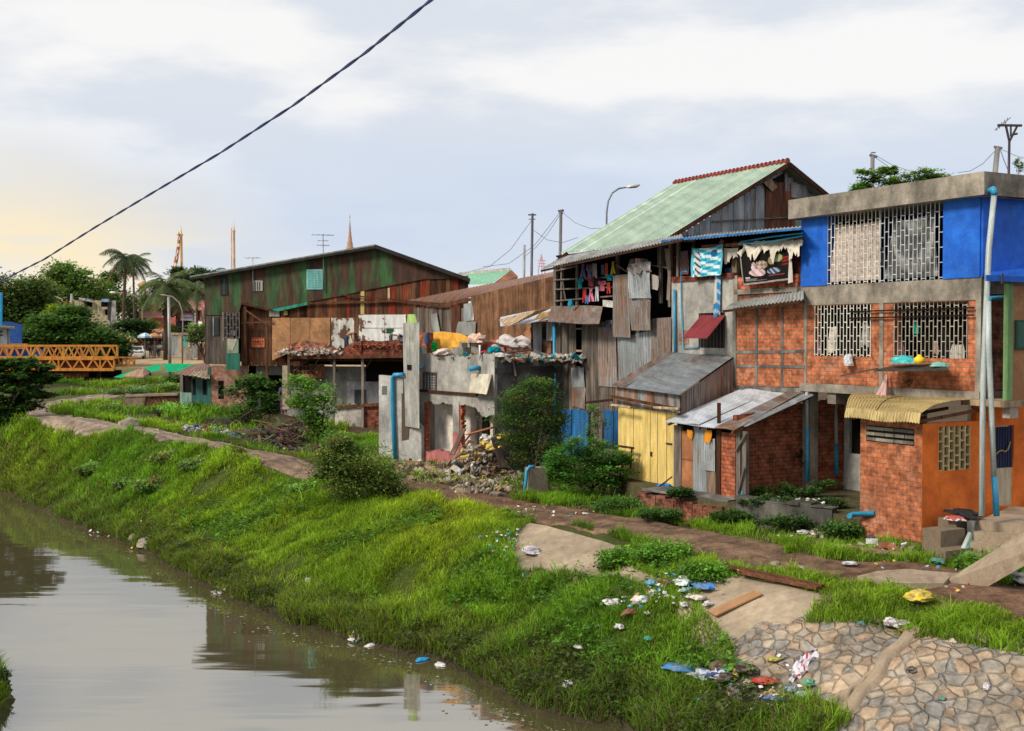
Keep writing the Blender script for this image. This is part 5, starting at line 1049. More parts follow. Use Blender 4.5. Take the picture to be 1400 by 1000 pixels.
part('pink_wall', m_pink, dh, f)
part('hanging_sheet', m_whitewall, dh, lambda mb: mb.prism([WC_.P(641,536.5,.4), WC_.P(665,539.5,.4), WC_.P(672,512,.06), WC_.P(644,511,.06)], -WC_.n*.03, (1.15,1.08,.9)), 'stained white sheet hanging from the facade')
part('blue_pipe_stub', m_pipeblue, dh, lambda mb: (mb.tube([WC_.P(641,505,.45), WC_.P(656,503,.0)], .085, 10), mb.tube([WC_.P(575,501.5,.3), WC_.P(572,502,.0)], .085, 10)))
zr = zt_+.0
part('roof_deck', m_conc, dh, lambda mb: mb.prism([WC_.pt(c0_,zr-.15,-.2), WC_.pt(c1_,zr-.15,-.2), WCs.pt(3.6,zr-.15,0), WC_.pt(c0_,zr-.15,-5)], V((0,0,-.15))))
def f(mb):
    pts = [(583,485),(583,456),(601,453.5),(625,456),(638,461),(645,470),(650,484)]; WC_.poly(mb, pts, -1.1, .12)
part('yellow_wall', m_yellowint, dh, f, 'broken remnant of a bright yellow rendered wall')
part('salmon_wall', m_pink, dh, lambda mb: WC_.poly(mb, [(656,484),(660,470),(668,466),(681,464),(689,470),(690,482)], -1.3, .1, (1.5,1.05,.75)), 'salmon coloured broken wall piece')
part('brick_stub', m_brickred, dh, lambda mb: WC_.rect(mb, 573,455,584,487,-.5,.3)); part('blue_frame', m_bluedoor, dh, lambda mb: WC_.rect(mb, 580,457,584.5,470,-.45,.1))
part('block_stub', m_conc, dh, lambda mb: (WC_.rect(mb, 628,467,642,484,-.9,.15,(1.4,1.3,1.1)), WC_.rect(mb, 631,469,638,476,-.86,.03,(.25,.25,.28)), WC_.rect(mb, 644,469,654,483,-.9,.15,(1.1,1.15,1.2)), WC_.rect(mb, 618,475,633,486,-.6,.3,(.9,1,1.1))))
# tall ribbed sheet and pale wall left of it
pn = thing('corrugated_panel', 'tall pale grey corrugated sheet standing upright between the houses', 'panel', WC_.P(562,583,.6))
part('sheet', m_tingrey, pn, lambda mb: mb.corr(WC_.P(554,583,.5), WC_.P(573,586,.5), WC_.P(573.5,441,.5), WC_.P(551,442,.5), .15,.02,3,.02,(lambda u, v: (1.15,1.12,1.08)))); part('hole', m_dark, pn, lambda mb: WC_.rect(mb, 556.5,499,562,506,.53,.02)); part('green_board', m_paint, pn, lambda mb: WC_.poly(mb, [(556,442),(570,442),(567,430),(557,430)], .4,.04,(.35,.50,.16)), 'light green board on top')
lf = thing('garden_wall', 'pale stained cement wall with blue pipe at its left end', 'wall', WC_.P(550,633,.7))
WQ = Wall(*WC_.P(573,640,.25)[:2], 3.6, -2.2)
part('wall', m_plaster, lf, lambda mb: (WQ.poly(mb, [(518,636),(576,650),(576,584),(551,560),(551,516),(518,513)], 0, .2, (1.2,1.22,1.25)),)); part('dark_opening', m_dark, lf, lambda mb: WQ.poly(mb, [(549,538),(552,538),(554,582),(560,584),(559,601),(549,603)], .01,.03,(8,7,6)))
part('vent', m_paint, lf, lambda mb: WQ.rect(mb, 522,528,529,540,.01,.02,(.16,.17,.17)))
pipe(None, [WQ.P(552,512.5,.1), WQ.P(539,513,.1), WQ.P(536.5,517,.1), WQ.P(537,560,.1), WQ.P(540,628,.1)], .085, m_pipeblue, 'drain_pipe', 'thick light blue pipe bent over the top of the pale cement wall', 'pipe')
# ================================================================== brown house with long rusty roof
rb = thing('brown_house', 'brown board house with long low rusty roof', 'house', V((1,50,2)))
RA = [at(557,411,53), at(608,415,50.5), at(758,379,45.5), at(760,370.5,49)]
part('roof', m_roofrust, rb, lambda mb: mb.corr(RA[1], RA[2], RA[3], RA[0], .15, .02, 3, .03)); part('roof_edge', m_woodbrown, rb, lambda mb: (mb.bar(RA[0]-Z3*.1, RA[1]-Z3*.1, .06,.12,(.5,.5,.5)), mb.bar(RA[1]-Z3*.1, RA[2]-Z3*.1, .06,.12,(.8,.7,.6))))
L0, L1 = at(566,440,52.8), at(652,440,48.8); WB1 = Wall(L0.x, L0.y, L1.x-L0.x, L1.y-L0.y); L2 = at(756,440,45.6); WB2 = Wall(L1.x, L1.y, L2.x-L1.x, L2.y-L1.y)
cb = ((1,1,1),(.7,.65,.62),(1.2,1.1,1.0),(.55,.5,.5),(1.0,.8,.75))
part('board_wall', m_wood, rb, lambda mb: (WB1.planks(mb, 0, (L1-L0).to_2d().length, 4.2, lambda u: WB1.uz(567+u/ (L1-L0).to_2d().length*85, 413-.045*u)[1] if False else 8.3-u*.02, 0, .22, .05, cb), WB1.slab(mb, 0, 5.5, 2, 8.2, -.1, .05, (.2,.2,.2))))
part('door', m_woodbrown, rb, lambda mb: WB1.rect(mb, 617,419,629,459,.04,.05,(.6,.5,.5))); sheet('tin_sheet', m_tingrey, WB1, [(592,458),(602,458),(597,428),(590,430)], .1, parent=rb); sheet('tin_sheet', m_tin, WB1, [(634,440),(648,438),(645,414),(634,416)], .08, parent=rb); sheet('tin_sheet', m_tingrey, WB1, [(623,457),(649,460),(650,440),(627,440)], .12, parent=rb)
def f(mb):
    for i in range(9):
        a = 644+i*12.6; yt = 410-(a-608)*.243+4; WB2.poly(mb, [(a,560),(a+12.3,560),(a+12.3,yt-3),(a,yt)], .02+.01*(i % 2), .04, (random.uniform(.8,1.15),)*3)
    for i in range(18):
        a = 690+i*3.8; yt = 410-(a-608)*.243+4; WB2.poly(mb, [(a,440),(a+3.5,440),(a+3.5,yt-1),(a,yt)], .05, .03, (random.uniform(.7,1.0),)*3)
part('plywood_wall', m_plyd, rb, f); part('torn_board', m_ply, rb, lambda mb: WB2.poly(mb, [(716,456),(724,446),(727,464),(722,468)], .1,.02,(1.2,1,1)))
gr_ = thing('green_roofed_house', 'distant house with pale green roof rising behind the rusty roof', 'house', at(660,390,70))
part('roof', m_roofgreen, gr_, lambda mb: mb.corr(at(627,389,68), at(672,389,66), at(700,369,74), at(640,374,76), .25,.02,2,.01,(lambda u, v: (.35,.75,.5)), kind='rib')); part('roof_edge', m_whitewall, gr_, lambda mb: mb.bar(at(627,375,75.5), at(697,368.5,73.5), .1,.2)); part('gable_wall', m_plyd, gr_, lambda mb: mb.prism([at(672,390,66), at(704,392,70), at(708,378,72), at(699,369,73.5)], V((0,1,0)), (1.5,1.2,1)))
# ================================================================== big rusty green tin house
gh = thing('green_tin_house', 'large shed like house with rusty green tin gable above broken wooden storey', 'house', at(400,560,62))
B0 = at(281,470,62.3); B1 = at(640,470,59.8); WA = Wall(B0.x, B0.y, B1.x-B0.x, B1.y-B0.y)
GU = WA.uz(280,460)[0]; top = [(279,380),(323,371.5),(420,354),(516,339),(575,357),(640,381)]
def topz(u): 
    us = [WA.uz(x, y)[0] for x, y in top]; zs = [WA.uz(x, y)[1] for x, y in top]; return float(np.interp(u, us, zs))
bot = [(279,431),(327,431),(328,415),(370,423),(421,413),(465,405),(500,397),(580,382),(640,381)]
def botz(u):
    us = [WA.uz(x, y)[0] for x, y in bot]; zs = [WA.uz(x, y)[1] for x, y in bot]; return float(np.interp(u, us, zs))
def f(mb):
    for u in np.arange(GU, WA.uz(640,400)[0], .19):
        k = random.uniform(.9,1.1)
        if topz(u+.1)-botz(u+.1) > .03: WA.prism_ = None; mb.prism([WA.pt(u,botz(u),.02), WA.pt(u+.19,botz(u+.19),.02), WA.pt(u+.19,topz(u+.19)-.05,.02), WA.pt(u,topz(u)-.05,.02)], -WA.n*(.03 if int(u/.19)%2 else .05), (k,k,k))
part('tin_gable', m_greenrust, gh, f)
def f(mb):
    for a, b in ((0,3),(3,5)):
        u0, u1 = (WA.uz(265,376)[0], WA.uz(516,338)[0]) if a == 0 else (WA.uz(516,338)[0], WA.uz(645,383)[0]); z0 = WA.uz(265,380)[1] if a == 0 else WA.uz(516,337)[1]; z1 = WA.uz(516,337)[1] if a == 0 else WA.uz(645,383)[1]
        mb.prism([WA.pt(u0,z0,.45), WA.pt(u1,z1,.45), WA.pt(u1,z1,-5)-WA.d*1.2, WA.pt(u0,z0,-5)-WA.d*(1.2 if a else 0)], V((0,0,.07)), (.75,.8,.75) if a == 0 else (.08,.07,.06))
        mb.bar(WA.pt(u0,z0-.06,.42), WA.pt(u1,z1-.06,.42), .05,.13,(.07,.06,.06))
part('roof', m_tingrey, gh, f)
part('side_wall', m_greenrust, gh, lambda mb: mb.prism([WA.pt(GU,6,0), WA.pt(GU,10,0), WA.pt(GU,10,-10), WA.pt(GU,6,-10)], WA.d*.05))
cg = ((1,1,1),(.75,.7,.7),(1.3,1.2,1.1),(.55,.5,.5),(1.2,.7,.6))
def bz2(u): return botz(u)+.1
part('board_wall', m_wood, gh, lambda mb: WA.planks(mb, GU, WA.uz(327,460)[0], WA.uz(300,498)[1], lambda u: WA.uz(300,431)[1], -.02, .2, .04, ((.7,.65,.65),(.5,.48,.5),(.85,.8,.78))), 'dark grey boards below the tin on the left')
part('board_wall', m_woodbrown, gh, lambda mb: (WA.planks(mb, WA.uz(326,460)[0], WA.uz(420,460)[0], WA.uz(340,500)[1], lambda u: botz(u)+.1, -.35, .2, .06, cg), WA.planks(mb, WA.uz(420,460)[0], WA.uz(640,460)[0], WA.uz(500,480)[1], lambda u: botz(u)+.1, -.05, .22, .05, cg+((1.7,.55,.5),(1.4,1.1,.9))), WA.poly(mb, [(281,495),(640,495),(640,384),(516,343),(281,383)], -.5, .05, (.3,.3,.3))))
[part('yellow_board', m_paint, gh, lambda mb: WA.rect(mb, *r_)) for r_ in ((493,397,498,430,.0,.03,(.55,.42,.16)),(530,394,533,412,.0,.03,(.50,.42,.25)),(368,426,382,433,-.3,.03,(.6,.57,.5)),(388,425,393,431,-.3,.03,(.6,.45,.12)))]
part('green_sheet', m_bluedoor, gh, lambda mb: WA.poly(mb, [(367,424),(421,413),(425,416),(380,426)], .12,.03,(.8,2.0,.55)))
for a, b in ((372,397),(397,424),(424,452)): part('plywood_panel', m_ply, gh, lambda mb: WA.poly(mb, [(a,435),(b-.6,434.5),(b-.6,482),(a,493)], .0,.03,(random.uniform(.95,1.3),)*3))
mpeel = M_mix('peeling white paint on boards', (.62,.60,.55), (.14,.075,.05), .50, .54, sc=1.6, st=(1.5,1), d=.3)
part('peeling_wall', mpeel, gh, lambda mb: (WA.rect(mb, 453,435,484,476,.01,.04), WA.rect(mb, 490,431,495,468,.01,.04)))
mtile = M_mix('broken white tiles', (.68,.68,.66), (.15,.075,.05), .56, .58, sc=.9, st=(1,1), d=.15)
part('tiled_wall', mtile, gh, lambda mb: (WA.rect(mb, 495,430.5,555,467,.02,.06), WA.rect(mb, 495,447.5,555,449,.04,.02,(.8,.8,.8)), WA.rect(mb, 525.5,431,526.3,466,.03,.02,(.4,.4,.4)), WA.rect(mb, 528,449,538,456,.04,.02,(.02,.12,.05))), 'white tiled wall with tiles fallen off')
part('post', m_woodbrown, gh, lambda mb: (WA.rect(mb, 484,434,490,470,.03,.08), WA.rect(mb, 333,414,337,500,.1,.12,(.7,.6,.55)), WA.rect(mb, 363,445,366,540,.1,.1,(.8,.7,.6)), mb.bar(WA.P(330,415,.15), WA.P(372,425,.15), .1,.1,(.5,.4,.4)), mb.bar(WA.P(337,425,.15), WA.P(365,444,.15), .07,.07), mb.bar(WA.P(420,415,.1), WA.P(575,411,.1), .08,.1,(.8,.7,.6)), mb.bar(WA.P(465,403,.12), WA.P(575,413,.12), .05,.07,(.6,.5,.5)), mb.bar(WA.P(330,442,.1), WA.P(372,440,.1), .05,.06)))
part('vent_block', m_brickred, gh, lambda mb: (WA.rect(mb, 343,462,362,475.5,-.3,.05,(1.5,1.2,1)), [WA.rect(mb, 344.5+i*3, 464+j*4, 346+i*3, 466+j*4, -.29,.02,(3,2.7,2.4)) for i in range(6) for j in range(3)]))
def wnd(mb, x0,y0,x1,y1, c, off=.05, fr=(.05,.05,.05)): WA.rect(mb, x0,y0,x1,y1,off,.04,c)
part('shutter', m_paint, gh, lambda mb: (WA.rect(mb, 419,368.5,441,396,.06,.05,(.20,.50,.48)), [WA.rect(mb, 421,371+i*2.4,439,372+i*2.4,.075,.02,(.12,.36,.35)) for i in range(10)], WA.rect(mb, 429.6,369,430.4,396,.08,.03,(.28,.55,.5))), 'turquoise louvred shutters high in the gable')
wn = part('window', m_paint, gh, lambda mb: (WA.rect(mb, 301,379,311,404,.06,.04,(.012,.02,.018)), WA.rect(mb, 305.5,380,307,403,.08,.02,(.05,.09,.06))), 'small dark window with bars under the left eave')
part('window', m_paint, gh, lambda mb: (WA.rect(mb, 346,384,359,398,.06,.04,(.35,.35,.32)), [WA.rect(mb, 348+i*3,385,349.3+i*3,397,.08,.02,(.06,.06,.06)) for i in range(3)]), 'small pale barred window left of the shutters')
part('window', m_paint, gh, lambda mb: (WA.rect(mb, 292,435,299,459,.03,.04,(.02,.03,.03)), WA.rect(mb, 291,435,292.2,459,.05,.03,(.25,.40,.35))), 'narrow dark window in the grey boards')
bc = part('balcony_cage', m_paint, gh, lambda mb: (WA.rect(mb, 307,428,326,462,.3,.02,(.02,.02,.025)), WA.grille(mb, *WA.R(306,427,327,463,.5), .5, .18,.02,.5,(.16,.13,.11)), WA.rect(mb,304,427,306.5,466,.5,.08,(.20,.16,.13)), WA.rect(mb, 316,452,323,459,.4,.1,(.28,.22,.32))))
part('shutter', m_paint, gh, lambda mb: (WA.rect(mb, 309,484,328,506,.5,.05,(.015,.13,.09)), WA.rect(mb, 310,463,326,483,.45,.04,(.20,.28,.20)), WA.poly(mb, [(311,463),(324,464),(318,480),(312,478)], .47,.02,(.45,.42,.33))), 'dark green shutter hanging below the cage window')
part('brick_wall', m_brickpink, gh, lambda mb: WA.holes(mb, (GU+.2, WA.uz(338,520)[0], 2.6, WA.uz(300,500)[1]), [WA.R(298,521,306,546), WA.R(321,519,330,534)], -.02,.15), 'pale brick ground floor wall')
[part('window', m_dark, gh, lambda mb: WA.rect(mb, *r_)) for r_ in ((297,520,307,547,-.1,.03),(320,518,331,535,-.1,.03))]
part('green_door_post', m_paint, gh, lambda mb: WA.rect(mb, 284,502,288.5,562,.0,.1,(.03,.12,.08)))
# ground floor behind the balcony
part('cement_wall', m_plaster, gh, lambda mb: (WA.holes(mb, (WA.uz(338,540)[0], WA.uz(560,540)[0], 1.6, 5.4), [WA.R(355,513,388,575,-1.2)], -1.2,.15),))
part('ochre_pier', m_whitewall, gh, lambda mb: WA.rect(mb, 386,500,396,560,-.2,.2,(.9,.75,.55))); part('white_wall', m_whitewall, gh, lambda mb: WA.rect(mb, 474,522,520,556,-.9,.08,(1.05,1.05,1.1)))
part('window', m_paint, gh, lambda mb: WA.rect(mb, 484.5,533,500,552,-.8,.03,(.07,.07,.075)), 'grey boarded window')
part('brick_panel', m_brickpink, gh, lambda mb: (WA.rect(mb, 396,499,443,517,-.6,.1,(1.1,.85,.75)), [WA.rect(mb, 403+i*5.5,502,407+i*5.5,506,-.58,.02,(.2,.2,.2)) for i in range(5)], [WA.rect(mb, 403+i*5.5,508,407+i*5.5,511,-.58,.02,(.2,.2,.2)) for i in range(5)]))
part('balcony_slab', m_woodbrown, gh, lambda mb: (WA.poly(mb, [(393,486),(551,486),(551,489.5),(393,491.5)], 1.2, 1.6,(.8,.7,.65)), WA.rect(mb,393,491,551,494,.9,.1,(.4,.35,.35))))
part('balcony_brick', m_brickdark, gh, lambda mb: (WA.poly(mb, [(469,486),(494,486),(494,466.5),(484,467.5),(470,476)], 1.1,.3,(1.3,.9,.8)), WA.poly(mb, [(494,487),(550,487),(550,472),(538,465),(520,467),(500,466)], 1.1,.5,(1.1,.8,.75)), WA.poly(mb, [(394,486),(468,486),(462,478),(448,472),(420,466),(395,470)], .9,.3,(1.5,1.3,1.2))), 'broken brick parapet of the balcony')
part('prop_post', m_wood, gh, lambda mb: [WA.rect(mb, x-1.6,490,x+1.6,yb,1.0,.1,(k,k,k)) for x, yb, k in ((394.5,540,.9),(457,556,.9),(495.5,595,1.6))]+[mb.bar(WA.P(a,491,1.0), WA.P(b,508,.2), .06,.06,(.6,.6,.6)) for a, b in ((422,402),(436,424),(509,497),(450,461))])
part('low_wall', m_plaster, gh, lambda mb: (WA.poly(mb, [(458,590),(497,598),(497,557),(458,557)], .9,.15,(1.35,1.3,1.25)),)); part('brick_pier', m_brickdark, gh, lambda mb: WA.poly(mb, [(497,598),(518,602),(518,554),(497,554)], .85,.15,(1.1,.8,.75))); part('rail', m_rust, gh, lambda mb: mb.bar(WA.P(458,557,1.0), WA.P(518,553,1.0), .05,.14))
part('dark_interior', m_dark, gh, lambda mb: (WA.rect(mb, 500,492,556,530,-1.0,.05), WA.rect(mb, 340,500,392,572,-1.9,.05), WA.rect(mb,395,493,500,499,-1.1,.04)))
# small green shack on its left
sh = thing('green_shack', 'small green tin shack with rusty red roof left of the big tin house', 'shed', at(268,556,64))
SA = at(246,520,64.5); SB = at(288,520,63); WH = Wall(SA.x, SA.y, SB.x-SA.x, SB.y-SA.y)
part('green_wall', m_bluedoor, sh, lambda mb: WH.rect(mb, 262,514,287,562,.0,.08,(.9,.85,.35))); part('low_panel', m_tin, sh, lambda mb: WH.rect(mb, 246,537,262,554,.02,.06,(.6,.9,.75))); part('corner_post', m_wood, sh, lambda mb: WH.rect(mb, 246,510,250,553,.0,.08)); [part('opening', m_dark, sh, lambda mb: WH.rect(mb, *r_)) for r_ in ((248,514,262,538,-.1,.05),(277,520,282,540,.02,.03),(263,518,267,540,.02,.03))]
part('roof', m_roofrust, sh, lambda mb: (mb.corr(WH.P(238,512,1.2), WH.P(287,516,1.0), WH.P(287,496,-2.0), WH.P(262,499,-2.0), .3,.02,2,.03), mb.corr(WH.P(262,514,1.25), WH.P(287,518,1.25), WH.P(287,508,-.2), WH.P(268,508,-.2), .3,.02,2,.03,(lambda u, v: (1.6,2.4,2.0)))))
# roof antennas of the green house
def antenna(name, label, base, top, spans, col=(.12,.12,.13), r=.025, cat='antenna'):
    t = thing(name, label, cat, base); part('mast', m_metal, t, lambda mb: mb.tube([base, top], [r, r*.8], 6, col))
    L = (V(top)-V(base)).length
    def f(mb):
        for (fz, w_, n) in spans:
            c = V(base).lerp(V(top), fz); a = random.uniform(-.3,.3); d = V((math.cos(a), math.sin(a), 0)); mb.tube([c-d*w_/2, c+d*w_/2], r*.5, 5, col)
            for k in range(n): e = c+d*w_*(k/(max(1,n-1))-.5); q = V((-d.y, d.x, 0))*.35; mb.tube([e-q, e+q], r*.35, 4, col)
    part('aerial_rods', m_metal, t, f); return t
antenna('tv_antenna', 'tall tv antenna on the gable of the big tin house', WA.P(443,398,.12), WA.P(441.5,320,.12), ((.98,1.1,5),(.88,.5,3),(.8,.6,4)), (.30,.30,.32), .035)
antenna('tv_antenna', 'small tv antenna on the left part of the big tin house', WA.P(346,398,.12), WA.P(345.5,352,.12), ((.98,.7,4),), (.40,.40,.40), .03)
# ================================================================== street end of the canal
STR = lambda px, py: gp(px, py)
# truss bridge
tb = thing('truss_bridge', 'orange painted steel truss bridge over the canal', 'bridge', at(85,500,100))
def truss(xL, xR, yt, yb, Y, n, th=.12, col=(.62,.24,.035), YL=None):
    a0, a1 = at(xL, yt, YL or Y), at(xR, yt, Y); b0, b1 = at(xL, yb, YL or Y), at(xR, yb, Y)
    def f(mb):
        mb.bar(a0, a1, th*1.4, th*1.4, col); mb.bar(b0, b1, th*1.4, th*1.8, col)
        for i in range(n):
            p, q = i/n, (i+1)/n; m_ = (p+q)/2; k = tuple(v*random.uniform(.8,1.15) for v in col)
            mb.bar(b0.lerp(b1,p), a0.lerp(a1,m_), th, th, k); mb.bar(a0.lerp(a1,m_), b0.lerp(b1,q), th, th, k)
            if i % 3 == 0: mb.bar(a0.lerp(a1,p), b0.lerp(b1,p), th, th, k)
        mb.bar(a1, b1, th, th, col)
    return f
part('upper_truss', m_paint, tb, truss(-90, 160, 473, 489, 98, 17)); part('lower_truss', m_paint, tb, truss(-90, 156, 491, 505.5, 98, 13, .13))
part('far_truss', m_paint, tb, truss(-90, 161, 473, 489, 103, 15, .10, (.42,.17,.04))); part('far_truss', m_paint, tb, truss(-90, 157, 491, 505, 103, 11, .11, (.28,.11,.03)))
part('raised_truss', m_paint, tb, truss(-90, 38, 471, 476, 106, 8, .10, (.45,.20,.05)))
part('deck', m_woodbrown, tb, lambda mb: mb.prism([at(-90,490,98), at(160,490,98), at(160,490,103), at(-90,490,103)], V((0,0,-.2)), (.8,.6,.5)))
part('end_frame', m_paint, tb, truss(156, 184, 489, 500, 99, 3, .10)); part('side_panel', m_rust, tb, lambda mb: mb.prism([at(-90,492,98.3), at(156,492,98.3), at(156,505,98.3), at(-90,505,98.3)], V((0,.1,0)), (1.7,1.2,.9)))
ab = thing('bridge_abutment', 'dark beams and timber stacked under the orange bridge', 'bridge support', at(100,540,100))
part('beam', m_woodbrown, ab, lambda mb: mb.bar(at(60,514,99), at(120,512,99), .5,.38,(1.3,.8,.6))); part('beam', m_woodpale, ab, lambda mb: mb.bar(at(40,535,97), at(118,533,97), .2,.12,(.7,.6,.55)))
part('wall', m_dark, ab, lambda mb: (mb.prism([at(-90,506,102), at(165,506,102), at(165,550,102), at(-90,550,102)], V((0,.3,0)), (1.2,1.2,1.2)),)); part('brick_face', m_brickdark, ab, lambda mb: mb.prism([at(80,516,100.5), at(120,515,100.5), at(120,531,100.5), at(80,532,100.5)], V((0,.3,0)), (.5,.4,.4)))
part('column', m_woodbrown, ab, lambda mb: [mb.bar(at(x,508,99.5), at(x,545,99.5), .3,.3,(.4,.3,.3)) for x in (66,83,100,118,135)])
# green netting fences on the slope
for P_, lab in (([(155,516,88),(168,511,88),(218,497.5,88),(220,506,86),(165,517,87)],'left green net sheet stretched along the slope below the street'),([(222,497,88),(285,498,88),(285,508,86),(228,508.5,86)],'right green net sheet stretched in front of the tin fence')):
    mb = MB(); mb.prism([at(*p) for p in P_], V((0,.05,0)), (.01,.30,.13)); mb.build('green_net', m_cloth, None, lab, 'net fence')
mb = MB(); mb.prism([at(168,514,85), at(196,502,85), at(206,509,85), at(196,515,84)], V((0,0,-.1)), (.33,.20,.13)); mb.prism([at(192,503,84.9), at(205,508,84.9), at(207,512,84.9), at(194,510,84.9)], V((0,0,-.1)), (.25,.12,.08)); mb.build('board', m_paint, None, 'brown boards lying on the slope below the left green net', 'board')
# broken brick wall stump and gravel
bs_ = thing('broken_wall', 'low broken brick wall with rubble top at the bend of the path', 'wall', at(205,560,64))
WBk = Wall(*at(171,555,65)[:2], 9, .6)
def f(mb):
    n = 40; xs_ = np.linspace(171,245,n); e = 0
    for i in range(n-1):
        e = max(-2,min(2,e+random.uniform(-.8,.8))); WBk.rect(mb, xs_[i], 539+e*.6, xs_[i+1], 572, 0, .5, (.8,.75,.75))
part('wall', m_brickdark, bs_, f); part('plaster', m_conc, bs_, lambda mb: WBk.poly(mb, [(171,538),(200,541),(194,562),(171,572)], .06,.05,(1,.8,.7))); part('capping', m_ramp, bs_, lambda mb: WBk.poly(mb, [(171,540),(243,538),(243,541),(171,543)], .1,.6))
for (a, b, lab) in (((210,558,56),(221,575,56),'dead leaning branch stub on the grass beside the broken wall'),((84,548,70),(95,562,69),'left dark stake stuck in the mud under the bridge'),((97,550,70),(101,562,69),'right dark stake stuck in the mud under the bridge')):
    mb = MB(); mb.tube([at(*a), at((a[0]+b[0])/2+1, (a[1]+b[1])/2, a[2]), at(*b)], [.05,.08,.10], 6, (.35,.3,.28)); mb.build('dead_branch', m_bark, None, lab, 'branch')
# street lamps and poles
def lamp(name, lab, base, pts, r=.09, head=True, col=(.45,.45,.43), hl=.9):
    base = V((base.x, base.y, min(base.z, h(base.x, base.y)-.1))); t = thing(name, lab, 'street lamp', base); part('pole', m_metal, t, lambda mb: mb.tube([base]+pts, [r]+[r*.75]*(len(pts)-1)+[r*.5], 8, col))
    if head:
        e = pts[-1]; d = (pts[-1]-pts[-2]).normalized()
        def f(mb): mb.tube([e-d*.1, e+d*hl*.25, e+d*hl*.7, e+d*hl], [r*.6, r*1.5, r*1.8, r*.5], 8, (.6,.6,.58))
        part('lamp_head', m_metal, t, f)
    return t
lamp('street_lamp', 'tall street lamp with curved arm rising behind the pale green roof', at(829,420,70), [at(829,330,70),at(829.5,290,70),at(831.5,275,70),at(837,264,70),at(846,258,70),at(858,256,70)], .075, True, (.22,.24,.27), .75)
lamp('street_lamp', 'rusty yellow street lamp with arm curving left over the yellow building', at(194,470,140), [at(194.5,430,140),at(194,418,140),at(190,408,140),at(181,403,140),at(170,401,140),at(160,400.5,140)], .09, True, (.50,.36,.20))
lamp('street_lamp', 'street lamp with brown lower post curving left to the concrete pole', at(249,488,105), [at(250,440,105),at(249,425,105),at(245,414,105),at(236,406,105),at(226,404,105),at(219,403,105)], .07, False, (.38,.30,.26))
lamp('street_lamp', 'small pale street lamp arm rising over the big tree', at(88,425,150), [at(88,416,150),at(84,409,150),at(76,406,150),at(69,405,150)], .10, True, (.6,.6,.58), .8)
def pole(lab, base, top, r, col, name='utility_pole', cross=()):
    g_ = h(base.x, base.y)
    if base.z > g_: base = V((base.x-(top.x-base.x)*(base.z-g_)/(top.z-base.z), base.y, g_-.2))
    t = thing(name, lab, 'pole', base); part('pole', m_metal, t, lambda mb: mb.tube([base, top], [r, r*.8], 8, col))
    for (a, b, w_) in cross: part('crossarm', m_metal, t, lambda mb: mb.bar(a, b, w_, w_, tuple(v*.8 for v in col)))
    return t
pole('grey concrete power pole standing in front of the tin fence', at(232.5,512,95), at(230.5,406,95), .14, (.36,.35,.34))
pole('short grey pole behind the roof of the burnt yellow building', at(98,440,150), at(98,402,150), .22, (.35,.32,.30))
pole('dark steel pole with rungs, left of two behind the brown house', at(726,420,75), at(728,292,75), .10, (.10,.09,.10), cross=((at(722,294,75),at(733,294,75),.08),(at(723,300,75),at(732,300,75),.05)))
pole('wooden power pole with insulators left of the pale green roof', at(765,400,75), at(767,288,75), .12, (.16,.14,.14), cross=((at(763,289,75),at(771,288,75),.14),(at(764,292,75),at(770,292,75),.06)))
pole('short thin pole between the brown roof and the steel pole', at(716,410,80), at(717,335,80), .10, (.35,.33,.32))
pole('power pole top showing above the tree behind the blue house', at(1192,300,50), at(1193,214,50), .11, (.22,.21,.20), cross=((at(1189,212,50),at(1199,215,50),.10),(at(1191,209,50),at(1197,209,50),.05)))
pole('grey concrete pole behind the parapet of the blue house', at(1354,300,38), at(1364,202,38), .11, (.30,.29,.28), cross=((at(1359,201,38),at(1370,203,38),.07),))
t = thing('antenna_mast', 'dark mast with forked wooden crosspiece at the right end of the roof', 'antenna', at(1378,300,33))
part('mast', m_metal, t, lambda mb: (mb.tube([at(1378,300,33), at(1380,192,33)], .035, 6, (.04,.035,.06))))
part('fork', m_metal, t, lambda mb: (mb.bar(at(1380,194,33), at(1375,171,33), .05,.05,(.06,.045,.05)), mb.bar(at(1380,194,33), at(1391,172,33), .05,.05,(.06,.045,.05)), mb.bar(at(1382,187,33), at(1382,170,33), .04,.04,(.06,.045,.05)), mb.bar(at(1364,171.5,33), at(1397,172,33), .06,.06,(.06,.045,.05)), mb.tube([at(1386,184,33), at(1391,183,33)], .03, 6, (.05,.05,.05))))
part('aerial_rods', m_metal, t, lambda mb: [mb.tube([at(1362+i*4,179-i*3,33), at(1366+i*4,170-i*3,33)], .012, 4, (.2,.2,.2)) for i in range(4)]+[mb.tube([at(1360,178,33), at(1382,161,33)], .012, 4, (.2,.2,.2))])
t = thing('red_lattice_tower', 'small pinkish lattice mast far behind the brown roof', 'tower', at(742,450,220))
part('mast', m_paint, t, lambda mb: [mb.tube([at(x,457,220), at(x,370,220), at(740,348,220)], .10, 4, (.50,.25,.27)) for x in (736,741,745)]+[mb.tube([at(735,356+i*4,220), at(746,357+i*4,220)], .08, 4, (.5,.27,.28)) for i in range(3)])
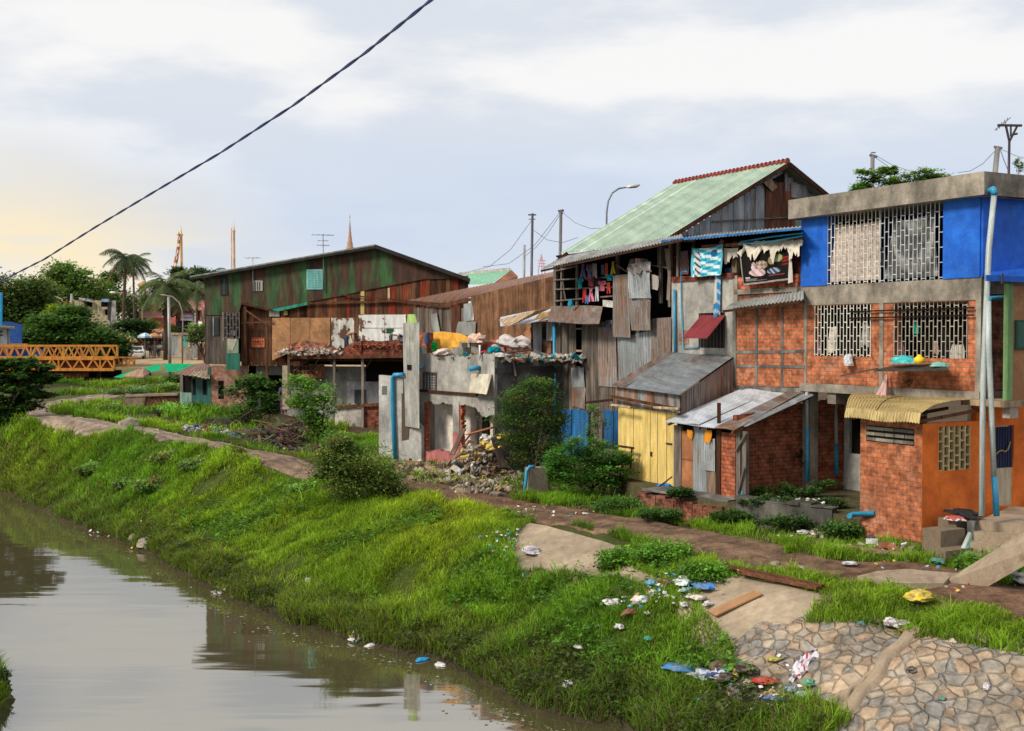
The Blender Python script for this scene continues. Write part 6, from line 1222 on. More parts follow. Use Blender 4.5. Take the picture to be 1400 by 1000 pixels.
# cables
def cable(lab, pts, r, col, name='power_cable'):
    mb = MB(); P = [V(p) for p in pts]; out_ = []
    for i in range(len(P)-1):
        for k in range(10): out_.append(P[i].lerp(P[i+1], k/10))
    out_.append(P[-1]); mb.tube(out_, r, 6, col); return mb.build(name, m_plastic, None, lab, 'cable')
cp = [(-60,412,44),(0,385,41),(60,355,38),(130,311,35),(210,263,31.5),(300,210,28),(400,145,24.5),(500,72,21),(592,-2,18),(680,-80,15.5)]
mb = MB(); P = [at(*p) for p in cp]; pt_ = []
for i in range(len(P)-1):
    for k in range(24): pt_.append(P[i].lerp(P[i+1], k/24))
pt_.append(P[-1])
for ph_ in (0, math.pi):
    mb.tube([p+V((0, math.cos(i*.55+ph_)*.016, math.sin(i*.55+ph_)*.016)) for i, p in enumerate(pt_)], .019, 6, (.010,.018,.11))
mb.build('overhead_cable', m_plastic, None, 'thick twisted dark blue cable slanting across the sky over the canal', 'cable')
for a, b, s_, lab in (((767,289,75),(829,312,70),.4,'thin wire from the wooden power pole to the tall street lamp'),((767,289,75),(660,365,78),1.0,'thin wire running down left from the wooden power pole'),((728,300,75),(640,372,78),.8,'thin wire running down left from the steel pole'),((728,314,75),(790,325,74),.5,'thin wire sagging right from the steel pole'),((767,292,75),(716,352,80),.3,'thin slanting wire between the wooden pole and the short pole'),
    ((1196,212,50),(1270,236,52),.2,'upper thin wire leaving the pole behind the tree'),((1196,215,50),(1290,252,52),.3,'lower thin wire leaving the pole behind the tree'),((1366,203,38),(1440,222,34),.1,'dark wire running right from the concrete pole'),((1362,205,38),(1310,236,42),.2,'thin wire running left and down from the concrete pole'),((1366,200,33),(1384,245,33),.05,'loose wire beside the antenna mast')):
    A_, B_ = at(*a), at(*b); cable(lab, [A_, A_.lerp(B_,.33)-Z3*s_, A_.lerp(B_,.66)-Z3*s_, B_], .016 if a[2] > 60 else .010, (.13,.13,.15), 'wire')
# spires and tall golden poles, fairground tower
def finial(name, lab, cat, px, yt, yb, Y, w0, col, rings, gr=None):
    t = thing(name, lab, cat, at(px,yb,Y), gr); b, e = at(px,yb,Y), at(px,yt,Y); Hh = (e-b).z; g_ = V((b.x, b.y, h(b.x,b.y)-.2)); t.location = g_; part('base', m_paint, t, lambda mb: mb.tube([g_, g_.lerp(b,.5), b], [w0*1.5, w0*1.25, w0], 10, col))
    part('shaft', m_paint, t, lambda mb: mb.tube([b+Z3*Hh*k for k, _ in rings], [w0*r for _, r in rings], 10, col))
    part('finial', m_paint, t, lambda mb: mb.tube([b+Z3*Hh*.97, b+Z3*Hh*1.0, b+Z3*Hh*1.06], [w0*.12,w0*.06,w0*.02], 6, (.25,.18,.15))); return t
finial('temple_spire', 'ornate golden temple spire rising behind the big tin house', 'spire', 478.5, 296, 345, 300, 1.1, (.38,.22,.13), ((0,1),(.14,.85),(.15,.7),(.28,.6),(.29,.5),(.42,.42),(.43,.36),(.55,.30),(.56,.26),(.68,.19),(.8,.1),(.97,.04)))
pr = ((0,1),(.3,.9),(.8,.75),(.90,.7),(.905,1.1),(.92,1.1),(.925,.6),(.97,.25))
finial('golden_pole', 'tall golden pole with spiked top beside the red and white swing arm', 'pole', 248.5, 312, 420, 260, .36, (.55,.36,.14), pr); finial('golden_pole', 'tall golden pole with spiked top further right, above the tin roof', 'pole', 320.5, 306, 420, 250, .30, (.55,.38,.18), pr)
pole('thin red and white mast beside the right golden pole', at(316.5,420,250), at(316.5,312,250), .16, (.55,.30,.28))
t = thing('swing_ride', 'leaning red and white dotted arm of a fairground ride', 'ride', at(236,380,255))
def f(mb):
    p0, p1 = at(235,382,255), at(243,320,255)
    for i in range(14):
        a, b = p0.lerp(p1, i/14), p0.lerp(p1, (i+1)/14); w_ = .95-.035*i; c = V((math.sin(i*.16)*.5, 0, 0)); col = ((.45,.12,.10),(.75,.72,.68),(.50,.25,.10))[i % 3]
        mb.bar(a+c, b+c+V((math.sin((i+1)*.16)*.5-math.sin(i*.16)*.5,0,0)), w_, .4, col); mb.bar(a+c+V((w_*.2,-.3,0)), b+c+V((w_*.2,-.3,0)), w_*.3, .2, ((.8,.8,.75),(.4,.08,.08))[i % 2])
part('support', m_paint, t, lambda mb: mb.tube([V((at(235,382,255).x, 255, 4)), at(235,382,255)], [.6,.45], 8, (.45,.12,.10))); part('arm', m_paint, t, f); part('tip', m_paint, t, lambda mb: mb.tube([at(243.5,322,255), at(244,317,255)], [.4,.2], 8, (.7,.6,.3)))
t = thing('fairground_ride', 'green and orange fairground ride column between the palms', 'ride', at(197,470,200))
part('column', m_paint, t, lambda mb: (mb.tube([at(200,470,200), at(199,420,200)], .5, 8, (.45,.25,.12)), mb.tube([at(193,410,200), at(193,394,200)], .25, 6, (.6,.42,.12)), mb.tube([at(200,418,200), at(196,386,200)], .3, 6, (.5,.3,.12)), mb.bar(at(173,405.5,200), at(213,405.5,200), .2,.3,(.45,.26,.12))))
part('gondola', m_paint, t, lambda mb: mb.tube([at(195,416,200), at(195,412,200), at(195,408,200), at(195,406,200)], [.6,1.6,1.5,.4], 12, (.01,.24,.20))); part('gondola', m_paint, t, lambda mb: mb.tube([at(203,417,200), at(203,413,200), at(203,409,200)], [.4,.9,.3], 12, (.01,.20,.17)))
part('top_ornament', m_paint, t, lambda mb: mb.tube([at(196,394,200), at(196,389,200), at(196,385,200)], [.7,1.1,.2], 10, (.50,.28,.10)))
# burnt yellow building
yb = thing('burnt_building', 'burnt out pale yellow building with black stained openings', 'building', at(128,450,150))
WYb = Wall(*at(97,450,150)[:2], 6, .5)
myb = M_mix('burnt yellow render', (.52,.46,.30), (.06,.05,.04), .60, .68, sc=.6, st=(.6,.5), d=.5)
ops = [WYb.R(*r) for r in ((115,410,126,420),(138,410,147,420),(143,423,149,431),(110,424,117,434),(103,422,106,430))]
part('wall', myb, yb, lambda mb: WYb.holes(mb, (WYb.uz(98,430)[0], WYb.uz(158,430)[0], 2, WYb.uz(120,411)[1]), ops, 0, .3)); part('interior', m_dark, yb, lambda mb: WYb.rect(mb, 99,410,157,470,-1,.1))
part('roof_remains', m_tingrey, yb, lambda mb: (mb.prism([WYb.P(108,409,.8), WYb.P(128,413,.8), WYb.P(128,410,-3), WYb.P(108,407,-3)], V((0,0,-.1))), mb.prism([WYb.P(138,412,.5), WYb.P(150,412,.5), WYb.P(149,409,-3), WYb.P(139,409,-3)], V((0,0,-.1)), (.6,1,1.5))))
part('grey_annex', m_tingrey, yb, lambda mb: (WYb.poly(mb, [(80,425),(97,416),(99,425),(96,428)], 1,.2,(1.0,.9,.8)), WYb.rect(mb, 148,412,158,445,.1,.1,(1.1,1.1,1.15)))); part('stain', m_paint, yb, lambda mb: WYb.rect(mb,116,409,119,432,.03,.02,(.05,.045,.04))); part('stain', m_paint, yb, lambda mb: WYb.poly(mb,[(147,411),(153,411),(151,440),(147,437)],.12,.02,(.05,.05,.05)))
# pink and red houses
ph2 = thing('pink_house', 'pink walled building with pinkish tile roof behind the palms', 'house', at(240,470,170)); Wp = Wall(*at(210,460,170)[:2], 8, .3)
part('wall', m_pink, ph2, lambda mb: Wp.rect(mb, 208,434,244,480,0,.3,(1.2,.95,.8))); part('upper_wall', m_pink, ph2, lambda mb: Wp.rect(mb, 268,420,284,440,0,.3,(1.1,1,1))); part('roof', m_pink, ph2, lambda mb: (mb.prism([Wp.P(262,423,1), Wp.P(296,423,1), Wp.P(296,410,-5), Wp.P(256,411,-5)], V((0,0,-.15)), (1.25,1.25,1.3)), mb.prism([Wp.P(190,434,1), Wp.P(222,434,1), Wp.P(222,426,-4), Wp.P(190,426,-4)], V((0,0,-.15)), (.45,.4,.35)))); part('window', m_dark, ph2, lambda mb: (Wp.rect(mb,270,425,273,438,.03,.02), Wp.rect(mb,226,438,229,470,.03,.02)))
sh2 = thing('shop_house', 'dark red gabled shop house with pale sign board over its front', 'shop', at(255,480,150)); Wq = Wall(*at(240,460,150)[:2], 5, .3)
part('wall', m_rust, sh2, lambda mb: Wq.poly(mb, [(240,480),(264,480),(264,428),(255,414),(240,430)], 0,.3,(1.1,.7,.8))); part('roof', m_rust, sh2, lambda mb: (mb.prism([Wq.P(236,432,1), Wq.P(255,413,1), Wq.P(256,412,-3), Wq.P(236,430,-3)], V((0,0,-.15)), (.7,.6,.6)), mb.prism([Wq.P(255,413,1), Wq.P(268,428,1), Wq.P(268,427,-3), Wq.P(256,412,-3)], V((0,0,-.15)), (.7,.6,.6))))
sgn = part('sign_board', m_paint, sh2, lambda mb: Wq.rect(mb, 247,428,264,438.5,.2,.05,(.62,.62,.68))); part('sign_band', m_paint, sgn, lambda mb: (Wq.rect(mb, 247,428,264,431,.22,.02,(.38,.12,.30)), [Wq.rect(mb, 249+i*2.3, 433, 250.6+i*2.3, 436, .22,.02,(.25,.16,.35)) for i in range(6)])); part('opening', m_dark, sh2, lambda mb: Wq.rect(mb, 241,439,264,455,.05,.03,(1.5,1.8,3))); part('column', m_conc, sh2, lambda mb: (Wq.rect(mb,263,423,266,480,.2,.3), Wq.rect(mb,276,420,278.5,480,.2,.3)))
# fence of tin and walls by the street
fn_ = thing('tin_fence', 'grey corrugated tin fence at the street with a pale gate post', 'fence', at(250,490,120)); Wf = Wall(*at(233,480,125)[:2], 6, -1.5)
part('sheet', m_tingrey, fn_, lambda mb: mb.corr(Wf.P(233,487,0), Wf.P(245,487,0), Wf.P(245,457,0), Wf.P(233,457,0), .3,.04,2,.02)); part('gate_post', m_whitewall, fn_, lambda mb: (Wf.rect(mb, 245,455,248,487,.1,.3,(1,.75,.55)), Wf.rect(mb, 257,457,260,475,.1,.3,(1,.75,.55)), Wf.rect(mb, 234,455,260,458,.12,.3,(1,.75,.6)))); part('green_panel', m_bluedoor, fn_, lambda mb: Wf.rect(mb, 225,460,230.5,485,.1,.1,(.5,.9,.4))); part('panel', m_bluedoor, fn_, lambda mb: Wf.rect(mb, 248,460,257,474,.0,.1,(4,3,1))); part('wall', m_conc, fn_, lambda mb: (Wf.rect(mb, 248,474,262,495,.0,.2), Wf.rect(mb, 262,470,270,490,.2,.2,(.8,.9,1)), Wf.rect(mb, 270,470,290,495,-.2,.2,(1.2,.7,.6))))
# market umbrellas and stalls
def umbrella(px, py, Y, w_, h_, cols, lab):
    c = at(px, py, Y); t = thing('market_umbrella', lab, 'umbrella', V((c.x, c.y, h(c.x,c.y))), 'market umbrellas at the end of the street')
    r = w_*Y/F; hh_ = h_*Y/F
    def f(mb):
        for k in range(10):
            a, b = k*math.pi/5, (k+1)*math.pi/5; A_ = c+V((r*math.cos(a), r*math.sin(a), -hh_)); B_ = c+V((r*math.cos(b), r*math.sin(b), -hh_)); m1 = c+V((r*.55*math.cos(a), r*.55*math.sin(a), -hh_*.35)); m2 = c+V((r*.55*math.cos(b), r*.55*math.sin(b), -hh_*.35))
            col = cols[k % len(cols)]; mb.face([c, m1, m2], col); mb.face([m1, A_, B_, m2], col); mb.face([A_, A_-Z3*.18, B_-Z3*.18, B_], tuple(v*.8 for v in col))
    part('canopy', m_cloth, t, f); part('pole', m_metal, t, lambda mb: mb.tube([V((c.x,c.y,h(c.x,c.y))), c], .03, 5, (.3,.3,.3)))
umbrella(179,460,122,9,6,((.50,.30,.13),(.62,.42,.22)),'faded orange and tan market umbrella beside the white car'); umbrella(167,456,128,7,4,((.60,.45,.05),(.55,.38,.05),(.05,.06,.20)),'yellow market umbrella behind the tan one'); umbrella(198,455,128,10,5,((.30,.50,.75),(.75,.78,.80)),'pale blue and white market umbrella'); umbrella(211,455,129,9,5,((.60,.30,.16),(.50,.24,.12)),'orange brown market umbrella right of the blue one'); umbrella(221,456,131,7,4,((.05,.06,.22),(.5,.28,.15)),'dark blue market umbrella furthest right')
st_ = thing('market_stall', 'shaded market stall full of goods under a pale awning', 'stall', at(210,478,138)); Wm = Wall(*at(185,470,138)[:2], 6, 0)
part('awning', m_woodpale, st_, lambda mb: mb.prism([Wm.P(186,458,1.5), Wm.P(228,455,1.5), Wm.P(228,449,-2), Wm.P(190,452,-2)], V((0,0,-.1)), (1.2,.9,.75))); part('back_wall', m_dark, st_, lambda mb: Wm.rect(mb, 184,456,228,480,-2,.1,(3,2.5,2.2))); part('post', m_wood, st_, lambda mb: [Wm.rect(mb,x,456,x+1,480,1,.1) for x in (187,200,214,227)])
part('goods', m_paint, st_, lambda mb: [Wm.rect(mb, x, y, x+random.uniform(1.5,3.5), y+random.uniform(2,4), -.5+random.uniform(0,.8), .3, random.choice(((.35,.04,.04),(.45,.32,.2),(.05,.05,.07),(.05,.12,.25),(.3,.12,.08),(.5,.45,.4)))) for x in np.arange(186,226,2.2) for y in (462,467,472,476)], kind='stuff')
# white car
def make_car(px, py, Y, yaw):
    c = at(px, py, Y); t = thing('parked_car', 'white saloon car seen from behind at the end of the street', 'car', V((c.x, c.y, h(c.x, c.y)))); b = t.location
    R_ = lambda x, y, z: b+V((x*math.cos(yaw)-y*math.sin(yaw), x*math.sin(yaw)+y*math.cos(yaw), z))
    prof = [(-2.2,.35),(-2.25,.62),(-2.15,.92),(-1.55,.98),(-1.0,1.36),(.35,1.40),(1.05,.98),(2.0,.86),(2.2,.6),(2.15,.35)]
    def f(mb):
        def sec(s, k): return [R_(s*(.84 if z < 1 else .84-(z-1)*.42)*k, y, z) for y, z in prof]
        Lf, Rt = sec(-1,1), sec(1,1); n = len(prof)
        mb.face(Lf, (.8,.8,.8)); mb.face(Rt[::-1], (.8,.8,.8))
        for i in range(n): j = (i+1) % n; mb.face([Lf[i], Rt[i], Rt[j], Lf[j]], (.8,.8,.8), False)
    part('body', m_plastic, t, f)
    gl = (.03,.035,.04)
    part('rear_window', m_plastic, t, lambda mb: mb.face([R_(-.68,-1.52,1.02), R_(.68,-1.52,1.02), R_(.60,-1.05,1.34), R_(-.60,-1.05,1.34)], gl)); part('side_window', m_plastic, t, lambda mb: mb.face([R_(.845,-1.2,1.02), R_(.845,.8,1.0), R_(.70,.25,1.33), R_(.70,-.9,1.33)], gl)); part('side_window', m_plastic, t, lambda mb: mb.face([R_(-.845,-1.2,1.02), R_(-.845,.8,1.0), R_(-.70,.25,1.33), R_(-.70,-.9,1.33)], gl))
    for s in (-1,1):
        part('tail_light', m_plastic, t, lambda mb: mb.box3(R_(s*.80,-2.24,.70), R_(s*.50,-2.24,.70)-R_(s*.80,-2.24,.70), Z3*.16, R_(0,-.03,0)-R_(0,0,0), (.25,.03,.03)))
        for yy in (-1.35,1.35):
            wl = part('wheel', m_plastic, t, lambda mb: mb.tube([R_(s*.68,yy,.32), R_(s*.87,yy,.32)], .32, 16, (.02,.02,.02))); part('rim', m_metal, wl, lambda mb: mb.tube([R_(s*.87,yy,.32), R_(s*.885,yy,.32)], .19, 12, (.4,.4,.4)))
    part('bumper', m_plastic, t, lambda mb: mb.box3(R_(-.84,-2.30,.34), R_(.84,-2.3,.34)-R_(-.84,-2.3,.34), Z3*.2, R_(0,.15,0)-R_(0,0,0), (.55,.55,.55))); part('trim_band', m_plastic, t, lambda mb: mb.box3(R_(-.5,-2.265,.7), R_(.5,-2.265,.7)-R_(-.5,-2.265,.7), Z3*.13, R_(0,.03,0)-R_(0,0,0), (.25,.12,.13))); part('number_plate', m_plastic, t, lambda mb: mb.box3(R_(-.22,-2.31,.42), R_(.22,-2.31,.42)-R_(-.22,-2.31,.42), Z3*.11, R_(0,.02,0)-R_(0,0,0), (.6,.6,.55)))
make_car(187, 490, 130, math.radians(14))
# left edge: white signboard hut and blue structure
hs = thing('white_hut', 'white panelled hut with dark flat roof and small dark marks at the left edge', 'hut', at(4,480,90)); Wh_ = Wall(*at(-20,460,90)[:2], 2, 0)
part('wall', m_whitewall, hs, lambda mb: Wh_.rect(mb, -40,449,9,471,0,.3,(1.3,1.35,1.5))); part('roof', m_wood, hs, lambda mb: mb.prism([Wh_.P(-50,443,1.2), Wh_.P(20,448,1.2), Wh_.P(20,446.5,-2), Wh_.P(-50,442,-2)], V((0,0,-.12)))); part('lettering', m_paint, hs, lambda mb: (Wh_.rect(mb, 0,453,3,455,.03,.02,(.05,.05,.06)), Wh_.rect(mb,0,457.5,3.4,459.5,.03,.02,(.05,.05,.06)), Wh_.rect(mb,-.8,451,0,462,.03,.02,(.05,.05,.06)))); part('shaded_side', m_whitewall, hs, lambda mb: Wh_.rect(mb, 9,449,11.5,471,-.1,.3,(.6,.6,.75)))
bt = thing('tarpaulin_shelter', 'bright blue post and tarpaulin wall behind the orange bridge', 'frame', at(20,470,104)); part('post', m_blue, bt, lambda mb: mb.bar(at(1,400,104), at(1,470,104), .25,.25,(1,2.5,1))); part('tarpaulin', m_blue, bt, lambda mb: (mb.prism([at(-60,447,106), at(12,440,106), at(30,444,106), at(30,470,106), at(-60,470,106)], V((0,.1,0)), (1,.6,.5)), mb.prism([at(-60,476,107), at(60,478,107), at(58,490,107), at(-60,490,107)], V((0,.1,0)), (1,1.2,1))))
# ================================================================== far and near trees
DK = (.065,.14,.03); MD = (.10,.20,.04); LT = (.13,.23,.035)
def tree(lab, base, lobes, Y, ncl, nl, size, col, name='broadleaf_tree', trunk=.25, cat='tree', grp=None, **k):
    b = base if isinstance(base, V) else at(*base); b = V((b.x, b.y, h(b.x, b.y)))
    return plant(name, lab, cat, b, plobes(Y, lobes), ncl, nl, size, col, trunk, grp, **k)
tree('dark bushy tree at the left edge behind the hut', (20,470,125), [(15,410,28,24),(42,402,24,22),(-20,400,30,30),(20,440,35,22),(50,430,22,25)], 125, 46, 80, .45, (.065,.12,.03), tipc=(.12,.11,.03))
tree('tall pale green tree behind the yellow leaved one', (85,450,160), [(85,378,22,18),(105,388,26,20),(70,395,18,18),(125,398,26,16),(90,410,30,16)], 160, 40, 70, .5, MD, tipc=(.16,.22,.06), squash=.3)
tree('yellowish green tree left of the burnt building', (65,450,140), [(62,398,16,14),(55,420,20,18),(78,425,18,12)], 140, 36, 70, .42, (.12,.17,.035), tipc=(.22,.18,.04))
tree('mid green tree behind the burnt building', (140,450,170), [(140,395,26,14),(115,405,18,12),(165,412,22,14),(150,380,10,8)], 170, 24, 50, .5, (.06,.12,.03))
tree('wide dark layered tree standing behind the orange bridge', (100,500,112), [(90,448,48,16),(60,462,44,16),(125,462,44,18),(95,468,62,18),(140,478,26,16),(45,480,28,14),(100,430,20,10),(70,440,22,9),(160,480,14,16)], 112, 70, 85, .40, (.07,.155,.035), flat=1.2, squash=.3, tipc=(.09,.16,.04), trunk=.5)
tree('bright lime green bush top above the wide dark tree', (82,440,118), [(78,424,9,5),(70,428,8,4)], 118, 14, 50, .35, (.22,.33,.03), trunk=.1, name='bush', cat='bush')
tree('dark layered tree right of the burnt building', (178,480,135), [(178,445,20,9),(165,452,22,10),(192,450,16,10),(180,460,24,10)], 135, 24, 55, .42, (.028,.07,.02), flat=1.2)
tree('round green tree behind the palms', (240,440,180), [(243,372,8,7),(262,378,16,10),(275,384,16,10),(285,376,12,8),(255,400,22,16),(232,395,16,12)], 180, 22, 50, .5, (.035,.085,.022), trunk=.3)
tree('dense green trees filling the gap between the palms', (185,460,185), [(150,415,22,14),(180,420,26,18),(205,425,26,18),(235,425,26,20),(270,415,26,20),(200,440,30,16)], 185, 26, 55, .55, (.03,.065,.022), trunk=.3)
tree('low green bush behind the market stall', (210,450,150), [(208,443,9,7),(197,446,8,5),(238,450,8,5)], 150, 16, 40, .35, (.09,.19,.03), name='bush', cat='bush', trunk=.08)
tree('small pale tree in front of the tin fence', (283,492,100), [(270,452,11,8),(278,458,12,10),(264,462,9,7),(284,448,8,6)], 100, 22, 34, .26, (.12,.19,.06), name='small_tree', trunk=.10, tipc=(.2,.27,.1))
tree('wide dark tree standing on the bank at the left edge', (12,588,58), [(20,495,34,6),(48,502,30,5),(-10,500,40,8),(30,512,40,6),(-5,520,40,8),(60,519,20,5),(15,532,44,6),(48,540,26,5),(-5,548,36,8),(25,556,30,7),(5,570,26,9),(-15,585,20,12)], 58, 46, 80, .20, (.065,.15,.035), flat=1.6, squash=.28, tipc=(.075,.14,.03), trunk=.28)
for k, (x0, x1, Y, lab) in enumerate(((-400,-60,170,'far row of trees beyond the left end of the street'),(290,700,230,'far row of trees hidden behind the houses'),(700,1700,120,'row of trees behind the right hand houses'))):
    L_ = [(x, 452-random.uniform(0,10 if k else 30), 26, 14+(0 if k else 14)) for x in np.arange(x0, x1, 34)]
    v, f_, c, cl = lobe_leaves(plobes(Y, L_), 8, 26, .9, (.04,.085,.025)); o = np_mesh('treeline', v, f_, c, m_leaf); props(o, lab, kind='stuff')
tree('feathery green treetop rising behind the parapet of the blue house', (1230,300,44), [(1190,240,20,9),(1205,252,26,9),(1235,246,18,10),(1262,250,16,9),(1290,248,18,8),(1270,238,20,7),(1180,258,18,7),(1240,262,40,9),(1215,234,12,6)], 44, 20, 60, .13, (.12,.25,.035), flat=1.3, squash=.26, tipc=(.2,.34,.06), trunk=.15)
tree('tiny sprig of leaves at the right end of the parapet', (1396,250,33), [(1392,222,4,6),(1397,228,5,6)], 33, 10, 12, .08, (.18,.28,.12), name='sapling', cat='plant', trunk=.02)
# palms
def palm(lab, px, pyb, pyt, Y, nf, Lf, lean=0, col=(.07,.12,.04), tr=.22):
    b = at(px, pyb, Y); b.z = h(b.x, b.y); top = at(px+lean, pyt, Y); t = thing('palm_tree', lab, 'palm', b)
    part('trunk', m_bark, t, lambda mb: mb.tube([b-Z3*.3, b.lerp(top,.5)+V((-lean*.02,0,0)), top], [tr*1.3, tr, tr*.8], 8, (1.3,1.2,1.1)))
    Vs, Fs, Cs = [], [], []; o_ = 0
    for k in range(nf):
        az = k*2.4+random.uniform(-.2,.2); el = random.uniform(-.45,1.15); L = Lf*random.uniform(.8,1.1); d0 = V((math.cos(az)*math.cos(el), math.sin(az)*math.cos(el), math.sin(el)))
        p = top.copy(); d = d0.copy(); mat_c = np.array(col)*(random.uniform(.7,1.4) if el > -.1 else .8); dead = el < -.3
        if dead: mat_c = np.array((.13,.10,.045))
        n = 22
        for i in range(n):
            d = (d+V((0,0,-.085))).normalized(); q = p+d*L/n; side = d.cross(Z3).normalized(); w_ = L*.20*math.sin(math.pi*min(1,(i+2)/n))**.6
            for s in (-1,1):
                for jj in range(2):
                    pp_ = p.lerp(q, jj*.5); e = pp_+side*s*w_*random.uniform(.8,1.1)+d*w_*.6-Z3*w_*random.uniform(.3,.8); r_ = d*(L/n*.45)
                    Vs += [pp_-r_*.5, pp_+r_*.5, e+r_*.15, e-r_*.15]; Fs.append([o_, o_+1, o_+2, o_+3]); Cs.append(mat_c*random.uniform(.7,1.25)); o_ += 4
            p = q
    np_mesh('crown', np.array([tuple(v) for v in Vs]), np.array(Fs), np.array(Cs), m_leaf, t); return t
palm('tall coconut palm standing against the sky', 168, 455, 352, 140, 30, 4.0, 4, (.055,.085,.035), .2); palm('slender coconut palm just right of the tallest one', 184, 455, 360, 155, 18, 3.3, -2, (.045,.075,.032), .16)
palm('shorter bushy coconut palm left of the concrete pole', 226, 470, 392, 125, 40, 4.4, 0, (.085,.12,.045), .2); palm('pale palm partly hidden by the big tin house', 269, 470, 398, 140, 28, 3.8, 0, (.09,.12,.055), .18); palm('distant palm top left of the big tin house', 286, 460, 378, 180, 18, 3.4, 0, (.06,.09,.04), .18)
# trees and bushes by the houses
def bush(lab, base, lobes, Y, ncl, nl, size, col, name='shrub', trunk=.04, cat='shrub', **k): return tree(lab, base, lobes, Y, ncl, nl, size, col, name, trunk, cat, None, **k)
bush('small dark green tree in front of the brick corner of the tin house', (345,600,56), [(345,520,22,7),(330,533,24,9),(354,545,26,11),(338,562,26,13),(354,580,28,14),(332,592,22,10),(364,528,13,7),(372,560,10,8)], 56, 22, 46, .17, (.07,.18,.038), 'small_tree', .07, 'tree', flat=1.2, tipc=(.10,.2,.04))
bush('bright light green tree in front of the prop posts', (438,625,51), [(412,524,18,11),(428,540,26,13),(440,556,22,13),(406,548,15,11),(440,582,18,16),(440,605,20,13),(425,570,14,10)], 51, 20, 42, .15, (.12,.27,.035), 'small_tree', .06, 'tree', tipc=(.2,.36,.05))
bush('dark sprawling bush on the left of the rubbish heap', (320,600,55), [(318,590,16,8),(330,600,14,6),(305,585,12,6)], 55, 16, 30, .14, (.035,.085,.022))
bush('round dark leaning bush at the path edge', gp(462,690), [(495,630,40,22),(515,650,34,22),(480,645,30,20),(460,620,26,16),(500,668,38,18),(470,605,18,10),(530,660,20,16),(448,640,20,12),(475,665,24,14),(545,675,14,10)], gp(490,690).y, 30, 70, .10, (.11,.18,.036), trunk=.06, tipc=(.20,.20,.06), shell=.35, squash=.42, limbs=14)
bush('green weeds climbing below the bright green tree', (440,640,48), [(440,622,22,14),(420,632,20,10),(455,600,14,14),(400,625,12,8)], 48, 20, 36, .12, (.07,.16,.03), 'weed_clump', .03, 'weeds')
bush('leafy tree with reddish twigs in front of the demolished house', gp(728,672), [(735,530,22,14),(712,548,26,16),(745,552,26,18),(700,572,26,16),(730,580,34,20),(752,575,22,18),(705,600,22,14),(740,605,34,18),(722,625,24,14),(755,615,14,16)], 38.5, 34, 60, .085, (.065,.15,.028), 'leafy_tree', .07, 'tree', tipc=(.13,.12,.03), limbs=14, squash=.3)
bush('low spreading dark bush left of the yellow doors', gp(805,675), [(800,610,30,12),(780,625,34,14),(825,622,34,12),(790,645,38,16),(835,645,30,12),(810,662,40,12),(765,640,22,16),(850,630,16,6)], 34.8, 36, 62, .095, (.08,.22,.035), trunk=.05, flat=1.2, tipc=(.09,.22,.035), squash=.28)
bush('pale feathery saplings against the blue sheets', gp(812,640), [(812,560,10,10),(818,578,12,10),(806,590,10,8)], 36.5, 12, 26, .09, (.11,.22,.05), 'sapling', .03, 'sapling')
bush('dark shrub growing on the side wall of the brick lean-to', WGs.pt(2.6,2.8,.3), [(1095,622,10,9),(1100,632,8,6)], 32.2, 14, 26, .07, (.025,.05,.018), trunk=.02)
bush('low weeds at the foot of the brick side wall', WGs.pt(1.8,2.8,.6), [(1070,668,14,8),(1085,675,18,8),(1040,672,12,7),(1110,672,14,6),(1130,660,16,8),(1025,690,10,10)], 31.2, 18, 30, .075, (.06,.14,.03), 'weed_clump', .02, 'weeds')
bush('weeds sprouting from the slab under the right middle window', WF.P(1245,530,.1), [(1243,524,5,4),(1250,527,5,3)], 28.8, 8, 14, .06, (.04,.09,.025), 'weed_clump', .01, 'weeds')
for i, (x, y, rx, ry, lab) in enumerate(((850,765,26,14,'left dense clump of weeds beside the mud path'),(905,755,34,20,'biggest dense clump of weeds beside the mud path'),(960,782,34,18,'right dense clump of weeds above the broken stone slope'))):
    g = gp(x, y+ry*.7); bush(lab, g, [(x, y, rx, ry),(x+rx*.5, y+4, rx*.7, ry*.8),(x-rx*.5, y+5, rx*.6, ry*.7)], g.y, 40, 50, .085, (.11,.26,.028), 'weed_clump', .02, 'weeds', tipc=(.13,.28,.03), shell=.2)
for i, (x, y, rx, ry, c, lab) in enumerate(((315,617,14,7,(.05,.06,.02),'brownish low shrub at the top of the far bank'),(270,635,18,8,(.06,.10,.025),'low shrub in the middle of the far bank'),(230,625,16,8,(.06,.08,.022),'low brown shrub left on the far bank'),(215,662,22,8,(.05,.10,.022),'dark patch of weeds halfway down the far bank'),(175,660,14,6,(.05,.09,.022),'small dark weed patch near the far waterline'),(420,668,18,8,(.05,.11,.022),'dark shrub at the path edge left of the round bush'),(130,640,20,7,(.06,.10,.025),'leftmost low weed patch on the far bank'),(150,560,12,8,(.05,.09,.025),'bushy weeds under the end of the bridge'),(235,560,20,8,(.07,.15,.03),'weeds behind the bend of the path'),(175,535,20,8,(.04,.07,.025),'dark bushes below the green nets'),(225,530,22,8,(.06,.11,.03),'green bushes below the right green net'))):
    g = gp(x, y+ry*.6); bush(lab, g, [(x, y, rx, ry),(x+rx*.6, y+2, rx*.6, ry*.7),(x-rx*.6, y+2, rx*.6, ry*.7)], g.y, 34, 40, .09+g.y*.001, tuple(v*3.2 for v in c), 'low_shrub', .02, 'shrub', tipc=(.16,.13,.05))
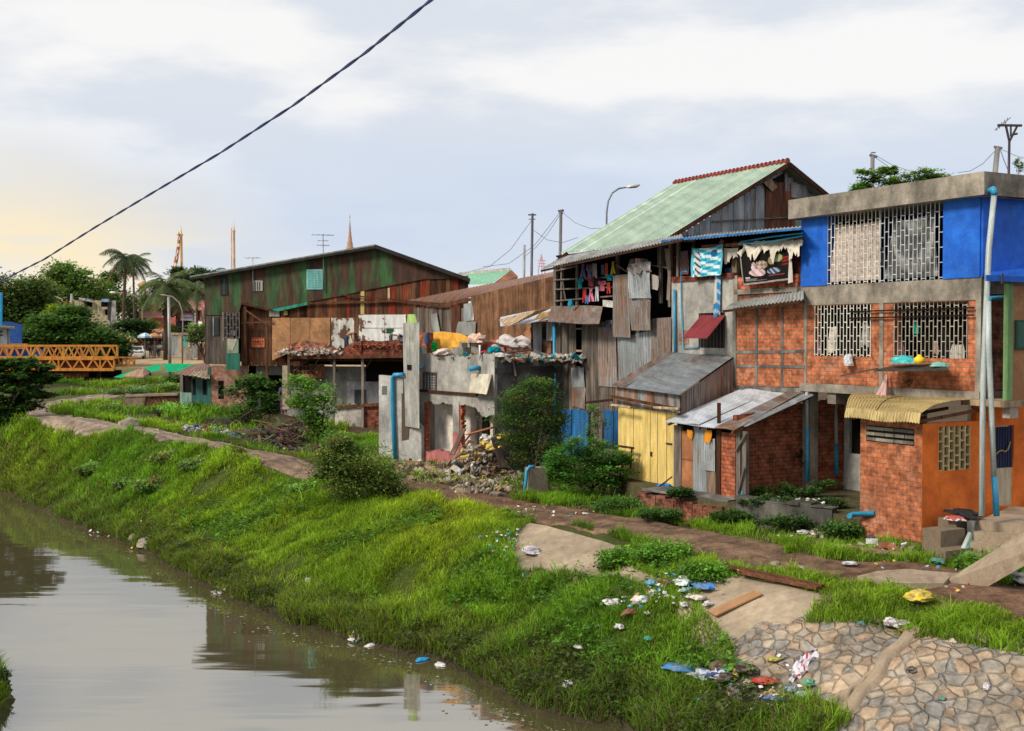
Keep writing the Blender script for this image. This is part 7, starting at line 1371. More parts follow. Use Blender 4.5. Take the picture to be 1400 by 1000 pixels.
# broad leaved weeds mixed into the bank grass, dry twigs at the waterline
def scatter(n, keep, x0, x1, y0, y1):
    x, y, d = grass_area(n, x0, x1, y0, y1, keep); return x, y, d
x, y, d = scatter(60000, lambda x, y, d: keepbank(x, y, d)&((vnoise(x, y, .8, 21) > .18)|(d < 1.0)), -14, 12, 16, 40)
z = H(x, y)+rng.uniform(.06,.32,len(x)); n = len(x); c = np.array([.085,.20,.022])*rng.uniform(.45,1.5,(n,1)); m_ = d < 1.3; c[m_] = np.array([.06,.075,.022])*rng.uniform(.5,1.6,(m_.sum(),1))
Vs, Fs, Cs = [], [], []; o_ = 0
for rep in range(4):
    P = np.stack([x+rng.normal(0,.05,n), y+rng.normal(0,.05,n), z+rng.normal(0,.03,n)], 1); v, f_, c2 = leafset(P, rng.uniform(.06,.14,n), c*rng.uniform(.8,1.2,(n,1)), .9, .55); Vs.append(v); Fs.append(f_+o_); Cs.append(c2); o_ += len(v)
o = np_mesh('bank_weeds', np.concatenate(Vs), np.concatenate(Fs), np.concatenate(Cs), m_leaf); props(o, 'broad leaved weeds growing through the bank grass', kind='stuff')
mb = MB()
for _ in range(700):
    t_ = random.random()*9.5; i = int(t_)+2; a, b = RB[i], RB[i+1]; k = t_-int(t_); px_, py_ = a[0]+(b[0]-a[0])*k+random.uniform(-.15,.9), a[1]+(b[1]-a[1])*k+random.uniform(-.1,.6)
    p = V((px_, py_, h(px_, py_)+.02)); e = p+V((random.uniform(-.4,.4), random.uniform(-.4,.4), random.uniform(.02,.28))); mb.tube([p, p.lerp(e,.5)+V((0,0,.03)), e], [.008,.006,.003], 3, (random.uniform(.08,.25),)*3, False)
mb.build('dead_twigs', m_woodpale, label='dead stalks and twigs along the waterline', kind='stuff', origin=(0,0,0))
tree('grassy tuft of weeds on the near bank in the left corner', gp(8,950), [(0,925,10,16),(-6,945,14,20),(2,960,8,14)], 22.8, 14, 40, .09, (.05,.11,.02), name='weed_clump', cat='weeds', trunk=.02)
# ================================================================== rubble, debris, rubbish
def rubble(name, lab, pts, n, s0, s1, cols, zup=.25, stretch=2.2, mat=None, lift=0, onto=None):
    mb = MB()
    for _ in range(n):
        c, r = random.choice(pts); a = random.random()*6.28; q = math.sqrt(random.random()); x_, y_ = c[0]+r*q*math.cos(a), c[1]+r*q*math.sin(a)
        zb = (onto if onto is not None else h(x_, y_)); z_ = zb+random.uniform(0, zup)*(1-q*.8)+lift; s = random.uniform(s0, s1); k = random.uniform(.6,1.3); col = tuple(v*k for v in random.choice(cols))
        d1 = V((random.uniform(-1,1), random.uniform(-1,1), random.uniform(-.5,.5))).normalized(); d2 = d1.orthogonal().normalized(); d2 = (d2+d1.cross(d2)*random.uniform(-1,1)).normalized(); d3 = d1.cross(d2).normalized()
        L = s*random.uniform(.8,stretch); mb.box3(V((x_,y_,z_))-d1*L/2, d1*L, d2*s*random.uniform(.4,.9), d3*s*random.uniform(.12,.5), col)
    return mb.build(name, mat or m_stonebit, label=lab, kind='stuff')
BR = ((.36,.13,.08),(.30,.11,.07),(.24,.20,.17),(.42,.38,.33),(.16,.12,.10)); JK = BR+((.55,.55,.55),(.20,.13,.08),(.08,.07,.06),(.5,.4,.28))
g1_ = [(gp(x, y), r) for x, y, r in ((600,655,1.5),(640,660,1.4),(585,650,1.2),(665,650,1.2),(680,662,1.2),(570,648,1.0),(560,640,.8),(625,645,1.0),(700,655,.7),(655,672,.9))]
rubble('rubble', 'brick rubble and broken boards spread in front of the pink wall', g1_, 2600, .04, .20, ((.40,.33,.27),(.36,.20,.14),(.22,.17,.13),(.45,.42,.38),(.30,.24,.18),(.14,.11,.09),(.42,.33,.12)), .20, 3.4)
rubble('rubble', 'loose pieces of rubble scattered along the muddy edge of the path', [(gp(x,y), 1.0) for x, y in ((720,690),(600,672),(545,655),(760,702))], 150, .04, .12, JK, .04)
hp = WC_.P(660,612,.9); rubble('debris_heap', 'tall heap of yellow insulation and broken boards spilling from the right opening', [(V((hp.x+.0,hp.y,0)), .85),(V((hp.x-.35,hp.y-.2,0)), 1.0)], 900, .06, .24, ((.50,.38,.10),(.36,.31,.25),(.42,.36,.28),(.45,.42,.38),(.25,.17,.11),(.38,.30,.22),(.30,.20,.12),(.20,.13,.09),(.55,.52,.48)), 1.5, 2.6)
for (a, b, w_, col, mat, lab) in (((605,648,2.1),(642,603,1.2),.28,(1.2,1.0,.8),m_wood,'long grey board leaning on the yellow debris heap'),((618,622,1.6),(634,586,.9),.2,(.9,.7,.6),m_wood,'short leaning plank left of the yellow debris heap'),((641,594,.9),(676,584,.5),.5,(1.3,1.1,.9),m_ply,'curled brown sheet on top of the yellow debris heap'),((676,600,.8),(688,640,1.2),.25,(.25,.22,.2),m_wood,'dark charred post standing right of the debris heap'),((634,606,.9),(648,588,.6),.35,(1.0,.6,.6),m_maroon,'maroon board stuck in the debris heap'),((560,662,2.6),(610,655,2.2),.3,(1,.9,.85),m_ply,'flat brown board on the rubble at the left'),((575,640,1.0),(616,648,1.4),.2,(.8,.8,.8),m_wood,'grey plank lying at the foot of the pink wall')):
    mb = MB(); mb.bar(WC_.P(a[0],a[1],a[2]), WC_.P(b[0],b[1],b[2]), w_, .04, col); mb.build('loose_board', mat, None, lab, 'board')
for (x, y, o_, r, c, lab) in ((652,622,1.0,.32,(.58,.42,.09),'big clump of yellow insulation low on the debris heap'),(676,612,.8,.30,(.60,.44,.10),'yellow insulation clump at the right of the debris heap'),(690,598,.7,.22,(.58,.42,.10),'smaller yellow clump high at the right of the debris heap'),(630,640,1.4,.26,(.56,.42,.12),'yellow insulation clump at the left foot of the heap'),(665,600,.7,.24,(.66,.64,.60),'white crumpled sheet high on the debris heap'),(610,652,2.0,.22,(.52,.40,.12),'yellow scraps lying on the rubble'),(601,665,2.4,.30,(.28,.22,.32),'grey violet cloth lying on the rubble'),(622,650,1.8,.18,(.60,.60,.62),'white bag between the boards on the rubble')):
    crumple('insulation' if c[0] > .5 and c[2] < .2 else 'crumpled_sheet', lab, 'debris', WC_.P(x,y,o_), r, c, m_cloth, sc=(1.2,.9,.55), amp=.6)
# things on the deck of the demolished house
dk = zt_-.05
g2_ = [(WC_.pt(cu(x), 0, o_), .7) for x, o_ in ((600,-.7),(625,-.7),(650,-.8),(670,-1.0),(690,-1.6),(710,-2.4),(640,-1.5))]+[(WCs.pt(u_, 0, -.3), .6) for u_ in (.6,1.4,2.2,3.0)]
rubble('roof_rubble', 'broken bricks, boards and plastic strewn over the demolished upper floor', g2_, 800, .05, .20, ((.42,.38,.33),(.34,.17,.11),(.24,.20,.17),(.5,.46,.4),(.20,.13,.08),(.5,.5,.5),(.02,.25,.3)), .16, 3, onto=dk)
for (x, y, o_, r, c, sc_, lab) in ((594,478,-.4,.24,(.01,.30,.06),(1,.5,1.1),'green plastic piece in front of the yellow wall remnant'),(606,484,-.3,.40,(.62,.52,.45),(1.6,.7,.4),'crumpled pale blanket along the deck edge'),(653,466,-.9,.42,(.62,.42,.34),(1.3,.6,.7),'pinkish torn sheet beside the yellow wall remnant'),(677,481,-.4,.26,(.01,.28,.33),(1.5,.7,.6),'teal tarpaulin bundle on the deck'),(664,483,-.3,.18,(.45,.05,.07),(1.5,.7,.5),'red cloth left of the teal bundle'),(698,472,-1.2,.42,(.52,.48,.47),(1.5,.7,.7),'grey white sheet crumpled at the right of the deck'),(712,478,-1.5,.3,(.40,.15,.09),(1.4,.8,.6),'rusty crumpled sheet at the right end of the deck'),(688,487,-.3,.2,(.60,.58,.56),(1.4,.8,.5),'white bag on the deck edge below the grey sheet')):
    crumple('crumpled_sheet', lab, 'debris', WC_.P(x,y,o_), r, c, m_cloth, sc=sc_, amp=.55)
for (a, b, lab) in (((640,490),(728,478),'long grey pole lying along the broken deck edge'),((655,464),(716,480),'thin pole slanting across the deck rubble')):
    mb = MB(); mb.tube([WC_.P(a[0],a[1],.0), WC_.P(b[0],b[1],-.6)], .035, 6, (.5,.45,.4)); mb.build('loose_pole', m_wood, None, lab, 'pole')
mb = MB(); mb.tube([WC_.P(656,491,.1), WC_.P(656,472,.1)], .04, 6, (.7,.7,.72)); mb.build('white_post', m_plastic, None, 'short white post standing on the broken deck edge', 'post')
mb = MB(); mb.bar(WCs.P(699,479,.1), WCs.P(705,514,.1), .07,.07,(1.5,1.4,1.3)); mb.build('hanging_beam', m_wood, None, 'grey timber hanging down from the broken side of the deck', 'beam')
# block and blue pipe beside the leafy tree
g = gp(733,676); mb = MB(); mb.box(g.x, g.y+.2, g.z+.35, .6,.4,.9,(1,.95,.9),.4); mb.build('concrete_block', m_conc, None, 'squat grey concrete pier at the foot of the leafy tree', 'block', bevel=.02)
g = gp(716,677); pipe(None, [g, g+V((.06,0,.35)), g+V((.10,0,.75)), g+V((.18,.05,.86)), g+V((.34,.1,.86))], .055, m_pipeblue, 'bent_pipe', 'blue bent pipe standing beside the concrete pier', 'pipe')
# balcony rubble and heaps near the tin house
rb_ = [(WA.pt(WA.uz(x,470)[0], 0, .85), .7) for x in (405,425,445,460)]; rubble('brick_rubble', 'heap of broken bricks on the wrecked balcony', rb_, 380, .08, .20, ((.40,.20,.14),(.50,.42,.36),(.42,.36,.31),(.48,.43,.38)), .45, 1.6, onto=WA.uz(430,484)[1])
rb_ = [(WA.pt(WA.uz(x,470)[0], 0, .9), .5) for x in (500,515,530,545)]; rubble('brick_rubble', 'broken bricks along the right part of the balcony', rb_, 220, .07, .16, ((.36,.12,.07),(.30,.10,.06)), .3, 1.6, onto=WA.uz(520,474)[1])
hp = [(gp(x, y), r) for x, y, r in ((385,606,1.6),(405,598,1.4),(365,612,1.3),(420,592,1.0))]
mb = MB()
for _ in range(420):
    c, r = random.choice(hp); a = random.random()*6.28; q = random.random(); p = V((c.x+r*q*math.cos(a), c.y+r*q*math.sin(a), 0)); p.z = h(p.x,p.y)+(1-q)*random.uniform(.1,.9); e = p+V((random.uniform(-.9,.9)-.4, random.uniform(-.5,.5), random.uniform(-.45,.3))); e.z = max(e.z, h(e.x,e.y)+.03); mb.bar(p, e, random.uniform(.04,.11), .03, tuple(v*random.uniform(.5,1.5) for v in (.9,.75,.65)))
mb.build('brushwood_heap', m_wood, label='heap of dry brown brushwood and slats below the tin house', kind='stuff')
rubble('rubbish_heap', 'low heap of mixed household rubbish beside the path', [(gp(x,y), r) for x, y, r in ((290,592,1.2),(275,590,1.0),(305,596,1.0),(262,588,.8))], 420, .05, .20, ((.6,.6,.62),(.35,.1,.1),(.08,.07,.07),(.2,.14,.1),(.05,.12,.3),(.5,.45,.4)), .25, 2)
mb = MB(); g = gp(318,585); mb.box(g.x, g.y, g.z+.2, 2.4,.5,.5,(.5,.5,.5),.1); mb.build('dark_trough', m_wood, None, 'dark wooden trough lying behind the rubbish heap', 'trough')
mb = MB(); [mb.bar(gp(225,632-32)+V((random.uniform(-.5,.9), random.uniform(-.4,.4), random.uniform(0,.4))), gp(330,582)+V((random.uniform(-1,1),random.uniform(-.5,.5),random.uniform(.1,.9))), .05,.04,(.6,.5,.45)) for _ in range(0)]
for k in range(7):
    mb = MB(); a = gp(310+k*2, 585); b = a+V((1.1+.1*k,-.2+.1*k,.75+.12*(k%3))); mb.bar(a+Z3*.05, b, .07,.05,(.55,.45,.4)); mb.build('leaning_stick', m_wood, None, 'brown stick in the stack leaning beside the brick corner of the tin house', 'stick', 'sticks stacked beside the brick corner')
for (x, y, r, lab) in ((180,584,.5,'tan stone slab at the bend of the path'),(128,573,.35,'white and brown bundle lying under the bridge'),(198,745,.28,'grey rock lying at the waterline, biggest of three'),(184,738,.2,'middle grey rock at the waterline'),(222,730,.16,'small grey rock standing upright near the waterline')):
    crumple('rock' if 'rock' in lab or 'slab' in lab else 'bundle', lab, 'rock' if 'rock' in lab or 'slab' in lab else 'bundle', gp(x,y), r, (.33,.29,.24) if 'bundle' not in lab else (.5,.45,.4), m_stonebit, sc=(1.2,.9,.8), amp=.25)
# flooring strips on the muddy path and planks
def board(lab, a, b, w_, th, col, mat, la=.05, lb=.05, name='plank', cat='plank'):
    A_, B_ = gp(*a), gp(*b); A_.z += la; B_.z += lb; mb = MB(); mb.bar(A_, B_, w_, th, col); return mb.build(name, mat, None, lab, cat)
board('pale thin board lying on the concrete top of the slope', (973,849), (1037,818), .34, .03, (1.15,1.2,1.25), m_ply, .10, .10); board('upper brown plank lying along the top of the embankment', (990,789), (1125,813), .12,.06,(.8,.7,.65), m_woodbrown, .22, .16); board('lower brown plank lying along the top of the embankment', (1010,797), (1118,815), .12,.06,(1.0,.85,.8), m_woodbrown, .20, .14)
board('long weathered plank lying in the grass by the path', (1080,746), (1248,768), .14,.08,(1.6,1.2,.95), m_wood, .12, .12); board('dark plank lying beside the foot of the orange brick wall', (1185,742), (1262,756), .14,.1,(.9,.7,.6), m_woodbrown, .15, .15)
for (P_, lab) in (([(1172,797),(1200,791),(1300,797),(1290,808),(1215,808)],'flat tan concrete slab sunk in the path near the ramp'),([(1205,790),(1240,787),(1330,795),(1300,800)],'second tan slab behind the first one near the ramp'),([(862,697),(905,703),(900,708),(866,702)],'small flat slab below the low brick wall')):
    mb = MB(); mb.prism([gp(x,y,.13) for x, y in P_], V((0,0,-.12))); mb.build('concrete_slab', m_ramp, None, lab, 'slab')
mb = MB(); a = gp(1000,715); mb.tube([a+V((-.55,0,.05)), a+V((.3,.2,.75))], .03, 6, (.5,.5,.5)); mb.build('thin_pipe', m_plastic, None, 'thin grey pipe leaning on the corner of the low brick wall', 'pipe')
mb = MB(); a = gp(1018,714); mb.tube([a+V((0,0,.12)), a+V((.30,.1,.20))], .075, 10, (.5,.56,.54)); mb.build('pipe_piece', m_plastic, None, 'short pale pipe piece lying in front of the dark retaining wall', 'pipe')
# litter: (px, py, radius, colour, label, name, category, material, squash)
W_ = (.68,.68,.70)
LIT = [(727,760,.30,(.55,.50,.58),'big white and violet patterned cloth on the upper concrete apron','cloth',(1.2,1,.35),(.72,.70,.72)),(703,745,.14,W_,'white bag left of the patterned cloth','plastic_bag',(1,.8,.5),None),
(891,808,.15,(.03,.38,.60),'light blue bag at the left end of the rubbish cluster','plastic_bag',(1.2,.9,.5),None),(961,812,.20,(.02,.22,.65),'bright blue bag at the right end of the rubbish cluster','plastic_bag',(1.6,.8,.5),None),(935,808,.20,(.55,.66,.62),'pale green and white bag in the middle of the rubbish cluster','plastic_bag',(1.3,.9,.5),W_),(915,806,.14,(.03,.03,.04),'small black bag in the rubbish cluster','plastic_bag',(1.3,.8,.5),None),
(938,817,.15,(.20,.42,.36),'greenish plastic tub in the rubbish cluster','plastic_bag',(1.2,.8,.4),None),(896,818,.14,W_,'white paper bag under the light blue one','plastic_bag',(1.2,.8,.5),None),(877,832,.22,W_,'white bag at the lower left of the rubbish cluster','plastic_bag',(1.3,.9,.45),(.7,.3,.1)),(955,828,.16,(.30,.24,.20),'brown grey rag right in the rubbish cluster','cloth',(1.2,.9,.5),(.6,.56,.52)),(967,837,.13,W_,'white bag at the lower right of the rubbish cluster','plastic_bag',(1.2,.9,.5),None),
(838,833,.19,W_,'round white bag in the grass left of the rubbish cluster','plastic_bag',(1.3,1,.45),None),(861,850,.14,(.30,.10,.07),'reddish rag in the grass below the rubbish cluster','cloth',(1.8,.8,.4),None),(884,844,.07,W_,'small white scrap just right of the reddish rag','plastic_bag',(1.2,.9,.5),None),(935,837,.09,W_,'white cup in the grass below the rubbish cluster','plastic_bag',(1,.9,.8),None),
(847,868,.11,W_,'white scrap of plastic in the middle of the grass slope','plastic_bag',(1.3,.9,.4),None),(820,864,.09,W_,'smaller white scrap left of the mid slope one','plastic_bag',(1,.9,.5),None),(791,898,.11,W_,'pale scrap low on the grass slope','plastic_bag',(1.4,.7,.4),None),(776,948,.16,W_,'white bag near the water at the foot of the grass','plastic_bag',(1.3,.9,.4),None),(886,888,.10,(.02,.35,.30),'teal scrap of plastic in the deep grass','plastic_bag',(1.3,.8,.5),None),
(934,928,.32,(.01,.20,.62),'torn bright blue plastic sheet spread on the grass','plastic_sheet',(1.6,1,.25),None),(960,936,.26,(.52,.56,.64),'white and blue jeans like clothes at the left of the clothes pile','cloth',(1.3,.8,.45),(.15,.20,.33)),(982,935,.26,(.60,.60,.68),'white and navy striped garment in the clothes pile','cloth',(1.1,.9,.5),(.06,.08,.22)),(1000,940,.20,(.03,.03,.05),'black cloth under the striped garment','cloth',(1.6,.9,.4),None),(1021,929,.24,(.012,.012,.015),'black garment at the top right of the clothes pile','cloth',(1.2,.9,.5),None),
(1008,933,.14,(.45,.32,.04),'mustard yellow rag in the clothes pile','cloth',(1.3,.8,.4),None),(983,923,.20,(.13,.10,.06),'olive brown garment behind the clothes pile','cloth',(1.5,.8,.35),None),(992,931,.12,(.05,.38,.36),'turquoise rag in the clothes pile','cloth',(1.2,.8,.4),None),(1024,944,.13,(.58,.50,.46),'pale pinkish rag below the black garment','cloth',(1.2,.9,.6),None),(1044,946,.20,(.55,.035,.03),'bright red cloth right of the clothes pile','cloth',(1.4,.9,.45),None),(1058,958,.18,(.55,.38,.22),'tan paper bag below the red cloth','plastic_bag',(1.3,.9,.35),None),
(1058,968,.19,(.01,.18,.55),'square piece of blue plastic low at the clothes pile','plastic_sheet',(1.2,1,.25),None),(1080,953,.12,(.20,.36,.50),'pale blue bag right of the red cloth','plastic_bag',(1.3,.9,.4),None),(1104,951,.14,(.06,.35,.22),'green bag on the stones right of the clothes pile','plastic_bag',(1.2,.9,.5),None),(1097,963,.14,(.25,.45,.28),'pale green bag at the edge of the stones','plastic_bag',(1.2,.9,.4),None),
(1224,866,.22,(.28,.24,.26),'grey patterned cloth at the grass edge above the concrete rib','cloth',(1.4,.9,.5),(.55,.52,.52)),(1245,874,.14,(.60,.12,.16),'pinkish red cloth lying at the top of the concrete rib','cloth',(.8,1.5,.4),None),(1236,864,.12,(.60,.42,.42),'pale pink cloth between the grey and the red ones','cloth',(1.2,.8,.4),None),(1058,908,.15,(.55,.50,.10),'yellow scrap of cloth lying on the stones','cloth',(1.3,.9,.2),None),(1112,896,.11,(.55,.48,.58),'small violet scrap above the white garment','cloth',(1.2,.8,.2),None),
(1256,829,.21,(.70,.52,.02),'yellow plastic bag lying on the grass top','plastic_bag',(1.2,.9,.6),None),(1247,923,.11,(.015,.02,.025),'black scrap on the stone slope','plastic_bag',(1.1,.9,.6),None),(1178,858,.08,(.02,.22,.22),'teal scrap at the upper edge of the stones','plastic_bag',(1,1,.6),None),(1198,857,.10,(.02,.02,.02),'black scrap at the upper edge of the stones','plastic_bag',(1.3,.9,.5),None),(1288,968,.08,(.02,.22,.22),'teal scrap low on the stones','plastic_bag',(1.3,.9,.5),None),(1349,953,.09,(.62,.60,.66),'small white carton on the stone slope','plastic_bag',(.8,.8,.8),None),(1303,884,.09,(.52,.46,.36),'cream scrap on the bare soil at the upper edge of the stones','plastic_bag',(1.1,.8,.5),None),(1335,880,.20,(.08,.06,.045),'dark clod of earth and root at the upper edge of the stones','root_clod',(1.4,.8,.4),None),
(1162,776,.16,(.60,.60,.62),'white bag lying on the path','plastic_bag',(1.6,.7,.35),None),(1095,780,.14,(.50,.42,.36),'pale flat scrap in the middle of the path','plastic_bag',(1.8,.6,.2),None),(1060,776,.14,(.36,.28,.22),'tan stone on the path edge','rock',(1.2,.9,.5),None),(1098,736,.13,W_,'white bag in the grass in front of the retaining wall','plastic_bag',(1.4,.8,.5),None),(1206,744,.13,(.60,.60,.62),'white scrap beside the dark plank','plastic_bag',(1.4,.8,.4),None),(1281,777,.18,(.05,.25,.22),'teal cloth in the grass near the pipe bundle','cloth',(1.3,.8,.4),None),(1390,797,.30,(.45,.48,.48),'clear grey plastic sheet under the ramp','plastic_sheet',(1.5,.8,.4),None),(1364,797,.16,(.5,.5,.5),'white scrap under the ramp','plastic_bag',(1.2,.8,.4),None),
(1158,708,.18,W_,'large white bag on the slope left of the brick kitchen, below two others','plastic_bag',(1.2,.9,.7),None),(1118,704,.14,W_,'white bag high on the rubbish slope','plastic_bag',(1.2,.8,.6),None),(1136,708,.14,(.58,.58,.6),'white bag next to the largest one on the rubbish slope','plastic_bag',(1.2,.8,.6),None),(1130,680,.12,(.50,.08,.12),'red pink scrap at the terrace corner','plastic_bag',(1.3,.8,.5),None),(1140,695,.12,(.05,.35,.28),'teal bottle shaped scrap on the rubbish slope','plastic_bag',(.8,1.2,.6),None),
(715,795,.10,(.02,.30,.20),'green bottle below the concrete apron','plastic_bag',(.6,.6,1.2),None),(723,795,.08,(.45,.12,.08),'reddish scrap beside the green bottle','plastic_bag',(.7,.6,1),None),(663,722,.08,W_,'small white scrap high in the yellow green grass','plastic_bag',(1,1,.8),None),(800,706,.08,W_,'tiny white scrap on the path by the brick wall','plastic_bag',(1.4,.8,.4),None),(160,632,.12,(.25,.40,.50),'pale blue bag on the far bank','plastic_bag',(1.1,.9,.6),None),
(470,843,.09,W_,'white scrap caught in the weeds above the waterline','plastic_bag',(1.1,.9,.6),None),(420,802,.09,(.5,.52,.58),'pale blue scrap in the middle of the grass bank','plastic_bag',(1,.9,.9),None)]
for (x, y, r, c, lab, nm, sc_, c2) in LIT:
    g = gp(x, y); grassy = 'grass' in lab or 'cluster' in lab or 'pile' in lab
    c = tuple(.12*a+.80*b for a, b in zip((.3,.24,.17), c)); c2 = c2 or tuple(.42*a+.5*b for a, b in zip((.25,.2,.14), c)); r *= random.uniform(.65,.85); sc_ = (sc_[0], sc_[1], max(sc_[2], .45)*1.15 if sc_[2] > .3 else sc_[2])
    crumple(nm, lab, {'plastic_bag':'bag','cloth':'cloth','plastic_sheet':'sheet','rock':'rock','root_clod':'root'}[nm], g+Z3*(r*.2+(.11 if grassy else .05)), r, c, m_cloth if nm == 'cloth' else (m_stonebit if nm in ('rock','root_clod') else m_plastic), sc=sc_, amp=.55 if nm != 'rock' else .2, col2=c2)
# long white garment lying on the stones
A_ = [gp(x, y, .09) for x, y in ((1076,945),(1098,938),(1118,905),(1092,908))]
mb = MB(); mb.grid(lambda u, v: (A_[0]*(1-u)+A_[1]*u)*(1-v)+(A_[3]*(1-u)+A_[2]*u)*v+V((.05*math.sin(v*9),0,.035*math.sin(u*14+v*9)+.03*math.sin(v*21))), 24, 30, lambda u, v: (.42,.05,.08) if abs(u-.55-.2*math.sin(v*5)) < .05 else (.66,.63,.70)); mb.build('garment', m_cloth, None, 'long white garment with red trim lying on the stones', 'clothing')
# small uncounted scraps
def scraps(name, lab, pts, n, s0, s1, lift=.05, zup=.1):
    Vs = []; Fs = []; Cs = []; o_ = 0; cols = [(.62,.62,.64)]*5+[(.03,.25,.5),(.5,.05,.06),(.02,.3,.26),(.55,.42,.05),(.05,.05,.05),(.35,.3,.25),(.25,.2,.15)]
    xs_, ys_ = [], []
    for _ in range(n): c, r = random.choice(pts); a = random.random()*6.28; q = math.sqrt(random.random())*r; xs_.append(c[0]+q*math.cos(a)); ys_.append(c[1]+q*math.sin(a))
    zs_ = H(np.array(xs_), np.array(ys_))
    mb = MB()
    for x_, y_, z_ in zip(xs_, ys_, zs_):
        s = random.uniform(s0, s1); p = V((x_, y_, z_+lift+random.uniform(0, zup))); a = V((random.uniform(-1,1), random.uniform(-1,1), random.uniform(-.4,.4))).normalized()*s; b = a.orthogonal().normalized()*s*random.uniform(.4,.9); m_ = V((0,0,s*.3)); col = random.choice(cols); mb.face([p-a, p+b*.8, p+m_], col); mb.face([p+b*.8, p+a, p+m_], tuple(v*.8 for v in col)); mb.face([p+a, p-b, p+m_], col); mb.face([p-b, p-a, p+m_], tuple(v*.85 for v in col))
    return mb.build(name, m_plastic, label=lab, kind='stuff', origin=(0,0,0))
scraps('litter', 'tiny scraps of litter among the bags on the slope', [(gp(x,y), r) for x, y, r in ((915,812,1.0),(940,815,.8),(890,825,.8),(685,745,.6),(700,760,.5),(1000,938,.9),(1060,955,.6))], 230, .02, .07, .12, .12)
scraps('litter', 'tiny scraps of litter below the retaining wall and around the brick kitchen', [(gp(x,y), r) for x, y, r in ((1130,700,.9),(1150,720,1.0),(1240,770,1.2),(1100,740,1),(950,708,1.0),(760,700,1.5),(1320,800,1))], 200, .02, .06, .06, .06)
scraps('litter', 'tiny scraps of litter on the terrace edge', [(V((7.6,29.3,0)), .5),(V((6.9,29.8,0)), .5)], 0 or 60, .02, .06, .70, .05)
scraps('litter', 'tiny scraps of litter along the waterline and on the far path', [(gp(x,y), r) for x, y, r in ((190,738,1.5),(230,745,1.2),(150,735,1.5),(300,812,.3),(490,872,.3),(600,640,1),(290,590,2),(400,610,2),(200,590,1.5))], 220, .025, .08, .06, .06)
for (x, y, c, lab) in ((301,812,(.62,.62,.60),'white foam piece floating at the waterline below the big tin house'),(484,874,(.55,.62,.50),'pale green and white cup floating at the waterline'),(577,903,(.02,.28,.55),'blue bottle cap floating near the bank'),(602,910,(.6,.6,.6),'small white piece floating right of the blue one'),(508,883,(.6,.6,.6),'tiny white piece floating near the pale cup')):
    d = ray(x, y); t_ = -CZ/d.z; p = CAM+d*t_; crumple('floating_litter', lab, 'litter', V((p.x, p.y, .015)), .11, c, sc=(1.5,.9,.35))
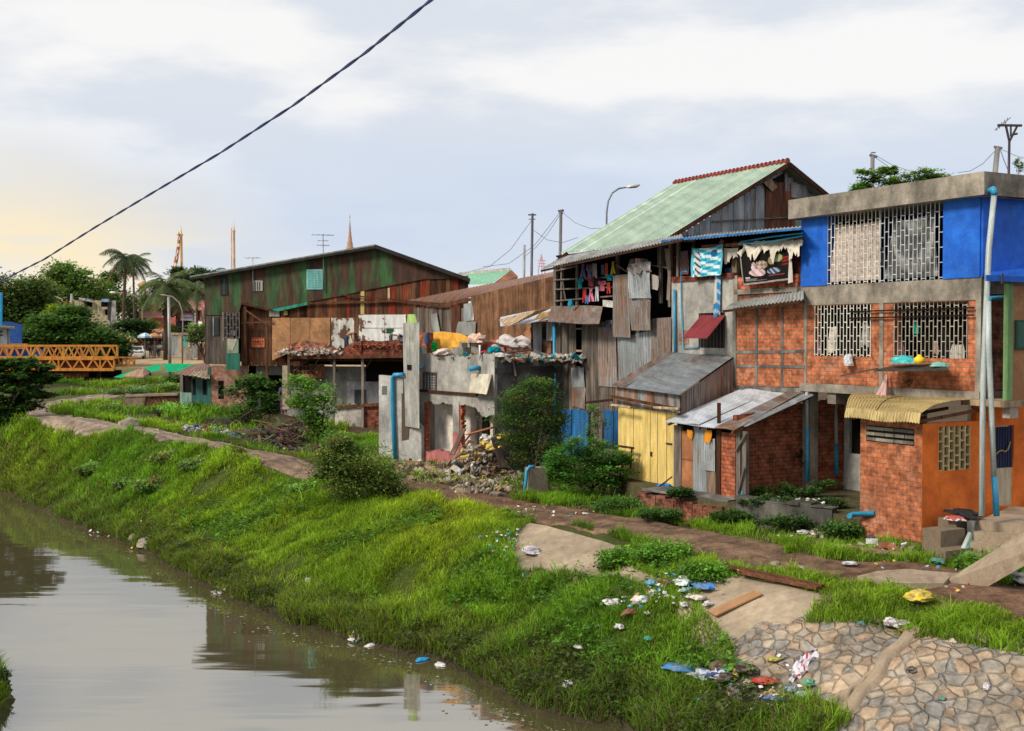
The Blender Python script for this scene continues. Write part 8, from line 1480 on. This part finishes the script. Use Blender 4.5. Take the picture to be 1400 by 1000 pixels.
# small panelled scrap on the grass under the mat: mesh fence behind
# ================================================================== people
def person(lab, base, yaw, J, cols, scale=1.0, skirt=False, shirtless=False, cap=None):
    """J: joints in a local frame (x right, y forward, z up) in metres"""
    t = thing('person', lab, 'person', base); ca, sa = math.cos(yaw), math.sin(yaw)
    L = lambda p: V((p[0]*ca-p[1]*sa, p[0]*sa+p[1]*ca, p[2]))*scale
    def skin(name, verts, edges, radii, mat, root=0, parent=t, sub=2):
        me = bpy.data.meshes.new(name); me.from_pydata([tuple(L(v)) for v in verts], edges, []); o = bpy.data.objects.new(name, me); COL.objects.link(o); o.parent = parent
        m1 = o.modifiers.new('skin', 'SKIN'); m1.use_smooth_shade = True; m2 = o.modifiers.new('sub', 'SUBSURF'); m2.levels = m2.render_levels = sub
        for i, r in enumerate(radii):
            r = r if isinstance(r, tuple) else (r, r); sv = me.skin_vertices[0].data[i]; sv.radius = (r[0]*scale, r[1]*scale); sv.use_root = (i == root)
        me.materials.append(mat); return o
    def cm(nm, c):
        m, nt = newmat(nm); b = nd(nt, 'ShaderNodeBsdfPrincipled'); b.inputs[0].default_value = (*c,1); b.inputs['Roughness'].default_value = .75
        n_ = noise(nt, uvn(nt,1,1,1,True), 30, 3); lk(nt, mixc(nt, ramp(nt, n_, .3, .7), tuple(x*.8 for x in c), c), b.inputs[0]); o_ = nd(nt, 'ShaderNodeOutputMaterial'); lk(nt, b.outputs[0], o_.inputs[0]); return m
    sk = cm('skin tone', cols['skin']); order = ['pelvis','waist','chest','neck','head','crown']; vs = [J[k] for k in order]; ed = [(0,1),(1,2),(2,3),(3,4),(4,5)]; rd = [(.13,.11),(.115,.09),(.15,.10),.05,(.075,.09),(.06,.07)]
    for s in ('l','r'):
        b0 = len(vs); vs += [J['sh'+s], J['el'+s], J['wr'+s], J['ha'+s]]; ed += [(2,b0),(b0,b0+1),(b0+1,b0+2),(b0+2,b0+3)]; rd += [.055,.042,.028,(.035,.015)]
        hd = (V(J['ha'+s])-V(J['wr'+s])).normalized(); sd_ = hd.cross(V((0,1,.3))).normalized()
        for k, (o_, ln) in enumerate(((-.03,.07),(-.01,.08),(.01,.085),(.03,.065))):
            p = V(J['ha'+s])+sd_*o_; i0 = len(vs); vs += [tuple(p+hd*ln*.4), tuple(p+hd*ln+sd_.cross(hd)*.012)]; ed += [(b0+3,i0),(i0,i0+1)]; rd += [.009,.008]
        i0 = len(vs); p = V(J['wr'+s])+hd*.03; vs += [tuple(p+sd_*.05+hd*.03)]; ed += [(b0+2,i0)]; rd += [.011]
        b0 = len(vs); vs += [J['hp'+s], J['kn'+s], J['an'+s], J['to'+s]]; ed += [(0,b0),(b0,b0+1),(b0+1,b0+2),(b0+2,b0+3)]; rd += [.085,.06,.04,(.04,.03)]
    skin('body', vs, ed, rd, sk)
    if not shirtless: skin('shirt', [J[k] for k in ('waist','chest','neck','shl','ell','shr','elr')], [(0,1),(1,2),(1,3),(3,4),(1,5),(5,6)], [(.145,.12),(.17,.125),.065,.075,.055,.075,.055], cm('shirt cloth', cols['top']))
    lg = [J['waist'], J['pelvis']]; 
    skin('skirt' if skirt else 'trousers', [J['waist'],J['pelvis'],J['hpl'],J['knl'],J['anl'],J['hpr'],J['knr'],J['anr']], [(0,1),(1,2),(2,3),(3,4),(1,5),(5,6),(6,7)], [(.13,.11),(.155,.13),.11,.085,.07,.11,.085,.07] if not cols.get('short') else [(.13,.11),(.155,.13),.11,.085,.01,.11,.085,.01], cm('trouser cloth', cols['leg']), 1)
    hdp, cr = V(J['head']), V(J['crown']); up = (cr-hdp).normalized()
    hr = skin('hair', [tuple(hdp+up*.02-V((0,.03,0))), tuple(cr+up*.015), tuple(hdp-up*.05-V((0,.06,0)))], [(0,1),(0,2)], [(.085,.09),(.065,.07),.04], cm('hair', cap or (.015,.012,.012)))
    return t
STAND = dict(pelvis=(0,0,.92), waist=(0,0,1.05), chest=(0,0,1.28), neck=(0,.01,1.45), head=(0,.03,1.56), crown=(0,.03,1.65), shl=(-.19,0,1.38), ell=(-.24,-.01,1.12), wrl=(-.25,.06,.88), hal=(-.25,.08,.80), shr=(.19,0,1.38), elr=(.24,-.01,1.12), wrr=(.25,.06,.88), har=(.25,.08,.80), hpl=(-.10,0,.86), knl=(-.11,.02,.48), anl=(-.12,-.02,.09), tol=(-.13,.14,.03), hpr=(.10,0,.86), knr=(.11,.05,.48), anr=(.12,.10,.09), tor=(.13,.26,.03))
WK = dict(STAND); WK.update(knl=(-.10,.12,.50), anl=(-.10,.22,.12), tol=(-.10,.36,.08), knr=(.10,-.02,.48), anr=(.10,-.22,.14), tor=(.10,-.10,.04), wrl=(-.24,-.08,.90), hal=(-.24,-.10,.82), wrr=(.24,.16,.92), har=(.24,.20,.85))
DOOR = dict(STAND); DOOR.update(wrl=(-.10,.25,1.05), hal=(-.04,.30,1.06), ell=(-.24,.05,1.12), head=(0,.06,1.55), crown=(0,.07,1.64))
gg = WA.P(388,566,-.6); person('woman in a violet top and long purple trousers standing in the doorway', V((gg.x, gg.y, gg.z)), math.radians(200), DOOR, dict(skin=(.30,.16,.10), top=(.17,.15,.30), leg=(.28,.06,.30)), .97)
BEND = dict(STAND); BEND.update(waist=(0,.10,1.02), chest=(0,.34,1.12), neck=(0,.50,1.14), head=(0,.60,1.10), crown=(0,.68,1.05), shl=(-.19,.42,1.14), shr=(.19,.42,1.14), ell=(-.22,.45,.88), elr=(.22,.45,.88), wrl=(-.14,.52,.66), wrr=(.14,.52,.66), hal=(-.10,.55,.58), har=(.10,.55,.58))
gg = WA.P(473,482,.5); person('shirtless man in dark trousers bending over on the wrecked balcony', V((gg.x, gg.y, WA.uz(470,481,.5)[1])), math.radians(-60), BEND, dict(skin=(.33,.15,.09), top=(.3,.2,.1), leg=(.02,.028,.045)), .84, shirtless=True)
BEND2 = dict(BEND); BEND2.update(chest=(0,.38,1.0), neck=(0,.55,.96), head=(0,.64,.90), crown=(0,.72,.84), shl=(-.19,.46,.98), shr=(.19,.46,.98))
gg = WA.P(534,480,.35); person('man in a white shirt and blue cap stooping behind the balcony bricks', V((gg.x, gg.y, WA.uz(534,480,.35)[1])), math.radians(-80), BEND2, dict(skin=(.30,.15,.09), top=(.68,.66,.68), leg=(.05,.05,.07)), .86, cap=(.02,.04,.20))
for (x, y, Y, yw, top_, leg_, P_, lab) in ((211,485,135,0,(.16,.18,.24),(.12,.14,.20),WK,'pedestrian in grey clothes walking in the middle of the street'),(217.5,483,136,10,(.70,.70,.70),(.04,.04,.05),WK,'pedestrian in a white shirt and dark shorts on the street'),(186,478,137,180,(.55,.05,.06),(.10,.10,.14),STAND,'person in a red shirt standing by the tan umbrella'),(206,479,138,170,(.30,.22,.14),(.05,.05,.06),STAND,'person in a brown shirt standing at the stall'),(197,478,138,190,(.06,.06,.08),(.05,.05,.07),STAND,'person in black standing under the pale blue umbrella'),(214,479,139,160,(.55,.06,.05),(.2,.2,.24),STAND,'person in a red top at the stall under the orange umbrella')):
    g = at(x, y, Y); person(lab, V((g.x, g.y, h(g.x, g.y))), math.radians(yw+180), P_, dict(skin=(.28,.15,.10), top=top_, leg=leg_))

for i, (x, y, rx, ry, Y, lab) in enumerate(((135,548,26,14,84,'dark bushes in the shade beside the bridge abutment'),(190,545,30,9,80,'bushy weeds on the slope between the bridge and the broken wall'),(95,552,24,9,80,'low weeds on the mud under the bridge'),(255,520,20,9,84,'weeds below the tin fence behind the green shack'),(60,558,30,8,76,'low weeds left of the stakes under the bridge'))):
    g = at(x, y, Y); bush(lab, g, [(x, y, rx, ry),(x+rx*.7, y+2, rx*.7, ry*.8),(x-rx*.7, y+2, rx*.7, ry*.8)], Y, 40, 46, .2, (.05,.10,.025), 'low_shrub', .03, 'shrub')

for i, (x, y, rx, ry, Y, c, lab) in enumerate(((1000,705,20,8,29.6,(.05,.11,.025),'weeds growing where the brick wall meets the dark retaining wall'),(1080,712,30,8,28.8,(.055,.12,.025),'weeds along the foot of the dark retaining wall'),(1135,690,16,9,29.2,(.05,.10,.025),'weeds hanging over the right end of the retaining wall'),(1150,722,20,9,27.5,(.07,.16,.03),'grassy weeds left of the brick kitchen'),(1235,762,22,7,25.2,(.06,.14,.03),'weeds at the foot of the orange corner'),(905,700,24,6,30.4,(.06,.14,.03),'weeds below the low broken brick wall'),(930,672,12,5,31.2,(.04,.09,.02),'small weeds sprouting on the low brick wall'),(845,690,26,12,32.4,(.07,.17,.03),'weeds at the left end of the low brick wall'),(1050,683,30,5,29.8,(.045,.10,.022),'creeping weeds on top of the dark retaining wall'))):
    g = at(x, y, Y); bush(lab, g, [(x, y, rx, ry),(x+rx*.7, y+2, rx*.7, ry*.8),(x-rx*.7, y+2, rx*.7, ry*.8)], Y, 30, 30, .08, c, 'weed_clump', .015, 'weeds')
rubble('rubbish_slope', 'spilled rubbish and broken bricks between the retaining wall and the brick kitchen', [(at(x,y,Y), r) for x, y, Y, r in ((1150,690,28.6,.6),(1135,705,28.4,.5),(1165,675,28.8,.5),(1190,740,26.4,.5),(1225,752,25.6,.5))], 330, .05, .17, JK, .35, 2)

mb = MB()
for _ in range(420):
    t_ = random.random()*9.3; i = int(t_)+3; a, b = RB[i], RB[i+1]; k = t_-int(t_); q = abs(random.gauss(0,.45)); dx_, dy_ = (b-a)/np.hypot(*(b-a)); px_, py_ = a[0]+(b[0]-a[0])*k+dy_*-q-.25, a[1]+(b[1]-a[1])*k+dx_*q-.25
    s_ = random.uniform(.015,.05); r_ = random.random()*6; c = random.choice(((.30,.26,.15),(.12,.10,.05),(.2,.22,.08),(.5,.5,.48))); mb.face([(px_+s_*math.cos(r_+j*2.1)*random.uniform(.6,1.3), py_+s_*math.sin(r_+j*2.1), .006) for j in range(3)], c)
mb.build('floating_scum', m_paint, label='flecks of leaves and scum floating along the water edge', kind='stuff', origin=(0,0,0))
